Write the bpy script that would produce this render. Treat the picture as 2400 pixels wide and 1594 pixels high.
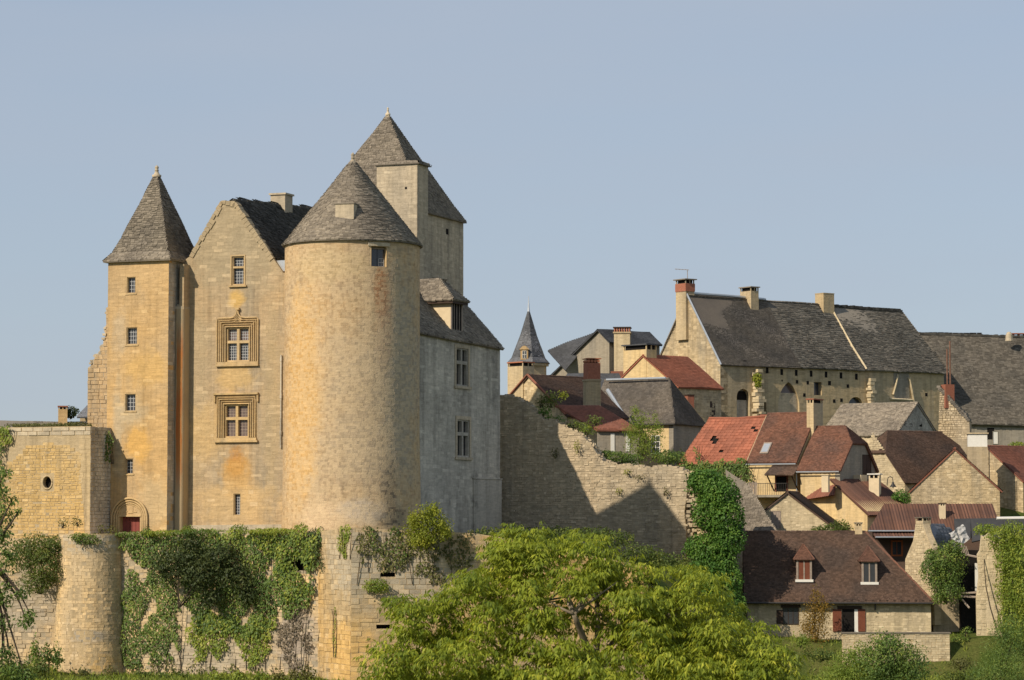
import bpy, math, random
import numpy as np
from mathutils import Vector, Matrix
from mathutils.geometry import tessellate_polygon
R = math.radians
rng = random.Random(11)

# ------------------------------------------------------------------ camera, sky, sun, exposure
F, HOR, CZ = 6550.0, 1220.0, 20.0            # focal length in photo pixels, horizon row, eye height
PITCH = math.atan((HOR - 797.0) / F)
SUN_AZ, SUN_EL = 46.0, 36.6                  # degrees left of the view axis (behind the camera), elevation
scene = bpy.context.scene
for o in list(bpy.data.objects):
    bpy.data.objects.remove(o)
COL = scene.collection
cam_d = bpy.data.cameras.new('camera'); cam = bpy.data.objects.new('camera', cam_d); COL.objects.link(cam)
cam.location = (0, 0, CZ); cam.rotation_euler = (R(90) + PITCH, 0, 0)
cam_d.sensor_fit = 'HORIZONTAL'; cam_d.sensor_width = 36.0; cam_d.lens = F * 36.0 / 2400.0
cam_d.clip_start = 0.5; cam_d.clip_end = 20000
scene.camera = cam
scene.render.resolution_x, scene.render.resolution_y = 1024, 680

world = bpy.data.worlds.new('World'); scene.world = world; world.use_nodes = True
wn = world.node_tree; wn.nodes.clear()
w_out = wn.nodes.new('ShaderNodeOutputWorld'); w_bg = wn.nodes.new('ShaderNodeBackground')
w_sky = wn.nodes.new('ShaderNodeTexSky'); w_sky.sky_type = 'NISHITA'; w_sky.sun_disc = False
w_sky.sun_elevation = R(SUN_EL)
to_sun = Vector((-math.sin(R(SUN_AZ)) * math.cos(R(SUN_EL)), -math.cos(R(SUN_AZ)) * math.cos(R(SUN_EL)), math.sin(R(SUN_EL))))
w_sky.sun_rotation = math.atan2(to_sun.x, to_sun.y)
w_sky.altitude = 200; w_sky.air_density = 1.0; w_sky.dust_density = 0.6; w_sky.ozone_density = 3.0
w_bg.inputs['Strength'].default_value = 0.105
w_mix = wn.nodes.new('ShaderNodeMix'); w_mix.data_type = 'RGBA'; w_mix.inputs[0].default_value = 0.75     # even high haze over the whole dome
w_tc = wn.nodes.new('ShaderNodeTexCoord'); w_mp = wn.nodes.new('ShaderNodeMapping'); w_mp.inputs['Scale'].default_value = (3.0, 3.0, 16.0)
w_nz = wn.nodes.new('ShaderNodeTexNoise'); w_nz.inputs['Scale'].default_value = 1.6; w_nz.inputs['Detail'].default_value = 5
w_mr = wn.nodes.new('ShaderNodeMapRange'); w_mr.inputs[1].default_value = .3; w_mr.inputs[2].default_value = .7; w_mr.inputs[3].default_value = .66; w_mr.inputs[4].default_value = .84
wn.links.new(w_tc.outputs['Generated'], w_mp.inputs[0]); wn.links.new(w_mp.outputs[0], w_nz.inputs['Vector']); wn.links.new(w_nz.outputs[0], w_mr.inputs[0]); wn.links.new(w_mr.outputs[0], w_mix.inputs[0])
w_mix.inputs[7].default_value = (4.15, 4.72, 5.62, 1)
wn.links.new(w_sky.outputs[0], w_mix.inputs[6]); wn.links.new(w_mix.outputs[2], w_bg.inputs[0]); wn.links.new(w_bg.outputs[0], w_out.inputs[0])
sun_d = bpy.data.lights.new('sun', 'SUN'); sun_d.energy = 4.7; sun_d.angle = R(0.55); sun_d.color = (1.0, 0.87, 0.69)
sun = bpy.data.objects.new('sun', sun_d); COL.objects.link(sun)
sun.rotation_euler = to_sun.to_track_quat('Z', 'Y').to_euler(); sun.location = (-60, 60, 120)
scene.view_settings.view_transform = 'Standard'; scene.view_settings.look = 'None'
scene.view_settings.exposure = 0.0; scene.view_settings.gamma = 1.0; scene.view_settings.use_curve_mapping = False

# ------------------------------------------------------------------ surveying helpers
_fwd = Vector((0, math.cos(PITCH), math.sin(PITCH))); _up = Vector((0, -math.sin(PITCH), math.cos(PITCH)))
def ray(px, py):
    return Vector((1, 0, 0)) * ((px - 1200.0) / F) + _up * ((797.0 - py) / F) + _fwd
def at(px, py, Y):
    d = ray(px, py); d = d * (Y / d.y); return Vector((d.x, d.y, d.z + CZ))
class Fr:
    """a level building frame: u along the front (to the right), v backwards, z up"""
    def __init__(s, px, Y, deg):
        p = at(px, HOR, Y); s.O = Vector((p.x, p.y, 0)); a = R(deg)
        s.U = Vector((math.cos(a), math.sin(a), 0)); s.V = Vector((-math.sin(a), math.cos(a), 0)); s.Z = Vector((0, 0, 1))
    def P(s, u, v, z): return s.O + s.U * u + s.V * v + s.Z * z
    def _hit(s, px, py, n, c):
        d = ray(px, py); o = Vector((0, 0, CZ))
        t = (c - (o - s.O).dot(n)) / d.dot(n); return o + d * t
    def uz(s, px, py, v=0.0):
        p = s._hit(px, py, s.V, v); return ((p - s.O).dot(s.U), p.z)
    def vz(s, px, py, u=0.0):
        p = s._hit(px, py, s.U, u); return ((p - s.O).dot(s.V), p.z)
    def face_v(s, v=0.0, sign=-1):
        """map (a, z, outward) on the plane v = const (sign -1 faces the camera)"""
        return lambda a, z, d=0.0: s.P(a, v + sign * d, z)
    def face_u(s, u=0.0, sign=1):
        return lambda a, z, d=0.0: s.P(u + sign * d, a, z)

# ------------------------------------------------------------------ mesh helpers
class MB:
    def __init__(s): s.v = []; s.f = []; s.r = []
    def add(s, vs, fs, r=0.5):
        b = len(s.v); s.v.extend([tuple(p) for p in vs]); s.f.extend([tuple(b + i for i in f) for f in fs]); s.r.extend([r] * len(fs)); return s
    def quad(s, a, b, c, d, r=0.5): return s.add([a, b, c, d], [(0, 1, 2, 3)], r)
    def hexa(s, p, r=0.5):          # 8 points: bottom ring 0-3, top ring 4-7
        return s.add(p, [(0, 3, 2, 1), (4, 5, 6, 7), (0, 1, 5, 4), (1, 2, 6, 5), (2, 3, 7, 6), (3, 0, 4, 7)], r)
    def box(s, fr, u0, u1, v0, v1, z0, z1, r=0.5):
        P = fr.P
        return s.hexa([P(u0, v0, z0), P(u1, v0, z0), P(u1, v1, z0), P(u0, v1, z0), P(u0, v0, z1), P(u1, v0, z1), P(u1, v1, z1), P(u0, v1, z1)], r)
    def fbox(s, m, a0, a1, z0, z1, d0, d1, r=0.5):   # box on a mapped face, from depth d0 to d1
        return s.hexa([m(a0, z0, d1), m(a1, z0, d1), m(a1, z0, d0), m(a0, z0, d0), m(a0, z1, d1), m(a1, z1, d1), m(a1, z1, d0), m(a0, z1, d0)], r)
    def prism(s, pts, ext, r=0.5, holes=()):
        """planar polygon (with holes) pushed along ext; holes get reveals"""
        loops = [[Vector(p) for p in pts]] + [[Vector(p) for p in h] for h in holes]
        tri = tessellate_polygon(loops); flat = [p for l in loops for p in l]; n = len(flat); ext = Vector(ext)
        fs = [tuple(t) for t in tri] + [tuple(n + i for i in reversed(t)) for t in tri]; k = 0
        for l in loops:
            m = len(l)
            for i in range(m):
                j = (i + 1) % m; fs.append((k + i, k + j, n + k + j, n + k + i))
            k += m
        return s.add(flat + [p + ext for p in flat], fs, r)
    def tube(s, path, rad, n=6, r=0.5, cap=True):
        path = [Vector(p) for p in path]; b = len(s.v); rings = []
        rad = rad if isinstance(rad, (list, tuple)) else [rad] * len(path)
        prev = None
        for i, p in enumerate(path):
            t = (path[min(i + 1, len(path) - 1)] - path[max(i - 1, 0)]).normalized()
            a = prev if prev is not None else (Vector((0, 0, 1)) if abs(t.z) < 0.9 else Vector((1, 0, 0)))
            x = (a - t * a.dot(t)).normalized(); y = t.cross(x); prev = x
            for k in range(n):
                q = 2 * math.pi * k / n; s.v.append(tuple(p + (x * math.cos(q) + y * math.sin(q)) * rad[i]))
        for i in range(len(path) - 1):
            for k in range(n):
                k2 = (k + 1) % n; s.f.append((b + i * n + k, b + i * n + k2, b + (i + 1) * n + k2, b + (i + 1) * n + k)); s.r.append(r)
        if cap:
            s.f.append(tuple(b + k for k in reversed(range(n)))); s.r.append(r)
            e = b + (len(path) - 1) * n; s.f.append(tuple(e + k for k in range(n))); s.r.append(r)
        return s
    def lathe(s, c, prof, n=24, r=0.5, a0=0.0, a1=2 * math.pi):
        """prof: list of (radius, z) from bottom to top round the vertical axis through c"""
        b = len(s.v); full = abs(a1 - a0 - 2 * math.pi) < 1e-6; m = n if full else n + 1
        for (ra, z) in prof:
            for k in range(m):
                q = a0 + (a1 - a0) * k / n; s.v.append((c.x + ra * math.cos(q), c.y + ra * math.sin(q), z))
        for i in range(len(prof) - 1):
            for k in range(n):
                k2 = (k + 1) % m; s.f.append((b + i * m + k, b + i * m + k2, b + (i + 1) * m + k2, b + (i + 1) * m + k)); s.r.append(r)
        return s
    def build(s, name, mat, parent=None, smooth=False, kind=None, label=None):
        me = bpy.data.meshes.new(name); me.from_pydata(s.v, [], s.f); me.update()
        at_ = me.attributes.new('rnd', 'FLOAT', 'FACE'); at_.data.foreach_set('value', np.array(s.r, dtype=np.float32))
        if smooth: me.polygons.foreach_set('use_smooth', np.ones(len(me.polygons), dtype=bool))
        me.materials.append(mat); o = bpy.data.objects.new(name, me); COL.objects.link(o)
        if parent is not None: adopt(o, parent)
        if kind: o['kind'] = kind
        if label: o['label'] = label
        return o
def adopt(o, parent):
    o.parent = parent
    o.matrix_parent_inverse = Matrix.Translation(-parent.location) if parent.parent is None else Matrix.Identity(4)
def mesh_arrays(name, V, Fc, rnd, mat, parent=None, kind=None):
    """V (n,3); Fc (m,4) quads; rnd (m,)"""
    me = bpy.data.meshes.new(name); n, m = len(V), len(Fc)
    me.vertices.add(n); me.vertices.foreach_set('co', V.astype(np.float32).ravel())
    me.loops.add(m * 4); me.loops.foreach_set('vertex_index', Fc.astype(np.int32).ravel())
    me.polygons.add(m); me.polygons.foreach_set('loop_start', (np.arange(m) * 4).astype(np.int32))
    me.update(calc_edges=True); me.validate()
    at_ = me.attributes.new('rnd', 'FLOAT', 'FACE'); at_.data.foreach_set('value', rnd.astype(np.float32))
    me.materials.append(mat); o = bpy.data.objects.new(name, me); COL.objects.link(o)
    if parent is not None: adopt(o, parent)
    if kind: o['kind'] = kind
    return o
def thing(name, label, cat, loc, group=None):
    o = bpy.data.objects.new(name, None); COL.objects.link(o); o.location = loc; o.empty_display_size = 0.5
    return tag(o, label, cat, group)
def tag(o, label, cat, group=None, kind=None):
    o['label'] = label; o['category'] = cat
    if group: o['group'] = group
    if kind: o['kind'] = kind
    return o

# ------------------------------------------------------------------ materials
class NT:
    def __init__(s, name):
        s.m = bpy.data.materials.new(name); s.m.use_nodes = True; s.t = s.m.node_tree; s.t.nodes.clear()
        s.out = s.t.nodes.new('ShaderNodeOutputMaterial'); s.pos = None
    def node(s, ty, **kw):
        n = s.t.nodes.new(ty)
        for k, v in kw.items(): setattr(n, k, v)
        return n
    def link(s, a, b): s.t.links.new(a, b)
    def put(s, sock, val):
        if isinstance(val, bpy.types.NodeSocket): s.link(val, sock)
        elif isinstance(val, (tuple, list)) and len(val) == 3 and sock.type == 'RGBA': sock.default_value = (*val, 1)
        else: sock.default_value = val
    def position(s):
        if s.pos is None: s.pos = s.node('ShaderNodeNewGeometry').outputs['Position']
        return s.pos
    def scaled(s, vec):
        n = s.node('ShaderNodeVectorMath', operation='MULTIPLY'); s.put(n.inputs[0], s.position()); n.inputs[1].default_value = vec; return n.outputs[0]
    def noise(s, scale, detail=4, rough=0.6, vec=None):
        n = s.node('ShaderNodeTexNoise'); s.put(n.inputs['Vector'], vec if vec is not None else s.position())
        n.inputs['Scale'].default_value = scale; n.inputs['Detail'].default_value = detail; n.inputs['Roughness'].default_value = rough; return n.outputs[0]
    def ramp(s, fac, lo, hi, a=0.0, b=1.0):
        n = s.node('ShaderNodeMapRange'); n.clamp = True; s.put(n.inputs[0], fac)
        n.inputs[1].default_value = lo; n.inputs[2].default_value = hi; n.inputs[3].default_value = a; n.inputs[4].default_value = b; return n.outputs[0]
    def math(s, op, a, b=0.0):
        n = s.node('ShaderNodeMath', operation=op); s.put(n.inputs[0], a); s.put(n.inputs[1], b); return n.outputs[0]
    def mix(s, fac, a, b, mode='MIX'):
        n = s.node('ShaderNodeMix', data_type='RGBA', blend_type=mode); s.put(n.inputs[0], fac); s.put(n.inputs[6], a); s.put(n.inputs[7], b); return n.outputs[2]
    def gain(s, col, g):
        n = s.node('ShaderNodeVectorMath', operation='SCALE'); s.put(n.inputs[0], col); s.put(n.inputs['Scale'], g); return n.outputs[0]
    def rnd(s):
        a = s.node('ShaderNodeAttribute', attribute_name='rnd').outputs['Fac']; o = s.node('ShaderNodeObjectInfo').outputs['Random']
        return s.math('FRACT', s.math('ADD', a, o))
    def z(s):
        n = s.node('ShaderNodeSeparateXYZ'); s.put(n.inputs[0], s.position()); return n.outputs[2]
    def finish(s, col, rough=0.9, spec=0.15, bump=None, bstr=0.4, bdist=0.03, metal=0.0):
        b = s.node('ShaderNodeBsdfPrincipled'); s.put(b.inputs['Base Color'], col); s.put(b.inputs['Roughness'], rough)
        b.inputs['Specular IOR Level'].default_value = spec; b.inputs['Metallic'].default_value = metal
        if bump is not None:
            n = s.node('ShaderNodeBump'); n.inputs['Strength'].default_value = bstr; n.inputs['Distance'].default_value = bdist
            s.put(n.inputs['Height'], bump); s.link(n.outputs[0], b.inputs['Normal'])
        s.link(b.outputs[0], s.out.inputs[0]); s.bsdf = b; return s.m
def stone_mat(name, a, b, c, d=None, var=0.35, p_lo=.40, p_hi=.62, g_lo=.5, g_hi=.72, g_amt=.8, dark=None, dk=(.62, .75), bstr=.5, seed=0.0, stains=(), runs=.70):
    """a: main, b: second tint in big patches, c: grey weathering in runs down the wall, d: pale odd stones, dark: black lichen"""
    t = NT(name); raw = t.position(); sv = t.node('ShaderNodeVectorMath', operation='ADD'); t.put(sv.inputs[0], raw); sv.inputs[1].default_value = (seed, seed * .7, seed * 1.3)
    t.pos = sv.outputs[0]
    col = t.mix(t.ramp(t.noise(.16, 6, .62), p_lo, p_hi), a, b)
    col = t.mix(t.ramp(t.noise(1.0, 7, .65, t.scaled((.55, .55, .11))), g_lo, g_hi, 0, g_amt), col, c)
    col = t.gain(col, t.ramp(t.noise(1.0, 5, .6, t.scaled((2.3, 2.3, .075))), .48, .74, 1.0, runs))     # rain runs
    wob = t.math('MULTIPLY', t.math('SUBTRACT', t.noise(1.1, 6, .65), .5), 1.7)
    for (cen, rad, sc, amt) in stains:        # local stains and washed patches, each with its own ragged outline
        a1 = t.node('ShaderNodeVectorMath', operation='SUBTRACT'); t.put(a1.inputs[0], raw); a1.inputs[1].default_value = cen
        a2 = t.node('ShaderNodeVectorMath', operation='MULTIPLY'); t.link(a1.outputs[0], a2.inputs[0]); a2.inputs[1].default_value = [1 / q for q in rad]
        a3 = t.node('ShaderNodeVectorMath', operation='LENGTH'); t.link(a2.outputs[0], a3.inputs[0])
        col = t.mix(t.ramp(t.math('ADD', a3.outputs['Value'], wob), .55, 1.1, amt, 0.0), col, sc)
    r = t.rnd()
    if d: col = t.mix(t.ramp(r, .90, 1.0, 0, .45), col, d)
    col = t.gain(col, t.ramp(r, 0, 1, 1 - var * .5, 1 + var * .5))
    n3 = t.noise(5.0, 6, .7); col = t.gain(col, t.ramp(n3, .25, .75, .87, 1.12))
    col = t.gain(col, t.ramp(t.noise(1.0, 5, .7, t.scaled((1.4, 1.4, 8.0))), .3, .7, .82, 1.14))     # thin bedding lines
    if dark: col = t.mix(t.ramp(t.noise(.5, 7, .7), dk[0], dk[1], 0, .75), col, dark)
    return t.finish(col, .92, .1, t.math('ADD', t.noise(9, 6, .7), t.math('MULTIPLY', t.noise(2.0, 4), .8)), bstr, .05)
def tile_mat(name, a, b, c, var=.5, lo=.42, hi=.62, lich=.62, rough=.85):
    """a/b tile tints, c lichen or pale growth"""
    t = NT(name); r = t.rnd()
    col = t.mix(t.ramp(t.noise(.35, 5), lo, hi), a, b)
    col = t.gain(col, t.ramp(r, 0, 1, 1 - var * .5, 1 + var * .5))
    col = t.mix(t.ramp(t.noise(3.0, 7, .75), lich, lich + .14, 0, .8), col, c)
    col = t.gain(col, t.ramp(t.noise(14, 4), .3, .7, .82, 1.18))
    return t.finish(col, rough, .2, t.noise(12, 5), .4, .02)
def plain_mat(name, col, rough=.7, spec=.3, n=.15, scale=6.0, metal=0.0, var=0.0):
    t = NT(name); c = t.gain(col_node(t, col), t.ramp(t.noise(scale, 5), .3, .7, 1 - n, 1 + n))
    if var: c = t.gain(c, t.ramp(t.rnd(), 0, 1, 1 - var * .5, 1 + var * .5))
    return t.finish(c, rough, spec, t.noise(scale * 3, 4), .15, .01, metal)
def col_node(t, c):
    n = t.node('ShaderNodeRGB'); n.outputs[0].default_value = (*c, 1); return n.outputs[0]
def leaf_mat(name, cols, trans=.35, big=.4):
    """cols: three tints picked per leaf, drifting with a slow noise over the plant"""
    t = NT(name); r = t.rnd()
    f = t.math('ADD', t.math('MULTIPLY', r, .5), t.ramp(t.noise(big * 1.6, 5), .36, .64, 0, .5))
    col = t.mix(t.ramp(f, .15, .55), cols[0], cols[1]); col = t.mix(t.ramp(f, .6, .95), col, cols[2])
    b = t.node('ShaderNodeBsdfPrincipled'); t.put(b.inputs['Base Color'], col); b.inputs['Roughness'].default_value = .55; b.inputs['Specular IOR Level'].default_value = .25
    tr = t.node('ShaderNodeBsdfTranslucent'); t.put(tr.inputs[0], t.mix(.5, col, (cols[2][0] * 1.3, cols[2][1] * 1.3, cols[2][2] * .8)))
    mx = t.node('ShaderNodeMixShader'); mx.inputs[0].default_value = trans; t.link(b.outputs[0], mx.inputs[1]); t.link(tr.outputs[0], mx.inputs[2])
    t.link(mx.outputs[0], t.out.inputs[0]); return t.m

M = {}
ST_C = [(at(540, 560, 200), (5.5, 5, 4.2), (.385, .315, .205), .75), (at(455, 900, 200), (1.2, 3, 9), (.42, .335, .21), .6), (at(640, 950, 200), (.8, 3, 8), (.40, .31, .18), .55), (at(552, 700, 200), (.7, 2, .7), (.62, .40, .13), .8),
        (at(550, 880, 200), (1.6, 2, 1.2), (.60, .41, .18), .7), (at(552, 1085, 200), (.75, 2, 1.2), (.47, .215, .055), .85), (at(552, 1115, 200), (1.3, 2, 1.9), (.56, .33, .11), .7), (at(550, 1180, 200), (4, 3, 1.7), (.62, .43, .21), .6), (at(480, 1010, 200), (2, 3, 2.5), (.60, .41, .18), .5)]
ST_T = [(at(320, 1040, 200), (1.0, 3, 1.5), (.66, .40, .13), .9), (at(300, 960, 200), (1.3, 3, 1.2), (.50, .41, .27), .7), (at(270, 1000, 200), (.5, 3, 4.5), (.50, .40, .26), .8), (at(330, 640, 200), (2.8, 3, 1.0), (.62, .43, .22), .6), (at(275, 780, 200), (.7, 3, 2), (.50, .40, .27), .6), (at(360, 1180, 200), (1.6, 3, 2.2), (.54, .42, .25), .6), (at(340, 860, 200), (2, 3, 1.6), (.64, .41, .15), .6)]
ST_R = [(at(935, 880, 196.5), (1.7, 5, 10), (.38, .335, .265), .85), (at(893, 680, 194), (.55, 2, 2.6), (.34, .15, .065), .75), (at(900, 760, 194), (.7, 2, 4.0), (.40, .25, .15), .6), (at(912, 1140, 194), (.6, 2, 2.3), (.10, .085, .07), .8), (at(925, 1215, 194), (1.6, 2, .8), (.10, .09, .075), .85), (at(700, 900, 194), (1.9, 3, 8), (.62, .385, .15), .8), (at(860, 950, 194), (3.0, 3, 7), (.44, .355, .245), .6),
        (at(760, 1210, 193), (3.2, 3, 1.3), (.62, .46, .29), .8), (at(850, 1200, 193), (2.0, 3, 1.0), (.52, .44, .34), .7), (at(760, 620, 193.5), (3.4, 3, 1.4), (.50, .38, .21), .6), (at(690, 1120, 194), (1.2, 3, 3), (.62, .39, .16), .6)]
M['castle'] = stone_mat('castle_stone', (.525, .365, .195), (.44, .34, .22), (.31, .265, .195), (.61, .475, .30), .16, .36, .66, .46, .68, .8, seed=3, stains=ST_C)
M['castle_hot'] = stone_mat('castle_orange_stone', (.575, .38, .175), (.515, .37, .21), (.42, .34, .225), (.66, .48, .25), .16, .42, .68, .52, .75, .7, seed=13, stains=ST_T)
M['tower'] = stone_mat('tower_stone', (.535, .36, .185), (.475, .355, .225), (.39, .32, .24), (.60, .46, .28), .08, .36, .6, .56, .78, .6, seed=21, stains=ST_R)
M['wing'] = stone_mat('wing_grey_stone', (.585, .535, .445), (.48, .44, .37), (.31, .285, .24), (.64, .59, .49), .22, .4, .6, .44, .62, .85, dark=(.12, .115, .10), dk=(.58, .74), seed=7, runs=.86)
M['keep'] = stone_mat('keep_grey_stone', (.54, .45, .32), (.46, .39, .285), (.34, .295, .225), (.60, .51, .37), .18, .4, .6, .45, .65, .7, seed=31)
M['mould'] = stone_mat('carved_stone', (.58, .41, .20), (.52, .38, .21), (.36, .31, .22), None, .12, bstr=.25, seed=2)
M['mortar'] = stone_mat('mortar', (.54, .40, .22), (.48, .37, .225), (.37, .31, .22), None, .1, seed=5)
M['mortar_grey'] = stone_mat('grey_mortar', (.44, .36, .245), (.39, .33, .235), (.30, .265, .2), None, .1, seed=9)
M['curtain'] = stone_mat('curtain_stone', (.52, .42, .285), (.45, .375, .265), (.33, .29, .225), (.60, .51, .37), .35, .4, .6, .45, .65, .75, dark=(.10, .095, .08), dk=(.60, .78), seed=17)
ST_H = [(at(930, 1320, 187), (7, 4, 3.2), (.42, .37, .285), .85), (at(785, 1290, 188.5), (1.8, 4, 2.4), (.46, .385, .27), .75), (at(800, 1530, 187.5), (3, 4, 2.6), (.66, .42, .15), .7)]
ST_B = [(at(215, 1272, 195), (3, 4, 1.0), (.42, .37, .285), .8), (at(60, 1420, 199), (2.8, 4, 3), (.40, .355, .285), .8), (at(690, 1500, 191.5), (1.8, 4, 2.8), (.38, .325, .275), .85), (at(215, 1492, 195), (1.6, 3, .5), (.36, .32, .26), .8), (at(480, 1540, 194), (6, 4, 1.4), (.42, .37, .29), .7), (at(285, 1420, 195), (.5, 3, 4), (.40, .36, .28), .7), (at(240, 1560, 194), (1.5, 3, .8), (.62, .40, .15), .7)]
M['retain'] = stone_mat('terrace_stone', (.68, .49, .26), (.60, .455, .27), (.46, .38, .265), (.72, .56, .36), .22, .4, .6, .45, .68, .8, seed=23, stains=ST_B)
M['retain_hot'] = stone_mat('terrace_orange_ashlar', (.58, .375, .15), (.48, .36, .205), (.36, .31, .235), (.62, .47, .27), .3, .42, .6, .55, .72, .7, seed=29, stains=ST_H)
M['outb'] = stone_mat('outbuilding_rubble', (.58, .395, .165), (.51, .38, .205), (.43, .35, .23), (.64, .48, .26), .22, .42, .62, .52, .72, .7, seed=33)
M['render'] = stone_mat('weathered_render', (.54, .41, .235), (.48, .38, .24), (.35, .29, .205), None, .1, seed=37)
M['lauze'] = tile_mat('stone_slates', (.245, .21, .165), (.185, .16, .13), (.36, .32, .25), .62)
M['lauze_far'] = tile_mat('hall_stone_slates', (.19, .168, .138), (.142, .129, .109), (.30, .27, .21), .65, lich=.6)
M['lauze_barn'] = tile_mat('barn_stone_slates', (.14, .124, .102), (.105, .096, .082), (.25, .22, .17), .65, lich=.61)
M['lauze_dark'] = tile_mat('dark_stone_slates', (.085, .08, .07), (.06, .058, .052), (.20, .185, .15), .7)  # shaded copy of the stone slates for the main roof; also ridge stones
# ------------------------------------------------------------------ more materials
M['slate'] = tile_mat('blue_slates', (.075, .078, .085), (.055, .057, .062), (.15, .15, .145), .4, lich=.66, rough=.6)
M['slate_lit'] = tile_mat('sunlit_blue_slates', (.17, .175, .19), (.13, .135, .15), (.25, .25, .24), .35, rough=.5)  # paler copy of the blue slates, sunlight put into the colour
M['slate_brown'] = tile_mat('brown_grey_slates', (.145, .124, .102), (.105, .093, .082), (.19, .17, .135), .45, lich=.64)
M['brown'] = tile_mat('brown_plain_tiles', (.135, .068, .046), (.095, .052, .040), (.17, .10, .065), .5, lich=.66)
M['brown_dk'] = tile_mat('dark_brown_tiles', (.105, .066, .048), (.074, .052, .042), (.17, .12, .08), .55, lich=.64)
M['russet'] = tile_mat('russet_tiles', (.165, .078, .052), (.108, .061, .047), (.23, .145, .09), .55, lich=.6)
M['red'] = tile_mat('red_tiles', (.345, .125, .075), (.275, .105, .066), (.30, .17, .10), .35, lich=.68)
M['red_dull'] = tile_mat('dull_red_tiles', (.25, .10, .066), (.195, .085, .06), (.26, .16, .10), .35, lich=.66)
M['yellow'] = stone_mat('yellow_render', (.66, .49, .25), (.60, .46, .26), (.50, .40, .25), None, .1, bstr=.2, seed=41)
M['cream'] = plain_mat('cream_render', (.66, .54, .36), .85, .1, .08, 3)
M['white'] = plain_mat('white_paint', (.72, .70, .64), .6, .2, .06, 4)
M['grey_render'] = stone_mat('grey_render', (.34, .295, .225), (.30, .27, .22), (.22, .205, .175), None, .1, seed=43)
M['village'] = stone_mat('village_stone', (.54, .42, .25), (.47, .385, .26), (.36, .315, .235), (.62, .53, .37), .38, seed=47)
M['village_pale'] = stone_mat('pale_village_stone', (.60, .49, .31), (.54, .45, .30), (.44, .37, .26), (.68, .58, .41), .3, seed=53)
M['hall'] = stone_mat('hall_stone', (.50, .385, .225), (.42, .34, .225), (.32, .28, .21), (.60, .50, .33), .35, seed=57)
M['hall_front'] = stone_mat('hall_front_render', (.47, .365, .215), (.41, .335, .22), (.33, .285, .21), None, .2, seed=59)
M['brick'] = plain_mat('red_brick', (.31, .125, .08), .85, .1, .2, 8, var=.3)
M['wood_dk'] = plain_mat('dark_wood', (.055, .036, .026), .7, .2, .25, 5)
M['wood_red'] = plain_mat('red_brown_wood', (.16, .052, .028), .6, .25, .15, 5)
M['door_red'] = plain_mat('oxblood_door', (.235, .06, .048), .6, .25, .12, 4)
M['wood_grey'] = plain_mat('grey_wood', (.30, .245, .20), .8, .15, .2, 5)
M['orange_wood'] = plain_mat('orange_wood', (.42, .11, .03), .6, .25, .12, 5)
M['zinc'] = plain_mat('zinc', (.50, .53, .56), .35, .5, .08, 3, .55)
M['iron'] = plain_mat('iron', (.03, .028, .026), .5, .4, .1, 8)
M['rust'] = plain_mat('rusty_pipe', (.17, .09, .06), .7, .3, .3, 4)
M['glass'] = plain_mat('window_glass', (.045, .048, .055), .12, .6, .1, 2)
M['glass_warm'] = plain_mat('curtained_glass', (.15, .11, .10), .2, .5, .12, 3)
M['lead'] = plain_mat('pale_glazing_bars', (.42, .43, .44), .6, .3, .1, 6)
M['dark'] = plain_mat('dark_interior', (.018, .016, .015), .95, .05, .2, 3)
M['blacksheet'] = plain_mat('black_sheeting', (.045, .045, .047), .55, .3, .15, 2)
M['clay'] = plain_mat('clay_pots', (.40, .16, .09), .8, .15, .2, 6)
M['tarp'] = plain_mat('silver_tarpaulin', (.42, .41, .39), .7, .3, .2, 2)
M['bark'] = plain_mat('grey_bark', (.23, .19, .14), .9, .1, .3, 5)
M['bark_pale'] = plain_mat('pale_bark', (.34, .29, .22), .9, .1, .3, 5)
M['bark_dk'] = plain_mat('dark_bark', (.07, .055, .04), .9, .1, .3, 5)
M['chestnut'] = leaf_mat('chestnut_leaf', ((.095, .145, .016), (.26, .31, .028), (.54, .53, .065)), .38, .9)
M['ivy'] = leaf_mat('ivy_leaf', ((0.069, 0.121, 0.031), (0.121, 0.191, 0.039), (0.264, 0.302, 0.055)), .25, .5)
M['ivy_bright'] = leaf_mat('bright_ivy_leaf', ((0.114, 0.181, 0.03), (0.221, 0.285, 0.04), (0.386, 0.396, 0.064)), .32, .6)
M['ivy_fresh'] = leaf_mat('fresh_ivy_leaf', ((0.048, 0.12, 0.022), (0.096, 0.2, 0.032), (0.184, 0.288, 0.048)), .28, .5)
M['shrub_dk'] = leaf_mat('dark_shrub_leaf', ((.030, .048, .018), (.058, .08, .026), (.11, .125, .036)), .2, .8)
M['shrub'] = leaf_mat('shrub_leaf', ((0.061, 0.099, 0.026), (0.109, 0.152, 0.032), (0.224, 0.24, 0.048)), .3, .6)
M['lime'] = leaf_mat('yellow_green_leaf', ((0.15, 0.195, 0.024), (0.255, 0.285, 0.033), (0.375, 0.375, 0.045)), .38, .6)
M['acacia'] = leaf_mat('pale_green_leaf', ((0.135, 0.203, 0.034), (0.216, 0.284, 0.047), (0.324, 0.365, 0.068)), .42, .6)
M['dry'] = leaf_mat('autumn_leaf', ((0.13, 0.111, 0.026), (0.247, 0.15, 0.026), (0.351, 0.221, 0.039)), .35, .8)
M['olive'] = leaf_mat('olive_creeper_leaf', ((0.081, 0.092, 0.031), (0.126, 0.129, 0.039), (0.196, 0.182, 0.056)), .28, .6)
M['dead'] = leaf_mat('dry_stems', ((.13, .10, .065), (.18, .145, .10), (.24, .20, .14)), .15, .8)
t = NT('grass_ground')
_col = t.mix(t.ramp(t.noise(.25, 5), .4, .6), (.055, .082, .016), (.10, .105, .03)); _col = t.gain(_col, t.ramp(t.noise(8, 6, .7), .3, .7, .6, 1.4))
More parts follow.
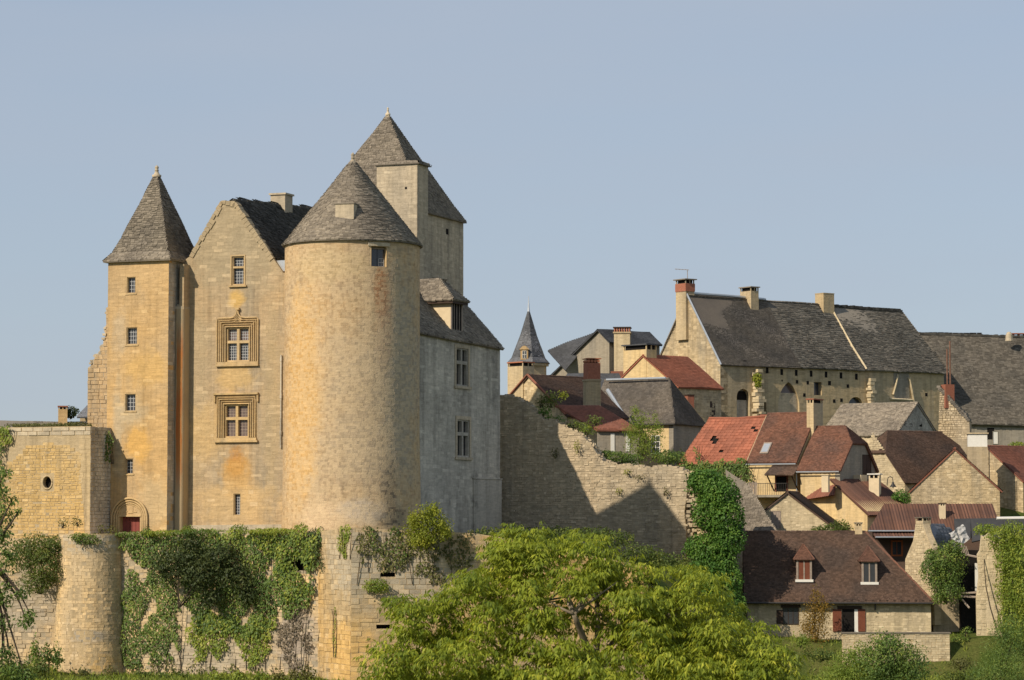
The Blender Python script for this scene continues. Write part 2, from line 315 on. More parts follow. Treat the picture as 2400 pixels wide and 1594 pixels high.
M['ground'] = t.finish(_col, .95, .05, t.noise(6, 6, .7), .6, .08)
t = NT('lane_gravel'); M['lane'] = t.finish(t.mix(t.noise(2, 5), (.30, .25, .18), (.38, .32, .24)), .95, .05, t.noise(20, 4), .3, .02)

# ------------------------------------------------------------------ coursed stone
def cuts(poly, z):
    xs = []; n = len(poly)
    for i in range(n):
        (x0, z0), (x1, z1) = poly[i], poly[(i + 1) % n]
        if (z0 <= z) != (z1 <= z): xs.append(x0 + (x1 - x0) * (z - z0) / (z1 - z0))
    xs.sort(); return [(xs[i], xs[i + 1]) for i in range(0, len(xs) - 1, 2)]
def isect(A, B):
    out = []
    for a in A:
        for b in B:
            lo, hi = max(a[0], b[0]), min(a[1], b[1])
            if hi - lo > .08: out.append((lo, hi))
    return out
def minus(A, h0, h1):
    out = []
    for a in A:
        if h1 <= a[0] or h0 >= a[1]: out.append(a); continue
        if h0 - a[0] > .06: out.append((a[0], h0))
        if a[1] - h1 > .06: out.append((h1, a[1]))
    return out
def coursed(poly, holes=(), course=(.22, .34), length=(.35, .8), gap=.012, skip=0.0, rg=rng):
    zs = [p[1] for p in poly]; z = min(zs); top = max(zs); out = []
    while z < top - .05:
        h = rg.uniform(*course); h = min(h, top - z); za, zb = z + gap, z + h - gap
        if zb - za > .04:
            iv = isect(cuts(poly, za), cuts(poly, zb))
            for (a0, a1, h0, h1) in holes:
                if h1 > za and h0 < zb: iv = minus(iv, a0 - gap, a1 + gap)
            for (x0, x1) in iv:
                x = x0 + (0 if rg.random() < .5 else -rg.uniform(0, .2))
                while x < x1 - .05:
                    l = rg.uniform(*length)
                    if x1 - (x + l) < .18: l = x1 - x
                    a0 = max(x, x0)
                    if x + l - a0 > .07 and rg.random() >= skip: out.append((a0 + gap, x + l - gap, za, zb))
                    x += l
        z += h
    return out
_cube = {}
def cube_mesh(mat):
    if mat.name not in _cube:
        me = bpy.data.meshes.new('stone'); b = .94
        me.from_pydata([(-1, 1, -1), (1, 1, -1), (1, 1, 1), (-1, 1, 1), (-b, -1, -b * .95), (b, -1, -b), (b * .97, -1, b), (-b, -1, b * .96)], [],
                       [(0, 1, 2, 3), (7, 6, 5, 4), (4, 5, 1, 0), (5, 6, 2, 1), (6, 7, 3, 2), (7, 4, 0, 3)])
        me.materials.append(mat); _cube[mat.name] = me
    return _cube[mat.name]
def lay_stones(groups, parent, n_single=300, name='stone', stuff_name='stonework', rg=rng, single_from=None):
    """groups: (map, stones, proud(lo,hi), material, jitter); the largest n_single become objects, the rest one mesh per material"""
    allst = [(m, s, pr, mat, jt, gi) for gi, (m, ss, pr, mat, jt) in enumerate(groups) for s in ss]
    cand = [x for x in allst if single_from is None or x[5] in single_from]
    cand.sort(key=lambda x: -(x[1][1] - x[1][0]) * (x[1][3] - x[1][2])); singles = set(id(x) for x in cand[:n_single]); mbs = {}
    for x in allst:
        m, (a0, a1, z0, z1), pr, mat, jt, gi = x; d = rg.uniform(*pr)
        if id(x) in singles:
            ac, zc = (a0 + a1) / 2, (z0 + z1) / 2; c = m(ac, zc, 0); T = (m(a1, zc, 0) - m(a0, zc, 0)) / 2; N = (m(ac, zc, 1.0) - c).normalized()
            dep = d + .09; ctr = c + N * (d - dep / 2); Zv = Vector((0, 0, (z1 - z0) / 2)); Nv = -N * (dep / 2)
            mt = Matrix(((T.x, Nv.x, Zv.x, ctr.x), (T.y, Nv.y, Zv.y, ctr.y), (T.z, Nv.z, Zv.z, ctr.z), (0, 0, 0, 1)))
            o = bpy.data.objects.new(name, cube_mesh(mat)); COL.objects.link(o); adopt(o, parent); o.matrix_basis = mt
        else:
            mb = mbs.setdefault(mat.name, (MB(), mat))[0]
            j = [rg.uniform(-jt, jt) for _ in range(8)]
            q = [m(a0 + j[0], z0 + j[1], d), m(a1 + j[2], z0 + j[3], d), m(a1 + j[4], z1 + j[5], d), m(a0 + j[6], z1 + j[7], d), m(a0, z0, -.05), m(a1, z0, -.05), m(a1, z1, -.05), m(a0, z1, -.05)]
            mb.add(q, [(0, 1, 2, 3), (4, 5, 1, 0), (5, 6, 2, 1), (6, 7, 3, 2), (7, 4, 0, 3)], rg.random())
    for mb, mat in mbs.values(): mb.build(stuff_name, mat, parent, kind='stuff')
def face_poly(m, poly): return [m(a, z, 0) for a, z in poly]
def rect(h): return [(h[0], h[2]), (h[1], h[2]), (h[1], h[3]), (h[0], h[3])]

# ------------------------------------------------------------------ roof coverings
class Tiles:
    def __init__(s): s.v = []; s.f = []; s.r = []
    def slab(s, A, B, C, D, n, th, rnd):
        b = len(s.v); g_ = Vector((0, 0, .045 + .045 * math.sin(.8 * A.x + .5 * A.y + .9 * A.z) * math.sin(.6 * A.y - .45 * A.x))); A, B, C, D = A + g_, B + g_, C + g_, D + g_; lo = n * th; up = n * .012
        s.v.extend([(A - n * .09)[:], (B - n * .09)[:], (A + lo)[:], (B + lo)[:], (C + up)[:], (D + up)[:]])
        s.f.extend([(b + 2, b + 3, b + 4, b + 5), (b, b + 1, b + 3, b + 2), (b, b + 2, b + 5, b), (b + 3, b + 1, b + 4, b + 3)][:2]); s.r.extend([rnd, rnd])
    def poly(s, pts, w, e, th, jit=.25, over=.05, rg=rng, holes=()):
        """cover one flat convex roof plane; rows run level, lowest first"""
        pts = [Vector(p) for p in pts]; n = (pts[1] - pts[0]).cross(pts[2] - pts[0])
        if n.length < 1e-6: n = (pts[2] - pts[0]).cross(pts[3] - pts[0])
        n.normalize()
        if n.z < 0: n = -n
        S = Vector((-n.y, n.x, 0)).normalized(); T = n.cross(S)
        if T.z < 0: T = -T; S = -S
        o = pts[0]; q = [((p - o).dot(S), (p - o).dot(T)) for p in pts]
        t0, t1 = min(p[1] for p in q), max(p[1] for p in q); t = t0 - over
        while t < t1 - .02:
            c = cuts(q, min(max(t + e * .5, t0 + 1e-3), t1 - 1e-3))
            for (a, b) in c:
                x = a - rg.uniform(0, w * .5)
                while x < b - w * .15:
                    ww = w * rg.uniform(1 - jit, 1 + jit); x1 = min(x + ww, b + .03); x0 = max(x, a - .03); tj = t + e * rg.uniform(-jit, jit) * .6
                    hid = any(h[0] < (x0 + x1) / 2 < h[1] and h[2] < t + e * .5 < h[3] for h in holes)
                    if not hid:
                        g = w * .03; tt = min(t + e * 1.55, t1 + .02)
                        s.slab(o + S * (x0 + g) + T * tj, o + S * (x1 - g) + T * (tj + e * rg.uniform(-jit, jit) * .25), o + S * (x1 - g) + T * tt, o + S * (x0 + g) + T * tt, n, th * rg.uniform(1 - jit, 1 + jit * 1.5), rg.random())
                    x += ww
            t += e
        return s
    def cone(s, c, prof, w, e, th, jit=.3, rg=rng):
        """prof: (radius, z) from eave to top"""
        for (r0, z0), (r1, z1) in zip(prof, prof[1:]):
            L = math.hypot(r0 - r1, z1 - z0); k = max(1, int(L / e)); sl = Vector((r1 - r0, z1 - z0)) / L
            for i in range(k):
                f = i / k; ra = r0 + (r1 - r0) * f; za = z0 + (z1 - z0) * f; n = max(6, int(2 * math.pi * ra / w)); ph = rg.random() * 6
                for j in range(n):
                    q0 = ph + 2 * math.pi * j / n; q1 = q0 + 2 * math.pi / n * .97; jj = e * rg.uniform(-jit, jit) * .6
                    def pt(q, d): return Vector((c.x + (ra + sl.x * d) * math.cos(q), c.y + (ra + sl.x * d) * math.sin(q), za + sl.y * d))
                    qm = (q0 + q1) / 2; nn = Vector((math.cos(qm) * sl.y, math.sin(qm) * sl.y, -sl.x))
                    s.slab(pt(q0, jj), pt(q1, jj + e * rg.uniform(-jit, jit) * .25), pt(q1, e * 1.5), pt(q0, e * 1.5), nn, th * rg.uniform(1 - jit, 1 + jit * 1.5), rg.random())
        return s
    def build(s, name, mat, parent):
        return mesh_arrays(name, np.array(s.v), np.array(s.f), np.array(s.r), mat, parent, 'stuff')
ROOFS = {  # kind: (material, width, exposure, thickness, jitter, child name)
    'lauze': ('lauze', .30, .17, .055, .42, 'stone_slates'), 'lauze_far': ('lauze_far', .36, .21, .06, .42, 'stone_slates'), 'lauze_barn': ('lauze_barn', .36, .21, .06, .42, 'stone_slates'), 'lauze_dark': ('lauze_dark', .34, .20, .07, .5, 'stone_slates'),
    'slate': ('slate', .24, .15, .014, .12, 'slates'), 'slate_lit': ('slate_lit', .24, .15, .014, .12, 'slates'), 'slate_brown': ('slate_brown', .26, .16, .016, .15, 'slates'),
    'brown': ('brown', .20, .13, .022, .2, 'plain_tiles'), 'brown_dk': ('brown_dk', .20, .13, .02, .18, 'plain_tiles'), 'russet': ('russet', .20, .13, .024, .25, 'plain_tiles'),
    'red': ('red', .26, .27, .035, .12, 'roof_tiles'), 'red_dull': ('red_dull', .24, .24, .03, .12, 'roof_tiles')}
def roof(planes, kind, parent, thick=.12, name='roof', holes=(), scale=1.0):
    """planes: lists of 3-D points (eave first); a slab under the covering plus the covering itself"""
    mk, w, e, th, jit, cn = ROOFS[kind]; mb = MB(); ti = Tiles()
    for p in planes:
        p = [Vector(x) for x in p]; n = (p[1] - p[0]).cross(p[2] - p[0]); n = n if n.z > 0 else -n; n.normalize()
        mb.prism([x - n * .01 for x in p], -n * thick); ti.poly(p, w * scale, e * scale, th, jit, holes=holes)
    r = mb.build(name, M[mk], parent); ti.build(cn, M[mk], r); return r
def corrugated(planes, mat, parent, pitch=.22, amp=.035, name='roof', along_slope=True):
    """ribbed sheet roof: ridges and furrows running down the slope"""
    mb = MB()
    for pts in planes:
        pts = [Vector(p) for p in pts]; n = (pts[1] - pts[0]).cross(pts[2] - pts[0]).normalized(); n = n if n.z > 0 else -n
        S = Vector((-n.y, n.x, 0)).normalized(); T = n.cross(S); T = T if T.z > 0 else -T
        o = pts[0]; q = [((p - o).dot(T), (p - o).dot(S)) for p in pts]; s0, s1 = min(p[1] for p in q), max(p[1] for p in q)
        k = max(2, int((s1 - s0) / pitch * 2)); prev = None
        for i in range(k + 1):
            sx = s0 + (s1 - s0) * i / k; c = cuts(q, min(max(sx, s0 + 1e-3), s1 - 1e-3)); h = amp if i % 2 else -amp * .2
            if not c: continue
            cur = (o + S * sx + T * (c[0][0] - .06) + n * h, o + S * sx + T * c[0][1] + n * h)
            if prev: mb.quad(prev[0], cur[0], cur[1], prev[1], rng.random())
            prev = cur
        mb.prism([p - n * .06 for p in pts], -n * .08)
    return mb.build(name, mat, parent)

# ------------------------------------------------------------------ openings
def window(m, h, parent, rec=.32, cols=1, rows=(), mull=.10, frame='mould', glass='glass', lead=(.20, .22), name='window', bars='lead', label=None, rim=.06):
    """h = (a0, a1, z0, z1) opening; stone cross, panes and glazing bars set back in it"""
    a0, a1, z0, z1 = h; f = MB(); e = .004
    xs = [a0] + [a0 + (a1 - a0) * (i + 1) / cols for i in range(cols - 1)] + [a1]; zs = [z0] + [z0 + (z1 - z0) * r for r in rows] + [z1]
    f.fbox(m, a0 + e, a0 + rim, z0 + e, z1 - e, -rec, -.05); f.fbox(m, a1 - rim, a1 - e, z0 + e, z1 - e, -rec, -.05)
    f.fbox(m, a0 + rim, a1 - rim, z1 - rim, z1 - e, -rec, -.05); f.fbox(m, a0 + rim, a1 - rim, z0 + e, z0 + rim, -rec, -.05)
    for x in xs[1:-1]: f.fbox(m, x - mull / 2, x + mull / 2, z0 + rim, z1 - rim, -rec, -.045)
    for z in zs[1:-1]: f.fbox(m, a0 + rim, a1 - rim, z - mull / 2, z + mull / 2, -rec, -.048)
    w = f.build(name, M[frame], parent, label=label); k = 0
    for i in range(len(xs) - 1):
        for j in range(len(zs) - 1):
            g = glass if isinstance(glass, str) else glass[j % len(glass)]
            x0, x1, y0, y1 = xs[i] + mull / 2, xs[i + 1] - mull / 2, zs[j] + mull / 2, zs[j + 1] - mull / 2
            x0, x1 = max(x0, a0 + rim), min(x1, a1 - rim); y0, y1 = max(y0, z0 + rim), min(y1, z1 - rim)
            MB().fbox(m, x0 - .02, x1 + .02, y0 - .02, y1 + .02, -rec - .05, -rec + .03).build('pane', M[g], w)
            if lead:
                b = MB(); nx, ny = max(1, round((x1 - x0) / lead[0])), max(1, round((y1 - y0) / lead[1])); t_ = .017
                for q in range(nx + 1):
                    x = x0 + (x1 - x0) * q / nx; b.fbox(m, x - t_, x + t_, y0, y1, -rec + .032, -rec + .05)
                for q in range(ny + 1):
                    y = y0 + (y1 - y0) * q / ny; b.fbox(m, x0, x1, y - t_, y + t_, -rec + .034, -rec + .048)
                b.build('glazing_bars', M[bars], w)
    return w
def ring(mb, m, a0, a1, z0, z1, w, d0, d1, sides='LTRB', r=.5):
    """rectangular moulding of width w outside the given opening"""
    if 'L' in sides: mb.fbox(m, a0 - w, a0, z0 - (w if 'B' in sides else 0), z1 + w, d0, d1, r)
    if 'R' in sides: mb.fbox(m, a1, a1 + w, z0 - (w if 'B' in sides else 0), z1 + w, d0, d1, r)
    if 'T' in sides: mb.fbox(m, a0 + .002, a1 - .002, z1, z1 + w, d0, d1 - .003, r)
    if 'B' in sides: mb.fbox(m, a0 + .002, a1 - .002, z0 - w, z0, d0, d1 - .003, r)

# ------------------------------------------------------------------ foliage
NPR = np.random.default_rng(5)
def unit(a): return a / np.maximum(np.linalg.norm(a, axis=1, keepdims=True), 1e-9)
def kites(P, D, N, L, Wd, sag=.12):
    D = unit(D); S = unit(np.cross(D, N)); L = L[:, None]; Wd = Wd[:, None]; N2 = unit(np.cross(S, D))
    v0 = P; v1 = P + D * L * .42 + S * Wd * .5 - N2 * L * .04; v2 = P + D * L + np.array([0, 0, -1.0]) * L * sag; v3 = P + D * L * .42 - S * Wd * .5 - N2 * L * .04
    V = np.stack([v0, v1, v2, v3], 1).reshape(-1, 3); return V, np.arange(len(V)).reshape(-1, 4)
class Leaves:
    def __init__(s): s.V = []; s.F = []; s.R = []; s.n = 0
    def add(s, P, D, N, L, Wd, sag=.12, rnd=None):
        V, Fc = kites(P, D, N, L, Wd, sag); s.V.append(V); s.F.append(Fc + s.n); s.n += len(V); s.R.append(NPR.random(len(Fc)) if rnd is None else rnd); return s
    def build(s, name, mat, parent=None, kind='stuff'):
        return mesh_arrays(name, np.concatenate(s.V), np.concatenate(s.F), np.concatenate(s.R), mat, parent, kind)
    def blob(s, c, rad, dens=60, size=.16, ratio=.6, lump=.25, fill=.45, shell=1.0, droop=.4):
        """leaves through the outer part of a lumpy ellipsoid"""
        rad = np.array(rad, float); area = 4 * math.pi * ((rad[0] * rad[1]) ** 1.6 / 3 + (rad[0] * rad[2]) ** 1.6 / 3 + (rad[1] * rad[2]) ** 1.6 / 3) ** (1 / 1.6)
        n = max(20, int(area * dens)); d = unit(NPR.normal(size=(n, 3))); ph = NPR.random((6, 4)) * 6
        l = sum(np.sin(d[:, 0] * (3 + 2 * k) * 1.1 + ph[k, 0]) * np.sin(d[:, 1] * (3 + 2 * k) + ph[k, 1]) * np.sin(d[:, 2] * (3 + 2 * k) + ph[k, 2]) / (1 + .35 * k) for k in range(6))
        rr = (1 + lump * l) * (1 - fill * NPR.random(n) ** 1.7); P = np.array(c) + d * rad * rr[:, None] * shell
        N = unit(d * .7 + NPR.normal(size=(n, 3)) * .55 + np.array([0, 0, .35])); D = np.cross(N, NPR.normal(size=(n, 3))) + np.array([0, 0, -droop])
        L = size * NPR.uniform(.6, 1.35, n); return s.add(P, D, N, L, L * ratio)
    def sheet(s, m, poly, dens=70, size=.16, thick=.35, ratio=.8, hole=.0, freq=1.2, rag=.25):
        """climbing leaves over a wall face: poly in (a, z); bulges and thin patches by a slow wave"""
        a = np.array(poly); lo, hi = a.min(0), a.max(0); n = int((hi[0] - lo[0]) * (hi[1] - lo[1]) * dens)
        q = lo + (hi - lo) * NPR.random((n, 2)); qj = q + rag * np.stack([np.sin(q[:, 1] * 3.1 + 1) + .6 * np.sin(q[:, 1] * 7.7), np.sin(q[:, 0] * 3.7) + .6 * np.sin(q[:, 0] * 8.3 + 2)], 1) * .6
        ins = np.zeros(n, bool); k = len(a)
        for i in range(k):
            x0, y0 = a[i]; x1, y1 = a[(i + 1) % k]; cr = ((y0 > qj[:, 1]) != (y1 > qj[:, 1])); xx = x0 + (x1 - x0) * (qj[:, 1] - y0) / (y1 - y0 + 1e-12); ins ^= cr & (qj[:, 0] < xx)
        w = .5 + .25 * (np.sin(q[:, 0] * freq * 2.1 + 1.3 * np.sin(q[:, 1] * freq)) + np.sin(q[:, 1] * freq * 1.7 + 2 + np.sin(q[:, 0] * freq * 3.3)))
        ins &= w > hole; q = q[ins]; w = w[ins]; n = len(q)
        if n == 0: return s
        o = m(0, 0, 0); ax = np.array(m(1, 0, 0) - o); nz = np.array(m(0, 0, 1) - o); base = np.array(o)
        dep = thick * (.15 + .85 * np.clip(w, 0, 1)) * NPR.random(n) ** .6
        P = base + ax * q[:, :1] + np.array([0, 0, 1.0]) * q[:, 1:2] + nz * dep[:, None]
        N = unit(nz + NPR.normal(size=(n, 3)) * .5 + np.array([0, 0, .3])); D = ax * NPR.normal(size=(n, 1)) * .6 + np.array([0, 0, -1.0]) + nz * .25 + NPR.normal(size=(n, 3)) * .2
        L = size * NPR.uniform(.6, 1.3, n); return s.add(P, D, N, L, L * ratio)
def px_poly(fr, pts, v=0.0): return [fr.uz(px, py, v) for px, py in pts]
# ================================================================== ground
ZT = CZ - .95                                             # castle terrace level
def lerp_tab(tab, x):
    if x <= tab[0][0]: return tab[0][1]
    for (a, p), (b, q) in zip(tab, tab[1:]):
        if x <= b: return p + (q - p) * (x - a) / (b - a)
    return tab[-1][1]
G_LEFT = [(-400, -2), (5, -1.8), (65, -14), (120, -13.5), (180, -10.8), (215, -10.3), (225, -4), (245, 0), (260, 3), (275, 6), (300, 8), (400, 7), (2000, -10)]
G_RIGHT = [(-400, -2), (5, -1.8), (65, -14), (120, -14), (180, -11.9), (207.5, -11.5), (210, -9.0), (216, -8.7), (225, -6), (235, -3), (245, 0), (260, 3), (275, 6), (300, 8), (400, 7), (2000, -10)]
def ground_z(x, y):
    k = min(max((x - 4) / 10, 0), 1); return CZ + lerp_tab(G_LEFT, y) * (1 - k) + lerp_tab(G_RIGHT, y) * k
gxs = sorted(set([-9000, -4000, -1500, -600, -250, -120] + list(range(-60, 64, 4)) + [120, 250, 600, 1500, 4000, 9000]))
gys = sorted(set([-400, -100, -30, 0] + list(range(10, 180, 5)) + [180 + 2.5 * k for k in range(50)] + [360, 450, 700, 1500, 4000, 12000]))
gv = [(x, y, ground_z(x, y) + .25 * math.sin(x * .31) * math.sin(y * .23) - (8 if y > 4000 else 0)) for y in gys for x in gxs]; nx = len(gxs)
gf = [(j * nx + i, j * nx + i + 1, (j + 1) * nx + i + 1, (j + 1) * nx + i) for j in range(len(gys) - 1) for i in range(nx - 1)]
g = MB(); g.add(gv, gf); go = g.build('ground', M['ground'], smooth=True, kind='structure')

# ================================================================== castle
C = Fr(550, 200, -21)
castle = thing('castle', 'large ochre stone castle with round tower, pointed turret and tall square keep', 'castle', C.P(4, 6, ZT))
skins = []                                                # stone groups of the whole castle
def hole_px(fr, x0, y0, x1, y1, v=0.0):
    a = fr.uz(x0, y1, v); b = fr.uz(x1, y0, v); return (a[0], b[0], a[1], b[1])
def hole_px_u(fr, x0, y0, x1, y1, u=0.0):
    a = fr.vz(x0, y1, u); b = fr.vz(x1, y0, u); return (a[0], b[0], a[1], b[1])

# ---- gable front
mf = C.face_v(0.0)
gw_poly = [(C.uz(408, 1250)[0], ZT - 1.0), (C.uz(700, 1250)[0], ZT - 1.0)] + px_poly(C, [(700, 640), (664, 640), (641, 606), (552, 474), (519, 472), (446, 600), (430, 612), (408, 622)])
w1 = hole_px(C, 543, 600, 573, 669); w2 = hole_px(C, 530, 767, 585, 848); w3 = hole_px(C, 526, 948, 583, 1026); w4 = hole_px(C, 547, 1157, 564, 1208)
gh = [w1, w2, w3, w4]
MB().prism(face_poly(mf, gw_poly), C.V * .8, holes=[[mf(a, z, 0) for a, z in rect(h)] for h in gh]).build('gable_wall', M['castle'], castle)
pad = [(w1[0] - .08, w1[1] + .08, w1[2] - .2, w1[3] + .1), (w2[0] - .8, w2[1] + .75, w2[2] - .35, w2[3] + .75), (w3[0] - .85, w3[1] + .8, w3[2] - .25, w3[3] + .85), (w4[0] - .12, w4[1] + .12, w4[2] - .05, w4[3] + .12)]
skins.append((mf, coursed(gw_poly, pad, (.20, .33), (.4, .95), .005, .22), (.003, .010), M['castle'], .004))
window(mf, w1, castle, rows=(.62,), mull=.14, glass='glass', lead=(.2, .22), rim=.09)
window(mf, w2, castle, cols=2, rows=(.58,), mull=.2, glass=['glass', 'glass_warm'], lead=(.19, .2), rim=.1)
window(mf, w3, castle, cols=2, rows=(.58,), mull=.2, glass=['glass_warm', 'glass_warm'], lead=(.22, .22), rim=.1, bars='wood_grey')
window(mf, w4, castle, lead=(.17, .2), rim=.05)
def surround(h, outer, deep=.12, sides='LTR'):
    """stepped round mouldings and grooves round a big cross window"""
    mb = MB(); acc = sum(outer); ring(mb, mf, h[0], h[1], h[2], h[3], acc - .02, -.02, .012, sides); x = .05
    for i in range(4):
        rr = .058 if i % 2 == 0 else .046; d = .07 + .018 * i
        mb.tube([mf(h[0] - x, h[2], d), mf(h[0] - x, h[3] + x, d), mf(h[1] + x, h[3] + x, d), mf(h[1] + x, h[2], d)], rr, 6); x += acc / 4.15
    return mb, acc
for h, ogee in ((w2, True), (w3, False)):
    mb, acc = surround(h, (.16, .19, .18, .16))
    s = mb.build('window_surround', M['mould'], castle)
    sill = MB(); sill.fbox(mf, h[0] - acc - .08, h[1] + acc + .08, h[2] - .34, h[2] - .20, -.02, .20); sill.fbox(mf, h[0] - acc + .03, h[1] + acc - .03, h[2] - .20, h[2] - .02, -.02, .13)
    sill.build('sill', M['mould'], s)
    hd = MB(); zt = h[3] + acc; uc = (h[0] + h[1]) / 2; L, Rr = h[0] - acc - .02, h[1] + acc + .02
    if ogee:
        pl = [mf(L, h[2] - .2, .1), mf(L, zt - .12, .1), mf(L + .12, zt, .1), mf(uc - .62, zt, .1), mf(uc - .32, zt + .04, .12), mf(uc - .12, zt + .22, .14), mf(uc - .03, zt + .5, .16), mf(uc + .05, zt + .62, .17)]
        pr = [mf(Rr, h[2] - .2, .1), mf(Rr, zt - .12, .1), mf(Rr - .12, zt, .1), mf(uc + .62, zt, .1), mf(uc + .30, zt + .04, .12), mf(uc + .12, zt + .22, .14), mf(uc + .05, zt + .5, .16)]
        hd.tube(pl, .055, 6); hd.tube(pr, .055, 6)
        for k, dz in ((.36, -.16), (.28, -.32)):
            hd.tube([mf(uc - .62, zt + dz, .09), mf(uc - .3, zt + dz + .03, .09), mf(uc - .1, zt + dz + .16, .1), mf(uc, zt + dz + .34, .11), mf(uc + .1, zt + dz + .16, .1), mf(uc + .3, zt + dz + .03, .09), mf(uc + .62, zt + dz, .09)], .035, 5)
        hd.fbox(mf, uc - .10, uc + .17, zt + .58, zt + .72, .02, .24)
    else:
        hd.fbox(mf, L - .1, Rr + .1, zt + .02, zt + .15, -.02, .24); hd.fbox(mf, L - .1, L + .02, zt - .5, zt + .02, -.02, .16); hd.fbox(mf, Rr - .02, Rr + .1, zt - .5, zt + .02, -.02, .16)
    hd.build('hood_mould', M['mould'], s)
sl = MB(); ring(sl, mf, w1[0], w1[1], w1[2], w1[3], .09, -.02, .05, 'LTR'); sl.fbox(mf, w1[0] - .2, w1[1] + .2, w1[2] - .13, w1[2] - .02, -.02, .16)
sl.build('window_surround', M['mould'], castle)
# footing, rake stones along the gable, drain pipe
MB().prism(face_poly(C.face_v(-.12), [(gw_poly[0][0] + .9, ZT - 1), (C.uz(664, 1230)[0], ZT - 1), C.uz(664, 1229), C.uz(443, 1231)]), C.V * .14).build('footing', M['keep'], castle)
rk = [(446, 600), (519, 472), (552, 474), (641, 606)]
for (p, q) in zip(rk, rk[1:]):
    a, b = C.uz(*p), C.uz(*q); L = math.hypot(b[0] - a[0], b[1] - a[1]); n = max(2, int(L / .34))
    for i in range(n):
        f0, f1 = i / n, (i + .93) / n; w = rng.uniform(.03, .10); e = rng.uniform(.18, .42); k = rng.uniform(-.05, .05)
        x0, z0, x1, z1 = a[0] + (b[0] - a[0]) * f0, a[1] + (b[1] - a[1]) * f0, a[0] + (b[0] - a[0]) * f1, a[1] + (b[1] - a[1]) * f1
        dx, dz = -(z1 - z0) / (L / n), (x1 - x0) / (L / n)
        if dz < 0: dx, dz = -dx, -dz
        q8 = [mf(x0 - dx * e, z0 - dz * e, .07), mf(x1 - dx * e, z1 - dz * e, .07), mf(x1 - dx * e, z1 - dz * e, -.5), mf(x0 - dx * e, z0 - dz * e, -.5), mf(x0 + dx * w, z0 + dz * w + k, .07), mf(x1 + dx * w, z1 + dz * w, .07), mf(x1 + dx * w, z1 + dz * w, -.55), mf(x0 + dx * w, z0 + dz * w + k, -.55)]
        MB().hexa(q8, rng.random()).build('coping_stone', M['castle'], castle)
dp = MB(); pu = C.uz(664, 900)[0] - .13
dp.tube([C.P(pu, -.10, C.uz(664, 832)[1]), C.P(pu, -.10, C.uz(664, 1050)[1])], .055, 8)
for y in (838, 925, 1010): dp.tube([C.P(pu, -.10, C.uz(664, y)[1]), C.P(pu, -.10, C.uz(664, y + 9)[1])], .085, 8)
dp.build('drainpipe', M['wing'], castle)
z_v = C.uz(650, 618)[1]
MB().hexa([C.P(C.uz(640, 606)[0] - .15, .3, z_v - .5), C.P(4.4, .15, z_v - .55), C.P(4.4, 7, z_v - .2), C.P(C.uz(640, 606)[0] - .15, 7, z_v - .2), C.P(C.uz(640, 606)[0] - .15, .3, z_v + .25), C.P(4.4, .15, z_v + .25), C.P(4.4, 7, z_v + .5), C.P(C.uz(640, 606)[0] - .15, 7, z_v + .5)]).build('zinc_gutter', M['zinc'], castle)
# ---- body and roof behind the gable
uL, zL = C.uz(440, 606); uR, zR = C.uz(643, 608); uc = (uL + uR) / 2; zr0 = C.uz(536, 469)[1]
MB().box(C, uL + .3, uR - .3, .8, 16, ZT - 1, min(zL, zR) - .3).build('hall_wall', M['castle'], castle)
D_ = 16.5; rs = 1.0
roof([[C.P(uR, .25, zR), C.P(uR, D_, zR + .9), C.P(uc, D_, zr0 + rs), C.P(uc, .25, zr0)], [C.P(uL, .25, zL), C.P(uL, D_, zL + .9), C.P(uc, D_, zr0 + rs), C.P(uc, .25, zr0)]], 'lauze_dark', castle, .15, 'main_roof')  # darker slates paint in the shade of the slope turned from the sun
rd = MB()
for i in range(42):
    v = .3 + i * .39; z = zr0 + rs * (v - .25) / (D_ - .25); k = rng.uniform(-.05, .07)
    rd.box(C, uc - .22, uc + .22, v, v + .36, z - .18, z + .06 + k, rng.random())
rd.build('ridge_stones', M['lauze_dark'], castle, kind='stuff')
def chimney(fr, u0, u1, v0, v1, z0, z1, parent, mat='keep', cap='keep', cap_h=.14, over=.1, pots=None, name='chimney', band=None, holes_gap=0.0, capmat=None):
    c = MB().box(fr, u0, u1, v0, v1, z0, z1 - cap_h - holes_gap).build(name, M[mat], parent)
    if holes_gap:
        p = MB(); w = .1
        for a, b in ((u0, v0), (u1 - w, v0), (u0, v1 - w), (u1 - w, v1 - w), ((u0 + u1) / 2 - w / 2, v0), ((u0 + u1) / 2 - w / 2, v1 - w)): p.box(fr, a, a + w, b, b + w, z1 - cap_h - holes_gap, z1 - cap_h)
        p.build('chimney_pillars', M[mat], c)
        MB().box(fr, u0 + .14, u1 - .14, v0 + .14, v1 - .14, z1 - cap_h - holes_gap, z1 - cap_h - .02).build('flue', M['dark'], c)
    MB().box(fr, u0 - over, u1 + over, v0 - over, v1 + over, z1 - cap_h, z1).build('chimney_cap', M[capmat or cap], c)
    if band: MB().box(fr, u0 - .05, u1 + .05, v0 - .05, v1 + .05, band[0], band[1]).build('chimney_band', M[band[2]], c)
    if pots:
        n, pm = pots
        for i in range(n):
            x = u0 + (u1 - u0) * (i + .5) / n; MB().lathe(fr.P(x, (v0 + v1) / 2, 0), [(.12, z1), (.09, z1 + .35), (.11, z1 + .4)], 10).build('chimney_pot', M[pm], c)
    return c
cv = 7.7; cu = C.uz(634, 470, cv)[0]; cu1 = C.uz(668, 470, cv)[0]
chimney(C, cu, cu1, cv, cv + 1.3, zr0 - 1.2, C.uz(640, 453, cv)[1], castle, 'keep', 'keep', .13, .1)

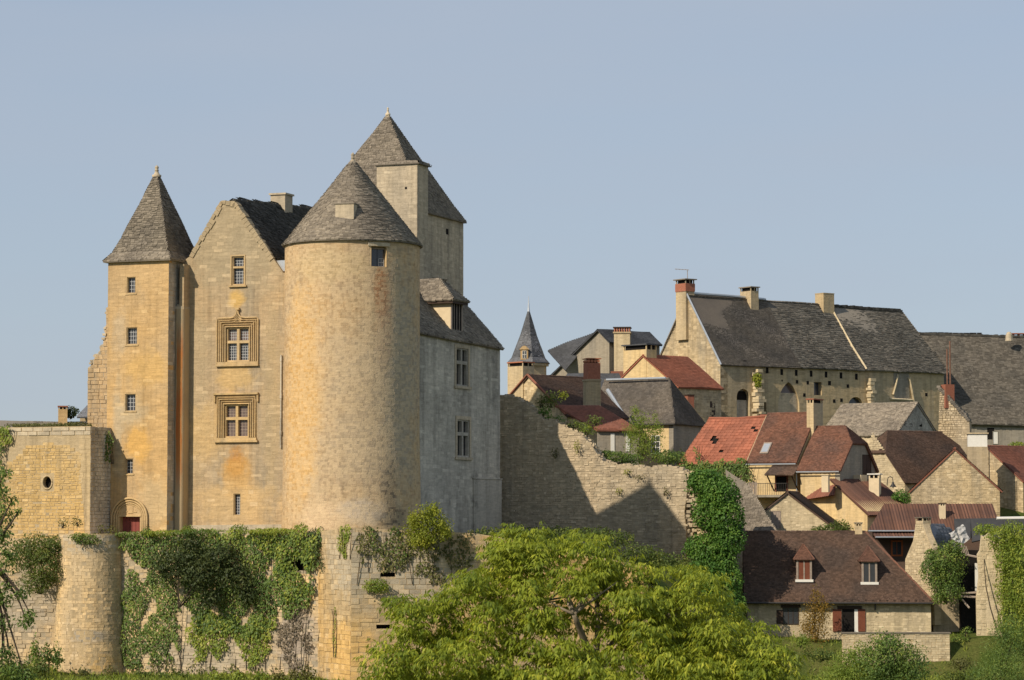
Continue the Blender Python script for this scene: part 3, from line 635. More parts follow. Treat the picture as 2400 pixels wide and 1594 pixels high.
# ---- stair turret with bell-cast pyramid roof
tv = -2.0; mt = C.face_v(tv); tu0 = C.uz(251, 900, tv)[0]; tu1 = C.uz(393.5, 900, tv)[0]; tze = C.uz(394, 607, tv)[1]; tdep = 5.3
th = [hole_px(C, 297, 649, 318, 688, tv), hole_px(C, 296, 767, 322, 808, tv), hole_px(C, 293, 923, 318, 964, tv), hole_px(C, 293, 1075, 312, 1111, tv)]
dr = hole_px(C, 281, 1211, 328, 1252, tv); dr = (dr[0], dr[1], ZT - .3, dr[3])
tp = [(tu0, ZT - 1), (tu1, ZT - 1), (tu1, tze), (tu0, tze)]
MB().prism(face_poly(mt, tp), C.V * .8, holes=[[mt(a, z, 0) for a, z in rect(h)] for h in th + [dr]]).build('turret_front', M['castle_hot'], castle)
MB().box(C, tu0, tu1, tv + .8, tv + tdep, ZT - 1, tze).build('turret_wall', M['castle'], castle)
ac, zc_ = (dr[0] + dr[1]) / 2, dr[3] - .02; ar = C.uz(347, 1200, tv)[0] - ac
skins.append((mt, coursed(tp, [(h[0] - .1, h[1] + .1, h[2] - .1, h[3] + .1) for h in th] + [(ac - ar - .05, ac + ar + .05, ZT - 1, zc_ + ar + .1)], (.20, .33), (.4, .95), .005, .22), (.003, .010), M['castle_hot'], .004))
ms = C.face_u(tu1); skins.append((ms, coursed([(tv, ZT - 1), (0, ZT - 1), (0, tze), (tv, tze)], (), (.22, .34), (.4, .8), .006, .1), (.003, .012), M['wing'], .004))
for h in th:
    w = window(mt, h, castle, lead=(.22, .26), rim=.05, rec=.3)
    MB().fbox(mt, h[0] - .1, h[1] + .1, h[2] - .1, h[2] - .004, -.02, .05).build('sill', M['mould'], w)
dl = MB(); dl.fbox(mt, dr[0], dr[1], dr[2], dr[3], -.5, -.42)
dleaf = dl.build('door', M['door_red'], castle, label='oxblood red plank door under a round moulded arch')
pl = MB(); nb = 6
for i in range(nb): pl.fbox(mt, dr[0] + (dr[1] - dr[0]) * i / nb + .012, dr[0] + (dr[1] - dr[0]) * (i + 1) / nb - .012, dr[2], dr[3] - .02, -.42, -.395, rng.random())
pl.build('door_planks', M['door_red'], dleaf)
arch = MB(); hw = (dr[1] - dr[0]) / 2
for i, (ra, rd_, dd) in enumerate(((ar - .03, .085, .12), (ar - .21, .075, .07), (ar - .37, .07, .02), (ar - .50, .06, -.02))):
    path = [mt(ac - ra, ZT - 1, dd)] + [mt(ac + ra * math.cos(q), zc_ - .1 + ra * math.sin(q), dd) for q in [math.pi - math.pi * k / 24 for k in range(25)]] + [mt(ac + ra, ZT - 1, dd)]
    arch.tube(path, rd_, 7)
ao = arch.build('door_arch', M['mould'], castle, smooth=True)
ty = [mt(ac + (ar - .45) * math.cos(q), zc_ - .1 + (ar - .45) * math.sin(q), .012) for q in [math.pi * k / 20 for k in range(21)]]
MB().prism(ty + [mt(ac - ar + .45, dr[3] + .03, .012), mt(ac + ar - .45, dr[3] + .03, .012)], C.V * .02).build('tympanum', M['castle_hot'], ao)
lt = MB(); lt.fbox(mt, dr[0] - .12, dr[1] + .12, dr[3], dr[3] + .1, -.02, .06)
for (x0, y0, x1, y1) in ((-.55, .35, -.2, .55), (-.15, .25, .2, .3), (.2, .25, .25, .75), (.3, .3, .55, .45)): lt.fbox(mt, ac + x0, ac + x1, dr[3] + y0, dr[3] + min(y1, y0 + .06) if abs(x1 - x0) > .06 else dr[3] + y1, 0, .05)
lt.build('lintel', M['mould'], ao)
ov = .30; e0, e1, f0, f1 = tu0 - ov, tu1 + ov, tv - ov, tv + tdep + ov; um, vm = (e0 + e1) / 2, (f0 + f1) / 2
apx = C.P(um, vm, 0); zap = at(372, 412, (C.P(um, vm, 0)).y).z; prof = [(1.0, 0.0), (.815, .10), (.66, .25), (.51, .44), (.27, .72), (.035, 1.0)]
tpl = []; zl0 = tze - .05; Hh = zap - zl0
for (k0, h0), (k1, h1) in zip(prof, prof[1:]):
    A = [C.P(um + sx * (e1 - um) * k0, vm + sy * (f1 - vm) * k0, zl0 + Hh * h0) for sx, sy in ((-1, -1), (1, -1), (1, 1), (-1, 1))]
    B = [C.P(um + sx * (e1 - um) * k1, vm + sy * (f1 - vm) * k1, zl0 + Hh * h1) for sx, sy in ((-1, -1), (1, -1), (1, 1), (-1, 1))]
    for i in range(4): tpl.append([A[i], A[(i + 1) % 4], B[(i + 1) % 4], B[i]])
def skin_roof(planes, kind, parent, name):
    mk, w, e, th_, jit, cn = ROOFS[kind]; mb = MB(); ti = Tiles()
    for p in planes:
        mb.add([Vector(x) for x in p], [tuple(range(len(p)))]); ti.poly(p, w, e, th_, jit, over=0.0)
    r = mb.build(name, M[mk], parent); ti.build(cn, M[mk], r); return r
tr = skin_roof(tpl, 'lauze', castle, 'turret_roof')
eb = MB(); eb.box(C, e0 + .03, e1 - .03, f0 + .03, f1 - .03, zl0 - .07, zl0 + .004); eb.build('eave_course', M['lauze'], tr)
def finial(c, z0, z1, r, parent):
    h = z1 - z0; r = r * .8; return MB().lathe(c, [(r * 1.15, z0 - .1), (r * 1.2, z0 + h * .06), (r * .8, z0 + h * .12), (r * .5, z0 + h * .32), (r * .42, z0 + h * .45), (r * .62, z0 + h * .5), (r * .36, z0 + h * .58), (r * .5, z0 + h * .74), (r * .52, z0 + h * .82), (r * .25, z0 + h * .92), (.01, z1)], 10).build('finial', M['keep'], parent, smooth=True)
finial(C.P(um, vm, 0), zap, at(372, 387, apx.y).z, .36, castle)

# ---- corner buttress with the rust run and the turret's shadow painted on its left
def rust_shadow_mat(u0, u1):
    t = NT('rust_shadow_stone'); col = t.mix(t.ramp(t.noise(.3, 5), .4, .6), (.46, .35, .21), (.39, .31, .20))
    d = t.node('ShaderNodeVectorMath', operation='DOT_PRODUCT'); t.put(d.inputs[0], t.position()); d.inputs[1].default_value = C.U; o = C.O.dot(C.U)
    u = t.math('ADD', t.math('SUBTRACT', d.outputs['Value'], o), t.math('MULTIPLY', t.math('SUBTRACT', t.noise(2.0, 5, .6, t.scaled((1, 1, .25))), .5), .3))
    w = u1 - u0; m = t.math('MULTIPLY', t.ramp(u, u0 + w * .16, u0 + w * .26), t.ramp(u, u0 + w * .78, u0 + w * .92, 1, 0))
    zt_ = at(425, 745, 199).z; zb_ = at(425, 1160, 199).z; m = t.math('MULTIPLY', m, t.math('MULTIPLY', t.ramp(t.z(), zb_, zb_ + 2.5), t.ramp(t.z(), zt_ - 2.5, zt_, 1, 0)))
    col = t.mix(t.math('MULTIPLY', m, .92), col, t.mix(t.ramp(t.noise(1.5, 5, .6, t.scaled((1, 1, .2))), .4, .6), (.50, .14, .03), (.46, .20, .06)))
    col = t.mix(t.math('MULTIPLY', t.ramp(u, u0 + w * .10, u0 + w * .18, 1, 0), .75), col, (.17, .14, .10)); col = t.mix(t.ramp(t.noise(2.2, 6, .7, t.scaled((1.3, 1.3, .12))), .60, .72, 0, .6), col, (.22, .17, .11))  # turret's cast shadow painted as a dark left strip, then dark streaks
    return t.finish(col, .92, .1, t.noise(9, 6, .7), .4, .03)
bu0, bu1 = tu1 + .002, C.uz(444, 900)[0]; bz = C.uz(430, 726)[1]
bm = MB(); npt = 6; ring_ = [(bu0, 0.0), (bu0, -1.0)] + [(bu1 - .32 + .32 * math.sin(q), -1.0 + .32 * (1 - math.cos(q))) for q in [math.pi / 2 * k / npt for k in range(npt + 1)]] + [(bu1, 0.0)]
bm.prism([C.P(a, b, ZT - 1) for a, b in ring_], Vector((0, 0, bz - ZT + 1))); bm.build('corner_buttress', rust_shadow_mat(bu0, bu1), castle, label='rust streaked corner buttress')
pu0_ = C.uz(421, 660, -.9)[0]; MB().box(C, pu0_, bu1 - .03, -.9, -.002, bz - .05, C.uz(430, 622)[1]).build('upper_pier', M['castle'], castle)
cb = MB()
for i in range(3):
    k = 1 - i * .28; cb.prism([C.P(bu0 + (a - bu0) * k, b * k, bz + i * .17) for a, b in ring_], Vector((0, 0, .165)), rng.random())
cb.build('buttress_cap', M['keep'], castle)

# ---- round tower
TY = 198.0; tc = at(823.7, HOR, TY); tr_ = 158.5 / F * TY; cam_ang = math.atan2(-tc.y, -tc.x)
tz1 = at(824, 563, TY - tr_).z; tzb = ZT - 1.2
hy0, hy1 = math.asin((867 - 823.7) / 158.5), math.asin((902 - 823.7) / 158.5); hz0, hz1 = at(884, 625, TY - 4.4).z, at(884, 577, TY - 4.4).z
tw = MB(); NS = 120; angs = sorted([cam_ang + 2 * math.pi * k / NS for k in range(NS)] + [cam_ang + hy0, cam_ang + hy1]); zs = [tzb, tzb + 3, tzb + 6, tzb + 9, hz0, hz1, tz1]
rad_at = lambda z: tr_ + .16 * max(0, 1 - (z - tzb) / 9.0)
for i in range(len(angs)):
    q0, q1 = angs[i], angs[(i + 1) % len(angs)]; qm = q0 + ((q1 - q0) % (2 * math.pi)) / 2 - cam_ang
    for z0, z1 in zip(zs, zs[1:]):
        if hy0 < qm < hy1 and z0 == hz0: continue
        tw.quad(*[Vector((tc.x + rad_at(z) * math.cos(q), tc.y + rad_at(z) * math.sin(q), z)) for q, z in ((q0, z0), (q1, z0), (q1, z1), (q0, z1))])
tw.build('round_tower', M['tower'], castle, smooth=False)
def mtow(a, z, d=0.0):
    q = cam_ang + a / tr_; r = rad_at(z) + d; return Vector((tc.x + r * math.cos(q), tc.y + r * math.sin(q), z))
th_hole = (hy0 * tr_ - .12, hy1 * tr_ + .12, hz0 - .02, hz1 + .12)
amax = tr_ * R(112)
skins.append((mtow, coursed([(-amax, tzb), (amax, tzb), (amax, tz1), (-amax, tz1)], [th_hole], (.15, .25), (.35, .9), .006, .25), (.002, .011), M['tower'], .006))
TFr = Fr(823.7, TY, 0); TFr.O = Vector((tc.x, tc.y, 0)); qa = cam_ang + (hy0 + hy1) / 2
TFr.V = -Vector((math.cos(qa), math.sin(qa), 0)); TFr.U = Vector((-math.sin(qa), math.cos(qa), 0))
mtw = TFr.face_v(-tr_ * math.cos((hy1 - hy0) / 2) - .02); hwid = tr_ * math.sin((hy1 - hy0) / 2)
rv = MB()
for a0, a1 in ((-hwid - .02, -hwid), (hwid, hwid + .02)): rv.fbox(mtw, a0, a1, hz0, hz1, -.6, -.01)
rv.fbox(mtw, -hwid, hwid, hz1 - .02, hz1, -.6, -.01); rv.fbox(mtw, -hwid, hwid, hz0, hz0 + .02, -.6, -.01); rv.build('window_reveal', M['mould'], castle)
wt = MB(); wt.fbox(mtw, -hwid, hwid, hz0, hz1, -.5, -.4); wt = wt.build('tower_window', M['dark'], castle)
sh = MB(); sh.fbox(mtw, -hwid + .05, -.02, hz0 + .05, hz1 - .2, -.4, -.34); sh.fbox(mtw, .02, hwid - .05, hz0 + .05, hz1 - .2, -.4, -.34); sh.build('shutter', M['glass'], wt)
MB().fbox(mtw, -hwid, hwid, hz1 - .18, hz1 - .05, -.4, -.3).build('head_beam', M['wood_grey'], wt); lb = MB()
for x in (.115, .3, .485): lb.fbox(mtw, x - .015, x + .015, hz0 + .06, hz0 + .6, -.34, -.32)
for z in (.06, .33, .6): lb.fbox(mtw, .1, .5, hz0 + z - .015, hz0 + z + .015, -.341, -.321)
lb.build('grille', M['lead'], wt)
MB().fbox(mtw, -hwid - .25, hwid + .25, hz1 + .01, hz1 + .26, -.3, .06).build('lintel', M['keep'], castle)
zc0 = tz1 + .02; zc1 = at(824, 384, TY).z; re = tr_ + .19
cp = [(re, zc0), (re * .985, zc0 + .06), (.20, zc1)]
cr = MB().lathe(tc, [(re - .25, zc0 - .05), (re, zc0 - .03)] + [(r_ - .02, z_) for r_, z_ in cp], 96).build('conical_roof', M['lauze'], castle)
Tiles().cone(tc, [(re, zc0), (.26, zc1)], .29, .155, .055, .45).build('stone_slates', M['lauze'], cr)
finial(tc, zc1, at(824, 357, TY).z, .34, castle)
fz0, fz1 = at(807, 512, 194.6).z, at(807, 479, 194.6).z; BF = Fr(783, 194.45, -14); bw = BF.uz(829, 500)[0]
vb = MB().box(BF, 0, bw, 0, 2.5, fz0 - .1, fz1).build('roof_vent_block', M['keep'], castle)
MB().box(BF, -.05, bw + .06, -.06, 2.5, fz1, fz1 + .07).build('cap_slab', M['lauze'], vb)

# ---- square keep with pyramid roof and tall corner block
CK = Fr(550, 205, -21); kv0 = 17.8; ku1 = CK.uz(995, 500, kv0)[0]; kv1 = CK.vz(1086, 522, ku1)[0]; ku0 = ku1 - 10.0
kz = CK.vz(1086, 522, ku1)[1]
MB().box(CK, ku0, ku1, kv0, kv1, ZT, kz).build('keep_wall', M['keep'], castle)
mk1 = CK.face_u(ku1); slit = hole_px_u(CK, 1045, 537, 1051, 549, ku1)
skins.append((mk1, coursed([(kv0, ZT + 8), (kv1, ZT + 8), (kv1, kz), (kv0, kz)], [slit], (.2, .32), (.35, .8), .008, .1), (.003, .014), M['keep'], .006))
MB().fbox(mk1, slit[0], slit[1], slit[2], slit[3], -.02, .004).build('arrow_slit', M['dark'], castle)
ko = .22; kc = CK.P((ku0 + ku1) / 2, (kv0 + kv1) / 2, 0); kza = at(909, 276, kc.y).z
kc = Vector((at(909, 276, kc.y).x, kc.y, 0)); apk = Vector((kc.x, kc.y, kza))
kc4 = [CK.P(ku0 - ko, kv0 - ko, kz - .05), CK.P(ku1 + ko, kv0 - ko, kz - .05), CK.P(ku1 + ko, kv1 + ko, kz - .05), CK.P(ku0 - ko, kv1 + ko, kz - .05)]
k2 = [Vector((kc.x + (p.x - kc.x) * .836, kc.y + (p.y - kc.y) * .836, kz - .05 + (kza - kz) * .155)) for p in kc4]
k3 = [Vector((kc.x + (p.x - kc.x) * .03, kc.y + (p.y - kc.y) * .03, kza)) for p in kc4]
pls = [[kc4[i], kc4[(i + 1) % 4], k2[(i + 1) % 4], k2[i]] for i in range(4)] + [[k2[i], k2[(i + 1) % 4], k3[(i + 1) % 4], k3[i]] for i in range(4)]
skin_roof(pls, 'lauze', castle, 'keep_roof'); MB().prism(kc4, Vector((0, 0, .05))).build('eave_course', M['lauze'], castle)
kq = MB(); kq.hexa([Vector((kc.x + (p.x - kc.x) * .06, kc.y + (p.y - kc.y) * .06, kza - .35)) for p in kc4] + [Vector((kc.x + (p.x - kc.x) * .012, kc.y + (p.y - kc.y) * .012, kza + .45)) for p in kc4]); kq.build('roof_cap', M['keep'], castle)
finial(kc, kza + .3, at(909, 251, kc.y).z, .22, castle)
vb0 = kv0 - 2.4; ub1 = CK.uz(978, 381, vb0)[0]; ub0 = CK.uz(883, 388, vb0)[0]; bzt = CK.uz(976, 382, vb0)[1]
vb1 = CK.vz(1003, 450, ub1)[0]; MB().box(CK, ub0, ub1, vb0, vb1, ZT, bzt).build('keep_block', M['keep'], castle)
mb0 = CK.face_v(vb0); put = hole_px(CK, 949, 438, 954, 444, vb0)
skins.append((mb0, coursed([(ub0, bzt - 9), (ub1, bzt - 9), (ub1, bzt), (ub0, bzt)], [put], (.2, .3), (.35, .8), .008, .08), (.003, .014), M['keep'], .006))
skins.append((CK.face_u(ub1), coursed([(vb0, bzt - 9), (vb1, bzt - 9), (vb1, bzt), (vb0, bzt)], (), (.2, .3), (.35, .7), .008, .08), (.003, .014), M['keep'], .006))
MB().fbox(mb0, put[0], put[1], put[2], put[3], -.02, .003).build('putlog_hole', M['dark'], castle)
bs = [CK.P(ub0 - .15, vb0 - .15, bzt), CK.P(ub1 + .22, vb0 - .15, bzt), CK.P(ub1 + .22, vb1 + .2, bzt), CK.P(ub0 - .15, vb1 + .2, bzt)]
bs2 = [CK.P(ub0 + .1, vb0 + .5, bzt + .2), CK.P(ub1 - .3, vb0 + .5, bzt + .2), CK.P(ub1 - .3, vb1 + .25, bzt + .2), CK.P(ub0 + .1, vb1 + .25, bzt + .2)]
skin_roof([[bs[i], bs[(i + 1) % 4], bs2[(i + 1) % 4], bs2[i]] for i in range(4)] + [bs2], 'lauze', castle, 'block_roof'); MB().prism(bs, Vector((0, 0, -.07))).build('eave_course', M['lauze'], castle)

# ---- shaded wing behind the tower
CW = Fr(1172, 220.6, -25); wu = 0.0; mw = CW.face_u(wu); wv1, wze = CW.vz(1172, 816, wu); wv0 = -21.0; tilt = .025    # the eave drops towards the far end
lo = CW.vz(1172, 1124, wu)[1]
wh = [hole_px_u(CW, 1069, 818, 1097, 904, wu), hole_px_u(CW, 1071, 985, 1100, 1071, wu)]
wp = [(wv0, ZT - 1), (wv1, ZT - 1), (wv1, wze), (wv0, wze + tilt * (wv1 - wv0))]
MB().prism(face_poly(mw, wp), -CW.U * .8, holes=[[mw(a, z, 0) for a, z in rect(h)] for h in wh]).build('wing_wall', M['wing'], castle)
MB().box(CW, wu - 8, wu - .8, wv0 + 2, wv1, ZT - 1, wze).build('wing_body', M['wing'], castle)
skins.append((mw, coursed(wp, [(h[0] - .3, h[1] + .3, h[2] - .2, h[3] + .3) for h in wh], (.2, .34), (.4, .9), .006, .12), (.003, .012), M['wing'], .005))
for h in wh:
    w = window(mw, h, castle, cols=2, rows=(.62,), mull=.26, frame='wing', rim=.12, rec=.35, lead=(.3, .3), bars='wood_dk')
    s = MB(); ring(s, mw, h[0], h[1], h[2], h[3], .28, -.02, .05, 'LTR'); s.fbox(mw, h[0] - .4, h[1] + .4, h[2] - .2, h[2] - .004, -.02, .14); s.build('window_surround', M['keep'], w)
bv = CW.vz(1108, 1130, wu)[0]; MB().box(CW, wu + .002, wu + .10, bv, wv1 + .1, ZT - 1, lo).build('plinth', M['wing'], castle); MB().box(CW, wu + .002, wu + .16, bv - .1, wv1 + .15, lo, lo + .07).build('plinth_ledge', M['wing'], castle)
# roof and dormer
wr_u = wu - 4.6; sl_ = math.tan(R(47)); wrz = wze + (wu + .25 - wr_u) * sl_
roof([[CW.P(wu + .25, wv0 + 1, wze - .1 + tilt * (wv1 - wv0)), CW.P(wu + .25, wv1 + .2, wze - .1), CW.P(wr_u, wv1 + .2, wrz), CW.P(wr_u, wv0 + 1, wrz + tilt * (wv1 - wv0))],
      [CW.P(wr_u - 4.85, wv1 + .2, wze - .1), CW.P(wr_u - 4.85, wv0 + 1, wze - .1), CW.P(wr_u, wv0 + 1, wrz + tilt * (wv1 - wv0)), CW.P(wr_u, wv1 + .2, wrz)]], 'lauze', castle, .12, 'wing_roof')
MB().prism([CW.P(wu - .1, wv1, wze), CW.P(wr_u, wv1, wrz - .3), CW.P(wr_u - 4.6, wv1, wze)], CW.V * -.5).build('wing_gable', M['wing'], castle)
du = wu - .55; dv0 = CW.vz(1056, 740, du)[0]; dv1 = CW.vz(1083, 740, du)[0]; dz0 = CW.vz(1057, 770, du)[1]; dz1 = CW.vz(1057, 703, du)[1]
dm = MB(); dm.prism([CW.P(du, dv0, dz0 - .5), CW.P(du, dv0, dz1), CW.P(wr_u + .6, dv0, dz1)], CW.V * (dv1 - dv0)); dorm = dm.build('dormer', M['cream'], castle)
mdf = CW.face_u(du); df = MB(); df.fbox(mdf, dv0, dv0 + .22, dz0 - .2, dz1, 0, .07); df.fbox(mdf, dv1 - .22, dv1, dz0 - .2, dz1, 0, .07); df.fbox(mdf, dv0 + .22, dv1 - .22, dz1 - .2, dz1, 0, .065); df.fbox(mdf, dv0 - .1, dv1 + .1, dz0 - .35, dz0 - .2, 0, .12); df.build('dormer_frame', M['wood_grey'], dorm)
pn = MB(); pn.fbox(mdf, dv0 + .22, dv1 - .22, dz0 - .2, dz1 - .2, .004, .02); pn.build('pane', M['dark'], dorm)
pb = MB(); mv = (dv0 + dv1) / 2
for x in (mv - .45, mv, mv + .45): pb.fbox(mdf, x - .04, x + .04, dz0 - .2, dz1 - .2, .02, .05)
pb.build('dormer_bars', M['wood_grey'], dorm)
ovd = .45; rdz = dz1 + 1.75; vm2 = (dv0 + dv1) / 2; hip = 1.5
ra, rb = CW.P(du + ovd, dv0 - ovd, dz1 - .05), CW.P(du + ovd, dv1 + ovd, dz1 - .05); rc, rdd = CW.P(wr_u - .5, dv1 + ovd, dz1 - .05), CW.P(wr_u - .5, dv0 - ovd, dz1 - .05)
rt0, rt1 = CW.P(du - hip, vm2, rdz), CW.P(wr_u - .5, vm2, rdz)
roof([[rdd, ra, rt0, rt1], [ra, rb, rt0], [rb, rc, rt1, rt0]], 'lauze', dorm, .08, 'dormer_roof')
el = MB(); el.box(CW, wr_u, du + ovd - .1, dv0 - ovd + .1, dv0 - .002, dz1 - .28, dz1 - .06); el.box(CW, du + .08, du + ovd - .1, dv0 - .002, dv1 + ovd - .1, dz1 - .28, dz1 - .06); el.build('dormer_eave_beam', M['wood_dk'], dorm)
lay_stones(skins, castle, 300)

# ---- ruined stub left of the turret
st_v = 1.2; msv = C.face_v(st_v)
stp = px_poly(C, [(262, 1010), (205, 1010), (206, 862), (214, 856), (212, 846), (224, 842), (222, 832), (236, 826), (233, 815), (243, 806), (241, 796), (247, 790), (245, 772), (249, 766), (248, 722), (262, 716)], st_v)
stp[0] = (stp[0][0], ZT); stp[1] = (stp[1][0], ZT)
rw = thing('ruined_wall', 'ragged broken wall stub standing against the left side of the pointed turret', 'ruin', C.P(stp[1][0], st_v, ZT))
MB().prism(face_poly(msv, stp), C.V * 1.1).build('wall_core', M['keep'], rw)
lay_stones([(msv, coursed(stp, (), (.22, .36), (.3, .75), .01, 0), (.01, .06), M['castle'], .02)], rw, 120)
rs_ = MB()
for i in range(60):
    k = rng.randrange(2, len(stp) - 1); f = rng.random(); a = stp[k][0] + (stp[k + 1 if k + 1 < len(stp) else 0][0] - stp[k][0]) * f; z = stp[k][1] + (stp[k + 1 if k + 1 < len(stp) else 0][1] - stp[k][1]) * f
    s = rng.uniform(.06, .16); v = st_v + rng.uniform(0, 1.0); rs_.box(C, a - s, a + s, v - s, v + s, z - s * .6, z + s * .6, rng.random())
rs_.build('rubble', M['keep'], rw, kind='stuff')

# ---- outbuilding wall at the left edge
ov_ = -4.9; mo = C.face_v(ov_); ou0, ou1 = C.uz(-60, 1100, ov_)[0], C.uz(212, 1100, ov_)[0]; ozt = C.uz(210, 999, ov_)[1]
ob = thing('outbuilding', 'flat topped ochre outbuilding wall with a small oval window', 'building', C.P((ou0 + ou1) / 2, ov_, ZT))
oc, ozc = C.uz(111, 1131, ov_); orx, orz = C.uz(121, 1131, ov_)[0] - oc, ozc - C.uz(111, 1145, ov_)[1]
oval = [(oc + orx * math.cos(q), ozc + orz * math.sin(q)) for q in [2 * math.pi * k / 20 for k in range(20)]]
op = [(ou0, ZT - 1.2), (ou1, ZT - 1.2), (ou1, ozt), (ou0, ozt)]
MB().prism(face_poly(mo, op), C.V * .6, holes=[[mo(a, z, 0) for a, z in oval]]).build('front_wall', M['render'], ob)
ow = MB().prism([mo(a, z, -.35) for a, z in oval], C.V * .05).build('oval_window', M['dark'], ob)
oring = MB(); oring.tube([mo(oc + (orx + .05) * math.cos(q), ozc + (orz + .05) * math.sin(q), .0) for q in [2 * math.pi * k / 28 for k in range(29)]], .07, 6); oring.build('window_rim', M['render'], ow, smooth=True)
MB().box(C, ou0, ou1 - .05, ov_ + .6, tv - .3, ZT - 1.2, ozt - .05).build('side_wall', M['wing'], ob)
pa = C.uz(36, 1100, ov_)[0]; patch = px_poly(C, [(-40, 1262), (200, 1262), (196, 1180), (188, 1110), (192, 1062), (160, 1040), (110, 1036), (60, 1044), (28, 1080), (-40, 1090)], ov_)
hole_o = [(oc - orx - .2, oc + orx + .2, ozc - orz - .2, ozc + orz + .2)]
cops = coursed([(ou0, ozt - .62), (ou1, ozt - .62), (ou1, ozt), (ou0, ozt)], (), (.28, .34), (.7, 1.5), .01, 0)
quoin = coursed([(ou1 - .95, ZT - 1.2), (ou1, ZT - 1.2), (ou1, ozt - .66), (ou1 - .95, ozt - .66)], (), (.28, .42), (.5, .95), .008, 0)
lay_stones([(mo, coursed(patch, hole_o, (.13, .25), (.22, .6), .016, .04), (.0, .035), M['outb'], .02), (mo, cops, (.02, .06), M['keep'], .012), (mo, quoin, (.0, .012), M['render'], .005),
            (C.face_u(ou1), coursed([(ov_, ZT - 1.2), (tv, ZT - 1.2), (tv, ozt), (ov_, ozt)], (), (.2, .3), (.3, .6), .012, 0), (.0, .03), M['wing'], .01)], ob, 300)
# ================================================================== terrace retaining walls
W0 = Fr(515, 194, -21); PC = at(823, HOR, 187); PL = at(742, HOR, 191.6)
WP = Fr(823, 187, math.degrees(math.atan2(PC.y - PL.y, PC.x - PL.x))); WR = Fr(823, 187, 6); WL = Fr(70, 199.5, -8)
ret = thing('retaining_wall', 'tall terrace retaining wall half hidden by ivy below the castle', 'wall', Vector((W0.O.x, W0.O.y, CZ - 10)))
zb_ = CZ - 12.5; zw = ZT + .12
def slab(fr, poly, mat, name='wall_face', thick=1.2, holes=()):
    m = fr.face_v(0.0); MB().prism(face_poly(m, poly), fr.V * thick, holes=[[m(a, z, 0) for a, z in rect(h)] for h in holes]).build(name, M[mat], ret)
    for h in holes: MB().fbox(m, h[0] - .05, h[1] + .05, h[2] - .05, h[3] + .05, -1.0, -.6).build('wall_hole', M['dark'], ret)
    return m
def hpx(fr, x0, y0, x1, y1): return hole_px(fr, x0, y0, x1, y1, 0.0)
a0, a1 = W0.uz(280, 1400)[0], W0.uz(752, 1400)[0]; hA = [hpx(W0, 655, 1312, 726, 1337)]
pA = [(a0, zb_), (a1, zb_), (a1, zw + .1), (a0, zw)]; mA = slab(W0, pA, 'mortar_grey', holes=hA)
pB = [(-5.2, zb_), (0, zb_), (0, ZT + .45), (-5.2, ZT + .2)]; mB = slab(WP, pB, 'mortar', holes=[])
hC = [hpx(WR, 892, 1342, 926, 1352), hpx(WR, 882, 1464, 918, 1474)]; cE = WR.uz(1520, 1400)[0]
pC = [(0, zb_), (cE, zb_), (cE, ZT - 2.2), (WR.uz(1180, 1300)[0], ZT - .2), (WR.uz(1110, 1300)[0], ZT + .1), (0, ZT + .45)]; mC = slab(WR, pC, 'mortar', holes=hC)
pD = [(WL.uz(-80, 1400)[0], zb_), (WL.uz(200, 1400)[0], zb_), (WL.uz(200, 1400)[0], CZ - 1.6), (WL.uz(-80, 1400)[0], CZ - 1.9)]; mD = slab(WL, pD, 'mortar_grey')
# round bastion
bc = at(216, HOR, 197.6); br = 77 / F * 197.6; bca = math.atan2(-bc.y, -bc.x)
brad = lambda z: br + .05 * max(0, (CZ - 1 - z)) * .6
bst = MB(); bst.lathe(bc, [(brad(z), z) for z in (zb_, CZ - 8, CZ - 4, zw - .1)] + [(.05, zw - .1)], 40); bst.build('bastion', M['mortar'], ret)
def mbas(a, z, d=0.0):
    q = bca + a / br; r = brad(z) + d; return Vector((bc.x + r * math.cos(q), bc.y + r * math.sin(q), z))
pE = [(-br * 1.75, zb_), (br * 1.75, zb_), (br * 1.75, zw - .1), (-br * 1.75, zw - .15)]
lay_stones([(mB, coursed(pB, (), (.24, .40), (.35, .8), .012, 0), (.0, .045), M['retain_hot'], .012), (mC, coursed(pC, hC, (.24, .42), (.4, .95), .012, 0), (.0, .045), M['retain_hot'], .012),
            (mA, coursed(pA, hA, (.15, .27), (.25, .6), .012, .06), (-.01, .06), M['retain'], .03), (mD, coursed(pD, (), (.18, .32), (.25, .6), .016, .03), (-.01, .06), M['retain'], .03),
            (mbas, coursed(pE, (), (.16, .28), (.3, .7), .008, .15), (.0, .025), M['retain'], .015)], ret, 300, single_from=(0, 1))
# the terrace itself
tp_ = [W0.P(a0 - 14, 6, ZT - .1), W0.P(a0, .6, ZT - .1), W0.P(a1, .6, ZT - .1), WP.P(-.3, 1.0, ZT - .1), WR.P(1.0, 1.0, ZT - .1), WR.P(WR.uz(1130, 1300)[0], 1.0, ZT - .1), CW.P(1.5, -1, ZT - .1), CW.P(0, 14, ZT - .1), C.P(-22, 30, ZT - .1)]
MB().prism(tp_, Vector((0, 0, -6))).build('terrace', M['ground'], kind='structure')

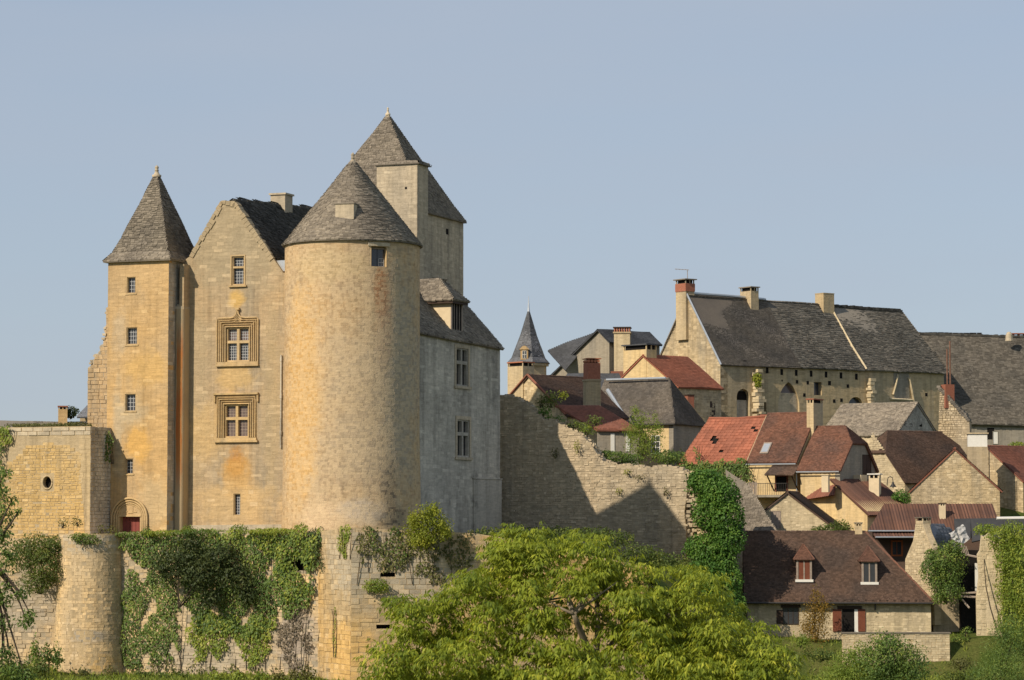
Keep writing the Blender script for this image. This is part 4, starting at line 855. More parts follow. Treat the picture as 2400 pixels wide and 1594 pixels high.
# ================================================================== curtain wall right of the castle
K = Fr(1522, 219.4, -19); mK = K.face_v(0.0)
kp = px_poly(K, [(1168, 1330), (1168, 928), (1185, 925), (1215, 936), (1238, 948), (1258, 972), (1275, 984), (1300, 986), (1328, 1003), (1360, 1016), (1385, 1041), (1398, 1062), (1412, 1080), (1440, 1089), (1480, 1092), (1530, 1096), (1560, 1093), (1600, 1099), (1608, 1110), (1611, 1150), (1604, 1200), (1609, 1250), (1604, 1330)])
kp[0] = (kp[0][0], CZ - 6); kp[-1] = (kp[-1][0], CZ - 6)
cw = thing('curtain_wall', 'broken grey rubble curtain wall with a stepped top right of the castle', 'wall', K.P(-6, 0, CZ - 4))
MB().prism(face_poly(mK, kp), K.V * 1.5).build('wall_core', M['mortar_grey'], cw)
lay_stones([(mK, coursed(kp, (), (.13, .24), (.2, .55), .014, .02), (-.01, .05), M['curtain'], .022)], cw, 300)
rb = MB()
for i in range(len(kp)):
    (x0, z0), (x1, z1) = kp[i], kp[(i + 1) % len(kp)]
    if min(z0, z1) < CZ - 3.4 or i == 0: continue
    for k in range(int(math.hypot(x1 - x0, z1 - z0) / .10)):
        f = rng.random(); s = rng.uniform(.06, .17); v = rng.uniform(.0, 1.3); a, z = x0 + (x1 - x0) * f, z0 + (z1 - z0) * f + rng.uniform(-.02, .10)
        rb.box(K, a - s, a + s, v - s * .7, v + s * .7, z - s * .5, z + s * .5, rng.random())
rb.build('rubble', M['curtain'], cw, kind='stuff')
# broken end with exposed core
eb_ = MB(); e_u = K.uz(1606, 1200)[0]
for i in range(420):
    z = rng.uniform(CZ - 3.6, K.uz(1600, 1105)[1]); t_ = (K.uz(1600, 1105)[1] - z) / 7.0; a = e_u + rng.uniform(-.3, .35 + 1.5 * t_) ; s = rng.uniform(.10, .26)
    v = .25 + rng.uniform(0, 1.0); eb_.box(K, a - s, a + s, v - s * .8, v + s * .8, z - s * .6, z + s * .6, rng.random())
eb_.build('broken_core', M['village'], cw, kind='stuff')
rw_ = Fr(1645, 213.5, -10); MB().box(rw_, .2, 1.6, .3, 6.0, CZ - 8, at(1670, 1125, 224).z).build('wall_return', M['mortar_grey'], cw)
# grassy bank between the terrace wall and the curtain wall, sloping away to the right
bA, bB, bC, bD = WR.P(WR.uz(1100, 1300)[0], .9, ZT - .2), WR.P(cE - .3, .9, ZT - 2.6), K.P(K.uz(1612, 1200)[0], .6, CZ - 3.6), CW.P(.5, -1.5, ZT - .5)
bE, bF = bB + Vector((9, 3, -7)), bC + Vector((7, -4, -7)); bk = MB(); NB = 10
def patch_(a, b, c, d, amp):
    g_ = [[a.lerp(b, i / NB).lerp(d.lerp(c, i / NB), j / NB) + Vector((0, 0, amp * math.sin(i * 1.7 + j) * math.sin(j * 1.3) * (0 < i < NB) * (0 < j < NB))) for i in range(NB + 1)] for j in range(NB + 1)]
    for j in range(NB):
        for i in range(NB): bk.quad(g_[j][i], g_[j][i + 1], g_[j + 1][i + 1], g_[j + 1][i])
patch_(bA, bB, bC, bD, .15); patch_(bB, bE, bF, bC, .25); bk.build('bank', M['ground'], smooth=True, kind='structure')
# ================================================================== village houses
def house(name, label, fr, u0, u1, v0, v1, zb, ze, zr, rk, wall='village', ridge='u', ov=.3, oe=.25, hip=(0, 0), half=(0, 0), group=None, cat='house', ends=None, ze2=None, rpos=.5, skin=None, thick=.12, corr=None, course=(.16, .26), slen=(.25, .6), sgap=.012, skinmat=None, proud=(.0, .03), sscale=1.0, nsingle=0):
    """one house: closed walls with gables, two pitched planes (ridge along u or v), optional hipped or half-hipped ends"""
    P = fr.P; t_ = thing(name, label, cat, P((u0 + u1) / 2, (v0 + v1) / 2, zb + 1), group); ze2 = ze if ze2 is None else ze2
    if ridge == 'u': X = lambda a, b, z: P(a, b, z); a0, a1, b0, b1 = u0, u1, v0, v1
    else: X = lambda a, b, z: P(b, a, z); a0, a1, b0, b1 = v0, v1, u0, u1
    bm = b0 + (b1 - b0) * rpos; s0 = (zr - ze) / (bm - b0); s1 = (zr - ze2) / (b1 - bm)
    # walls: gable profile, cut down where the end is hipped
    def end(a, k):
        h, hh = hip[k], half[k]
        if h: return [X(a, b0, zb), X(a, b1, zb), X(a, b1, ze2), X(a, b0, ze)]
        if hh: q = zr - hh; return [X(a, b0, zb), X(a, b1, zb), X(a, b1, ze2), X(a, bm + (zr - q) / s1, q - .1), X(a, bm - (zr - q) / s0, q - .1), X(a, b0, ze)]
        return [X(a, b0, zb), X(a, b1, zb), X(a, b1, ze2), X(a, bm, zr - .08), X(a, b0, ze)]
    g0, g1 = end(a0, 0), end(a1, 1); e = ends or (wall, wall); th = .45
    d = (X(a1, b0, zb) - X(a0, b0, zb)).normalized()
    MB().prism(g0, d * th).build('gable_wall', M[e[0]], t_); MB().prism(g1, -d * th).build('gable_wall', M[e[1]], t_)
    w = (X(a0, b1, zb) - X(a0, b0, zb)).normalized(); A, B = X(a0, b0, 0) + d * th, X(a1, b0, 0) - d * th
    MB().prism([A + Vector((0, 0, zb)), B + Vector((0, 0, zb)), B + Vector((0, 0, ze)), A + Vector((0, 0, ze))], w * th).build('long_wall', M[wall], t_)
    A, B = X(a0, b1, 0) + d * th, X(a1, b1, 0) - d * th
    MB().prism([A + Vector((0, 0, zb)), B + Vector((0, 0, zb)), B + Vector((0, 0, ze2)), A + Vector((0, 0, ze2))], -w * th).build('long_wall', M[wall], t_)
    # roof planes
    l0, l1 = b0 - ov, b1 + ov; y0, y1 = ze - ov * s0, ze2 - ov * s1; r0, r1 = a0 - oe, a1 + oe; c0, c1 = r0, r1; pl = []
    top0 = r0 + hip[0]; top1 = r1 - hip[1]
    def hh_pts(r, k, sg):           # half-hip: where the ridge stops and where the clipped verge meets it
        q = half[k]; return r + sg * q * .9, zr - q, q
    fp = [X(r0, l0, y0), X(r1, l0, y0)]; bp = [X(r0, l1, y1), X(r1, l1, y1)]; rt0, rt1 = X(top0, bm, zr), X(top1, bm, zr)
    if half[1]:
        ra, zq, q = hh_pts(r1, 1, -1); rt1 = X(ra, bm, zr); fp.append(X(r1, bm - q / s0, zq)); bp.append(X(r1, bm + q / s1, zq)); pl.append([X(r1, bm - q / s0, zq), X(r1, bm + q / s1, zq), rt1])
    fp.append(rt1); bp.append(rt1)
    if half[0]:
        ra, zq, q = hh_pts(r0, 0, 1); rt0 = X(ra, bm, zr); fp += [rt0, X(r0, bm - q / s0, zq)]; bp += [rt0, X(r0, bm + q / s1, zq)]; pl.append([X(r0, bm - q / s0, zq), X(r0, bm + q / s1, zq), rt0])
    else: fp.append(rt0); bp.append(rt0)
    pl = [fp, bp] + pl
    if hip[0]: pl.append([X(r0, l0, y0), X(r0, l1, y1), rt0])
    if hip[1]: pl.append([X(r1, l0, y0), X(r1, l1, y1), rt1])
    rf = corrugated(pl, M[corr], t_) if corr else roof(pl, rk, t_, thick, scale=sscale)
    mk = corr or ROOFS[rk][0]; rd = MB(); L = (rt1 - rt0).length; n = max(2, int(L / .4))
    for i in range(n):
        p, q = rt0.lerp(rt1, i / n), rt0.lerp(rt1, (i + .94) / n); rd.tube([p + Vector((0, 0, .01 + rng.uniform(-.01, .02))), q + Vector((0, 0, .0))], .11, 6, rng.random())
    rd.build('ridge_tiles', M[mk], rf, kind='stuff'); grp = []
    for f in (skin or ''):
        sm = M[skinmat or wall]
        if f == 'F': m = (lambda a, z, d_=0.0: fr.P(a, v0 - d_, z)); poly = [(u0, zb), (u1, zb), (u1, ze), (u0, ze)] if ridge == 'u' else [(u0, zb), (u1, zb), (u1, ze2), (bm, zr - .1), (u0, ze)]
        if f == 'L': m = (lambda a, z, d_=0.0: fr.P(u0 - d_, a, z)); poly = [(v0, zb), (v1, zb), (v1, ze2), (bm, zr - .1), (v0, ze)] if ridge == 'u' else [(v0, zb), (v1, zb), (v1, ze), (v0, ze)]
        if f == 'R': m = (lambda a, z, d_=0.0: fr.P(u1 + d_, a, z)); poly = [(v0, zb), (v1, zb), (v1, ze2), (bm, zr - .1), (v0, ze)] if ridge == 'u' else [(v0, zb), (v1, zb), (v1, ze2), (v0, ze2)]
        grp.append((m, coursed(poly, (), course, slen, sgap, .06), proud, sm, .018))
    if grp: lay_stones(grp, t_, nsingle)
    t_['_'] = 0; del t_['_']
    return t_, rf
def put_window(m, h, parent, glass='glass', frame='wood_dk', shut=None, sill=None, deep=.02, name='window', bars=(2, 2), w=.06):
    """small house window: projecting frame, pane, bars, optional shutters folded back"""
    a0, a1, z0, z1 = h; f = MB(); ring(f, m, a0, a1, z0, z1, w, -.02, .05); o = f.build(name, M[frame], parent)
    MB().fbox(m, a0, a1, z0, z1, -.02, deep).build('pane', M[glass], o)
    b = MB(); nx, ny = bars
    for i in range(1, nx): x = a0 + (a1 - a0) * i / nx; b.fbox(m, x - .02, x + .02, z0, z1, deep, deep + .02)
    for i in range(1, ny): z = z0 + (z1 - z0) * i / ny; b.fbox(m, a0, a1, z - .02, z + .02, deep, deep + .018)
    if b.v: b.build('glazing_bars', M[frame], o)
    if shut:
        hw = (a1 - a0) * .55
        for q0, q1 in ((a0 - w - hw, a0 - w - .01), (a1 + w + .01, a1 + w + hw)): MB().fbox(m, q0, q1, z0 - .03, z1 + .03, .01, .07).build('shutter', M[shut], o)
    if sill: MB().fbox(m, a0 - .15, a1 + .15, z0 - w - .1, z0 - w - .005, -.02, .12).build('sill', M[sill], o)
    return o
def dark_hole(m, h, parent, name='wall_hole', mat='dark', d=.012): return MB().fbox(m, *h, -.02, d).build(name, M[mat], parent)

# ---- long low house in front (two dormers)
A = Fr(1745, 214, -4); mA_ = A.face_v(0.0); aL, aR = A.uz(1752, 1440)[0], A.uz(2182, 1440)[0]; aze = A.uz(1970, 1394)[1]; azb = CZ - 11; av = 4.3; azr = A.uz(1900, 1247, av)[1]
lh, lhr = house('long_house', 'long low stone house with brown tiled roof and two dormers', A, aL, aR, 0, 2 * av, azb, aze, azr, 'brown_dk', 'village_pale', ov=.55, oe=.25, hip=(0, 4.9), skin='F', course=(.14, .24), slen=(.22, .5), proud=(-.01, .02))
def wpx(fr, x0, y0, x1, y1, v=0.0): return hole_px(fr, x0, y0, x1, y1, v)
h = wpx(A, 1974, 1428, 2003, 1484); door = MB(); door.fbox(mA_, h[0], h[1], h[2], h[3], -.02, .03); do = door.build('door', M['dark'], lh)
fr_ = MB(); fr_.fbox(mA_, h[0] - .35, h[1] + .55, h[3], h[3] + .25, -.02, .12); fr_.build('lintel', M['wood_dk'], do)
MB().fbox(mA_, h[1] - .02, h[1] + .30, h[2], h[3], .03, .06).build('open_casement', M['white'], do)
for x0, x1 in ((1952, 1972), (2011, 2028)): q = wpx(A, x0, 1428, x1, 1480); MB().fbox(mA_, *q, .01, .09).build('shutter', M['wood_red'], lh)
h = wpx(A, 1836, 1424, 1870, 1462); w_ = put_window(mA_, h, lh, frame='wood_dk', bars=(3, 1)); q = wpx(A, 1820, 1430, 1835, 1462); MB().fbox(mA_, *q, .01, .08).build('shutter', M['wood_dk'], w_)
q = wpx(A, 1830, 1418, 1876, 1424); MB().fbox(mA_, *q, -.02, .1).build('lintel', M['wood_dk'], w_)
for x, y in ((1821, 1402), (1846, 1401), (1951, 1404)): dark_hole(mA_, wpx(A, x - 4, y - 4, x + 4, y + 4), lh)
rfend = MB()
for i in range(26):
    u = aL + .3 + (aR - aL - .4) * i / 25; MB().box(A, u - .06, u + .06, -.5, .1, aze - .5, aze - .36).build('rafter_end', M['wood_dk'], lh)
MB().tube([A.P(aL - .2, -.62, aze - .62), A.P(aR + .2, -.62, aze - .62)], .07, 8).build('gutter', M['iron'], lh)
lm = MB(); lp = A.uz(2051, 1420); lm.box(A, lp[0] - .05, lp[0] + .05, -.25, -.05, lp[1] - .35, lp[1] + .25); lm.box(A, lp[0] - .12, lp[0] + .12, -.32, -.04, lp[1] + .25, lp[1] + .45); lm.build('wall_lantern', M['iron'], lh)
def dormer(fr, px0, px1, y_sill, y_eave, y_top, vface, parent, kindm='brown', win='glass', sash='wood_grey'):
    u0, z0 = fr.uz(px0, y_sill, vface); u1, z1 = fr.uz(px1, y_eave, vface); zt = fr.uz((px0 + px1) / 2, y_top, vface + 1.2)[1]; um_ = (u0 + u1) / 2
    d = MB(); d.prism([fr.P(u0, vface, z0 - .3), fr.P(u0, vface, z1), fr.P(u0, vface + 3.0, z1), fr.P(u0, vface + 3.0, z1 - .1)], fr.U * (u1 - u0)); dm_ = d.build('dormer', M['russet'], parent)
    m = fr.face_v(vface); f = MB(); f.fbox(m, u0 - .02, u0 + .14, z0, z1, 0, .06); f.fbox(m, u1 - .14, u1 + .02, z0, z1, 0, .06); f.fbox(m, u0 + .14, u1 - .14, z1 - .14, z1, 0, .06); f.fbox(m, um_ - .05, um_ + .05, z0, z1 - .14, 0, .05); f.build('dormer_frame', M[sash], dm_)
    for q0, q1 in ((u0 + .14, um_ - .05), (um_ + .05, u1 - .14)): MB().fbox(m, q0, q1, z0, z1 - .14, .0, .02).build('pane', M[win], dm_)
    MB().fbox(m, u0 - .1, u1 + .12, z0 - .2, z0 - .004, -.02, .15).build('sill', M['white'], dm_)
    o_ = .22; a = fr.P(u0 - o_, vface - o_, z1 - .03); b = fr.P(u1 + o_, vface - o_, z1 - .03); c = fr.P(u1 + o_, vface + 3.2, z1 - .03); e = fr.P(u0 - o_, vface + 3.2, z1 - .03); r0 = fr.P(um_, vface + 1.0, zt); r1 = fr.P(um_, vface + 3.2, zt)
    rr = roof([[e, a, r0, r1], [a, b, r0], [b, c, r1, r0]], kindm, dm_, .06, 'dormer_roof', scale=.8)
    hp = MB(); hp.tube([a, r0], .07, 6); hp.tube([b, r0], .07, 6); hp.tube([r0, r1], .07, 6); hp.build('hip_tiles', M['russet'], dm_)
    return dm_
dormer(A, 1867, 1902, 1358, 1310, 1277, .75, lh, win='wood_red'); dormer(A, 2020, 2055, 1364, 1315, 1281, .75, lh, sash='wood_grey')
hp = MB(); r0 = A.P(aR + .25 - 4.9, av, azr); r1 = A.P(aR + .25, -.55, aze - .55 * (azr - aze) / av)
hp.tube([r0.lerp(r1, k / 20) + Vector((0, 0, .03 * math.sin(k * 3))) for k in range(21)], .10, 6); hp.build('hip_tiles', M['russet'], lh)
sc = A.uz(2012, 1240, av)[0]; chimney(A, sc - .28, sc + .28, av - .2, av + .4, azr - .5, azr + .75, lh, 'village', 'lauze', .08, .06, holes_gap=.2)
# garden wall in front of it
GW = Fr(1973, 208.5, 0); gu = GW.uz(2226, 1500)[0]; gz = GW.uz(2000, 1485)[1]; gwt = thing('garden_wall', 'low pale stone garden wall in front of the long house', 'wall', GW.P(gu / 2, 0, CZ - 11.5))
MB().box(GW, 0, gu, 0, .5, CZ - 13, gz).build('wall_core', M['mortar'], gwt); MB().box(GW, -.08, gu + .08, -.08, .58, gz, gz + .09).build('coping', M['lauze'], gwt)
lay_stones([(GW.face_v(0.0), coursed([(0, CZ - 12.2), (gu, CZ - 12.2), (gu, gz), (0, gz)], (), (.12, .22), (.2, .5), .01, .02), (.0, .03), M['village_pale'], .01), (GW.face_u(0.0, -1), coursed([(0, CZ - 12.2), (.5, CZ - 12.2), (.5, gz), (0, gz)], (), (.12, .22), (.2, .5), .01, .02), (.0, .03), M['village_pale'], .01)], gwt, 300)

# ---- terrace row behind: red roof, two brown roofs
Rw = Fr(1750, 240, -30); rzb = CZ - 8
def rz_(px, py, v=0.0): return Rw.uz(px, py, v)
u_a, u_b, u_c, u_d, u_e = rz_(1590, 1080)[0], rz_(1752, 1080)[0], rz_(1869, 1078)[0], rz_(1874, 1095)[0], rz_(1974, 1097)[0]
vr = 4.1
z1, r1_ = rz_(1680, 1083)[1], rz_(1715, 977, vr)[1]; z2, r2_ = rz_(1810, 1078)[1], rz_(1860, 969, vr)[1]; z3, r3_ = rz_(1925, 1096)[1], rz_(1960, 1001, vr)[1]
# red roof: every tile its own piece, three holes
h10 = thing('red_roof_house', 'stone house whose red tiled roof has three holes', 'house', Rw.P((u_a + u_b) / 2, vr, CZ))
MB().box(Rw, u_a + .2, u_b - .02, .3, 2 * vr, rzb, z1 - .2).build('wall', M['village'], h10)
MB().prism([Rw.P(u_b - .3, 0, z1), Rw.P(u_b - .3, vr, r1_ - .1), Rw.P(u_b - .3, 2 * vr, z1)], Rw.U * .28).build('gable_wall', M['village'], h10)
rp = [Rw.P(u_a, -.2, z1 - .2), Rw.P(u_b, -.2, z1 - .2), Rw.P(u_b, vr, r1_), Rw.P(u_a + 1.0, vr, r1_ - .1)]
MB().prism([p - Vector((0, 0, .16)) for p in rp], Vector((0, 0, -.06))).build('roof_deck', M['dark'], h10)
MB().prism([Rw.P(u_a, 2 * vr + .2, z1 - .2), Rw.P(u_b, 2 * vr + .2, z1 - .2), Rw.P(u_b, vr, r1_), Rw.P(u_a + 1.0, vr, r1_ - .1)], Vector((0, 0, -.1))).build('back_roof', M['red'], h10)
tm = bpy.data.meshes.new('roof_tile'); tm.from_pydata([(0, 0, 0), (1, 0, 0), (1, 1, -.06), (0, 1, -.06), (0, 0, .11), (.14, 0, .2), (.28, 0, .11), (1, 0, .11), (0, 1, .03), (.14, 1, .1), (.28, 1, .03), (1, 1, .03)], [], [(0, 1, 7, 6, 5, 4), (4, 5, 9, 8), (5, 6, 10, 9), (6, 7, 11, 10), (0, 4, 8, 3), (1, 2, 11, 7), (3, 2, 1, 0)])
tm.materials.append(M['red']); tN = (rp[1] - rp[0]).cross(rp[3] - rp[0]).normalized(); tS = (rp[1] - rp[0]).normalized(); tT = tN.cross(tS); q = [((p - rp[0]).dot(tS), (p - rp[0]).dot(tT)) for p in rp]
tw_, te_ = .40, .37; t0 = -.05; row = 0
def gap_at(p):
    d = p - Vector((0, 0, CZ)); zz = d.dot(_fwd); px, py = 1200 + F * d.x / zz, 797 - F * d.dot(_up) / zz
    return (abs(px - 1673) < 8 and abs(py - 1031) < 9) or (abs(px - 1768) < 6 and abs(py - 1007) < 7) or (abs(px - 1692) < 7 and abs(py - 1061) < 4)
while t0 < max(p[1] for p in q) - .05:
    c = cuts(q, min(max(t0 + te_ * .5, .01), max(p[1] for p in q) - .01))
    if c:
        x = c[0][0] + rng.uniform(-.05, .02)
        while x < c[0][1] - .12:
            o_ = rp[0] + tS * (x + rng.uniform(-.01, .01)) + tT * (t0 + rng.uniform(-.02, .02)); wd = min(tw_, c[0][1] - x + .03)
            if not gap_at(o_ + tS * wd / 2 + tT * te_ / 2):
                ob_ = bpy.data.objects.new('roof_tile', tm); COL.objects.link(ob_); adopt(ob_, h10); a_, b_, n_ = tS * wd * .985, tT * te_ * 1.2, (tN + tS * rng.uniform(-.04, .04) + tT * rng.uniform(-.04, .04)) * .36
                ob_.matrix_basis = Matrix(((a_.x, b_.x, n_.x, o_.x), (a_.y, b_.y, n_.y, o_.y), (a_.z, b_.z, n_.z, o_.z), (0, 0, 0, 1)))
            x += tw_
    t0 += te_
rt_ = MB(); rt_.tube([rp[3], rp[3].lerp(rp[2], .5) - Vector((0, 0, .12)), rp[2]], .13, 8); rt_.build('ridge_tiles', M['red'], h10); vt = MB(); vt.tube([rp[1] + Vector((0, 0, .05)), rp[2] + Vector((0, 0, .05))], .10, 6); vt.build('verge', M['village'], h10)
# brown roof with skylight, yellow front, porch
h11, r11 = house('terraced_house', 'yellow rendered house with russet roof, skylight and little tiled porch', Rw, u_b + .05, u_c, 0, 2 * vr, rzb, z2, r2_, 'russet', 'yellow', ov=.25, oe=.02, group=None)
mR = Rw.face_v(0.0); sk = [Rw.P(*(lambda t: (t[0], .0 + vr * f_, 0))(rz_(px, py, vr * f_))) for px, py, f_ in ((1797, 1053, .3),)][0]
slope_n = Vector((0, 0, 1)) * vr - Rw.V * (r2_ - z2); slope_n.normalize(); slope_t = (Rw.V * vr + Vector((0, 0, r2_ - z2))).normalized()
def on_slope(px, f_): u = rz_(px, z2, vr * f_)[0]; u = (Rw._hit(px, 1050, Rw.V, vr * f_) - Rw.O).dot(Rw.U); return Rw.P(u, vr * f_, z2 + (r2_ - z2) * f_)
s_a, s_b = on_slope(1781, .12), on_slope(1800, .12); s_d = s_a + slope_t * 1.35; s_c = s_b + slope_t * 1.35
sk_ = MB().hexa([s_a, s_b, s_c, s_d] + [p + slope_n * .14 for p in (s_a, s_b, s_c, s_d)]).build('skylight', M['wood_grey'], h11)
cen = (s_a + s_b + s_c + s_d) / 4; MB().hexa([cen + (p - cen) * .76 + slope_n * .141 for p in (s_a, s_b, s_c, s_d)] + [cen + (p - cen) * .76 + slope_n * .155 for p in (s_a, s_b, s_c, s_d)]).build('pane', M['zinc'], sk_)
MB().tube([Rw.P(u_b, -.38, z2 - .38), Rw.P(u_c, -.38, z2 - .38)], .06, 6).build('gutter', M['zinc'], h11)
pu0, pz0 = rz_(1795, 1113, -1.3); pu1 = rz_(1862, 1113, -1.3)[0]; pzt = rz_(1830, 1092, 0)[1]; pz1 = pz0 + .0
por = roof([[Rw.P(pu0, -1.5, pz0), Rw.P(pu1, -1.5, pz0), Rw.P(pu1 - .1, -.02, pzt), Rw.P(pu0 + .1, -.02, pzt)]], 'brown_dk', h11, .08, 'porch_roof')
for u in (pu0 + .15, pu1 - .25): MB().tube([Rw.P(u, -1.35, pz0 - .08), Rw.P(u, -.05, pz0 - 1.3)], .06, 6).build('porch_bracket', M['wood_dk'], h11)
h = hole_px(Rw, 1820, 1117, 1844, 1152, 0); d_ = MB().fbox(mR, *h, -.02, .02).build('door', M['dark'], h11); f_ = MB(); ring(f_, mR, h[0], h[1], h[2], h[3], .12, -.02, .07, 'LTR'); f_.build('door_frame', M['wood_red'], d_)
bz_ = rz_(1800, 1160, -1.6)[1]; bu0, bu1 = rz_(1752, 1150, -1.6)[0], rz_(1845, 1150, -1.6)[0]
bal = MB(); bal.box(Rw, bu0, bu1, -1.6, -.02, bz_ - .2, bz_); bal.build('balcony_slab', M['grey_render'], h11)
bl = MB(); n_ = 22
for i in range(n_ + 1): u = bu0 + (bu1 - bu0) * i / n_; bl.box(Rw, u - .012, u + .012, -1.58, -1.55, bz_, bz_ + .95)
bl.box(Rw, bu0, bu1, -1.6, -1.53, bz_ + .95, bz_ + 1.0); bl.build('balcony_railing', M['iron'], h11)
for i in range(7): u = bu0 + .12 + i * .13; MB().box(Rw, u - .045, u + .045, -1.66, -1.63, bz_ - .1, bz_ + 1.05 + .08 * (i % 2)).build('picket', M['wood_grey'], h11)
# big chimney between the two roofs
cu0, cu1 = rz_(1893, 990, vr - 1.2)[0], rz_(1909, 990, vr - 1.2)[0]; chimney(Rw, cu0, cu1, vr - 1.4, vr + .6, z2 + 1.5, rz_(1900, 934, vr - 1.4)[1], h11, 'village', 'clay', .1, .06, holes_gap=.28, capmat='brick')
h12, r12 = house('corner_house', 'yellow fronted corner house with russet half hipped roof and shuttered side window', Rw, u_d + .3, u_e, -.5, 2 * vr - 1.0, rzb, z3, r3_, 'russet', 'yellow', ov=.3, oe=.2, half=(0, 1.5), ends=('yellow', 'grey_render'))
mS = Rw.face_u(u_e); h = hole_px_u(Rw, 2022, 1068, 2040, 1111, u_e); put_window(mS, h, h12, glass='wood_dk', frame='wood_dk', bars=(2, 1)); 
MB().tube([Rw.P(u_d, -.95, z3 - .38), Rw.P(u_e + .1, -.95, z3 - .38)], .06, 6).build('gutter', M['zinc'], h12)
MB().tube([Rw.P(u_c, -.2, z3 - .3), Rw.P(u_c, -.2, z3 - 3.5)], .05, 6).build('downpipe', M['zinc'], h12)

# ---- stone slated house behind the row
S13 = Fr(2100, 262, -35); a_ = S13.uz(1925, 1020)[0]; b_ = S13.uz(2101, 1015)[0]; z_e = S13.uz(2098, 1016)[1]; z_r = S13.uz(2137, 945, 4.6)[1]
h13, _ = house('slated_house', 'grey stone slated house between the russet roofs and the hall', S13, a_, b_, 0, 8.6, CZ - 2, z_e, z_r, 'lauze', 'village', ov=.2, oe=.1, ends=('village', 'wing'), skin='R', skinmat='wing')
mg = S13.face_u(b_)
for px in (2123, 2135, 2158): dark_hole(mg, hole_px_u(S13, px - 3, 993, px + 3, 1000, b_), h13)

# ---- dark brown roof with half hip
B14 = Fr(2122, 250, 30); zE = B14.uz(2122, 1124)[1]; vB = 4.6; u1_ = B14.uz(2300, 1100)[0]; zR = B14.uz(2120, 1012, vB)[1]
h14, _ = house('dark_roof_house', 'house with very dark brown half hipped roof and lit stone gable', B14, 0, u1_, 0, 2 * vB, CZ - 4, zE, zR, 'brown_dk', 'village_pale', ov=.3, oe=.2, half=(2.0, 0), skin='L', skinmat='village_pale')
cu_ = B14.uz(2228, 1030, vB)[0]; chimney(B14, cu_, cu_ + .9, vB - .4, vB + .4, zR - .6, zR + .15, h14, 'wing', 'wing', .08, .05)
# ---- stone gable house at the right
G15 = Fr(2238, 239, -8); gl, gzL = G15.uz(2130, 1147); gr_, gzR = G15.uz(2346, 1143); gap_, gzA = G15.uz(2238, 1051)
h15, _ = house('gable_house', 'rubble stone house with broad bare gable and red roof edge', G15, gl + .1, gr_ - .1, 0, 8.5, CZ - 5, gzL - .1, gzA, 'red_dull', 'village', ridge='v', ov=.25, oe=.12, rpos=(gap_ - gl) / (gr_ - gl), ze2=gzR - .1, skin='F', course=(.13, .23), slen=(.2, .5), nsingle=300)
# ---- tall white topped chimney and house at the right edge
E16 = Fr(2316, 251, 38); eze = E16.uz(2440, 1140)[1]
h16, _ = house('tiled_house', 'stone house at the right edge with ribbed brown tile roof', E16, .2, 9, -4.0, 4.4, CZ - 3, E16.P(0, 0, 0).z + at(2420, 1125, 247).z, at(2318, 1048, 254).z, 'red_dull', 'village', ov=.2, oe=.15, skin='L')
ch16 = thing('big_chimney', 'big square chimney with white rendered top and stone foot', 'chimney', at(2292, 1090, 246)); Q16 = Fr(2270, 246, -6); q1 = Q16.uz(2315, 1050)[0]
zt = Q16.uz(2290, 1014)[1]; zm = Q16.uz(2290, 1047)[1]
MB().box(Q16, 0, q1, 0, 1.3, CZ - 2, zm).build('stone_shaft', M['village'], ch16); MB().box(Q16, .03, q1 - .03, .03, 1.27, zm, zt - .12).build('white_shaft', M['white'], ch16); MB().box(Q16, -.08, q1 + .08, -.08, 1.38, zt - .12, zt).build('cap', M['village'], ch16)
MB().tube([Q16.P(q1 + .1, -.06, zm), Q16.P(q1 + .1, -.06, zm - 3)], .05, 6).build('downpipe', M['iron'], ch16)

# ---- yellow gabled house with ribbed roof in the middle of the village
Y17 = Fr(2033, 232, -48); yl, _z = Y17.uz(1905, 1160); zed = Y17.uz(2033, 1198)[1]; ap_u, ap_z = Y17.uz(1949, 1122)
h17 = thing('ribbed_roof_house', 'yellow rendered house with brown ribbed tile roof and small red lean-to', 'house', Y17.P(-2, 2, CZ - 3))
prof17 = [(yl, CZ - 8), (0, CZ - 8), (0, zed), (ap_u, ap_z - .12), (yl, ap_z - 1.6)]
MB().prism([Y17.P(a, 0, z) for a, z in prof17], Y17.V * 5.6).build('wall', M['yellow'], h17)
corrugated([[Y17.P(.35, -.2, zed - .3), Y17.P(.35, 6.4, zed - .3), Y17.P(ap_u, 5.9, ap_z), Y17.P(ap_u, -.2, ap_z)]], M['brown'], h17, .26, .05)
corrugated([[Y17.P(yl - 1.0, -.35, ap_z - 1.75), Y17.P(.0 + ap_u + 1.0, -.9, ap_z - 1.35), Y17.P(ap_u, .5, ap_z)]], M['red_dull'], h17, .24, .04, 'lean_to_roof')
MB().box(Y17, .0 + ap_u - .9, .9 + ap_u - .6, 3.4, 4.2, ap_z - 1.2, ap_z + .35).build('render_patch', M['cream'], h17)
Yc = Fr(1926, 233, -20); zc = Yc.uz(1930, 1112)[1]; chimney(Yc, 0, Yc.uz(1941, 1130)[0], 0, .55, ap_z - 1.15, zc, h17, 'cream', 'cream', .07, .06)
Yd = Fr(2037, 236, -20); zc = Yd.uz(2045, 1110)[1]; chimney(Yd, 0, Yd.uz(2060, 1130)[0], 0, .8, ap_z - 2.5, zc, h17, 'cream', 'white', .09, .12, holes_gap=.3)
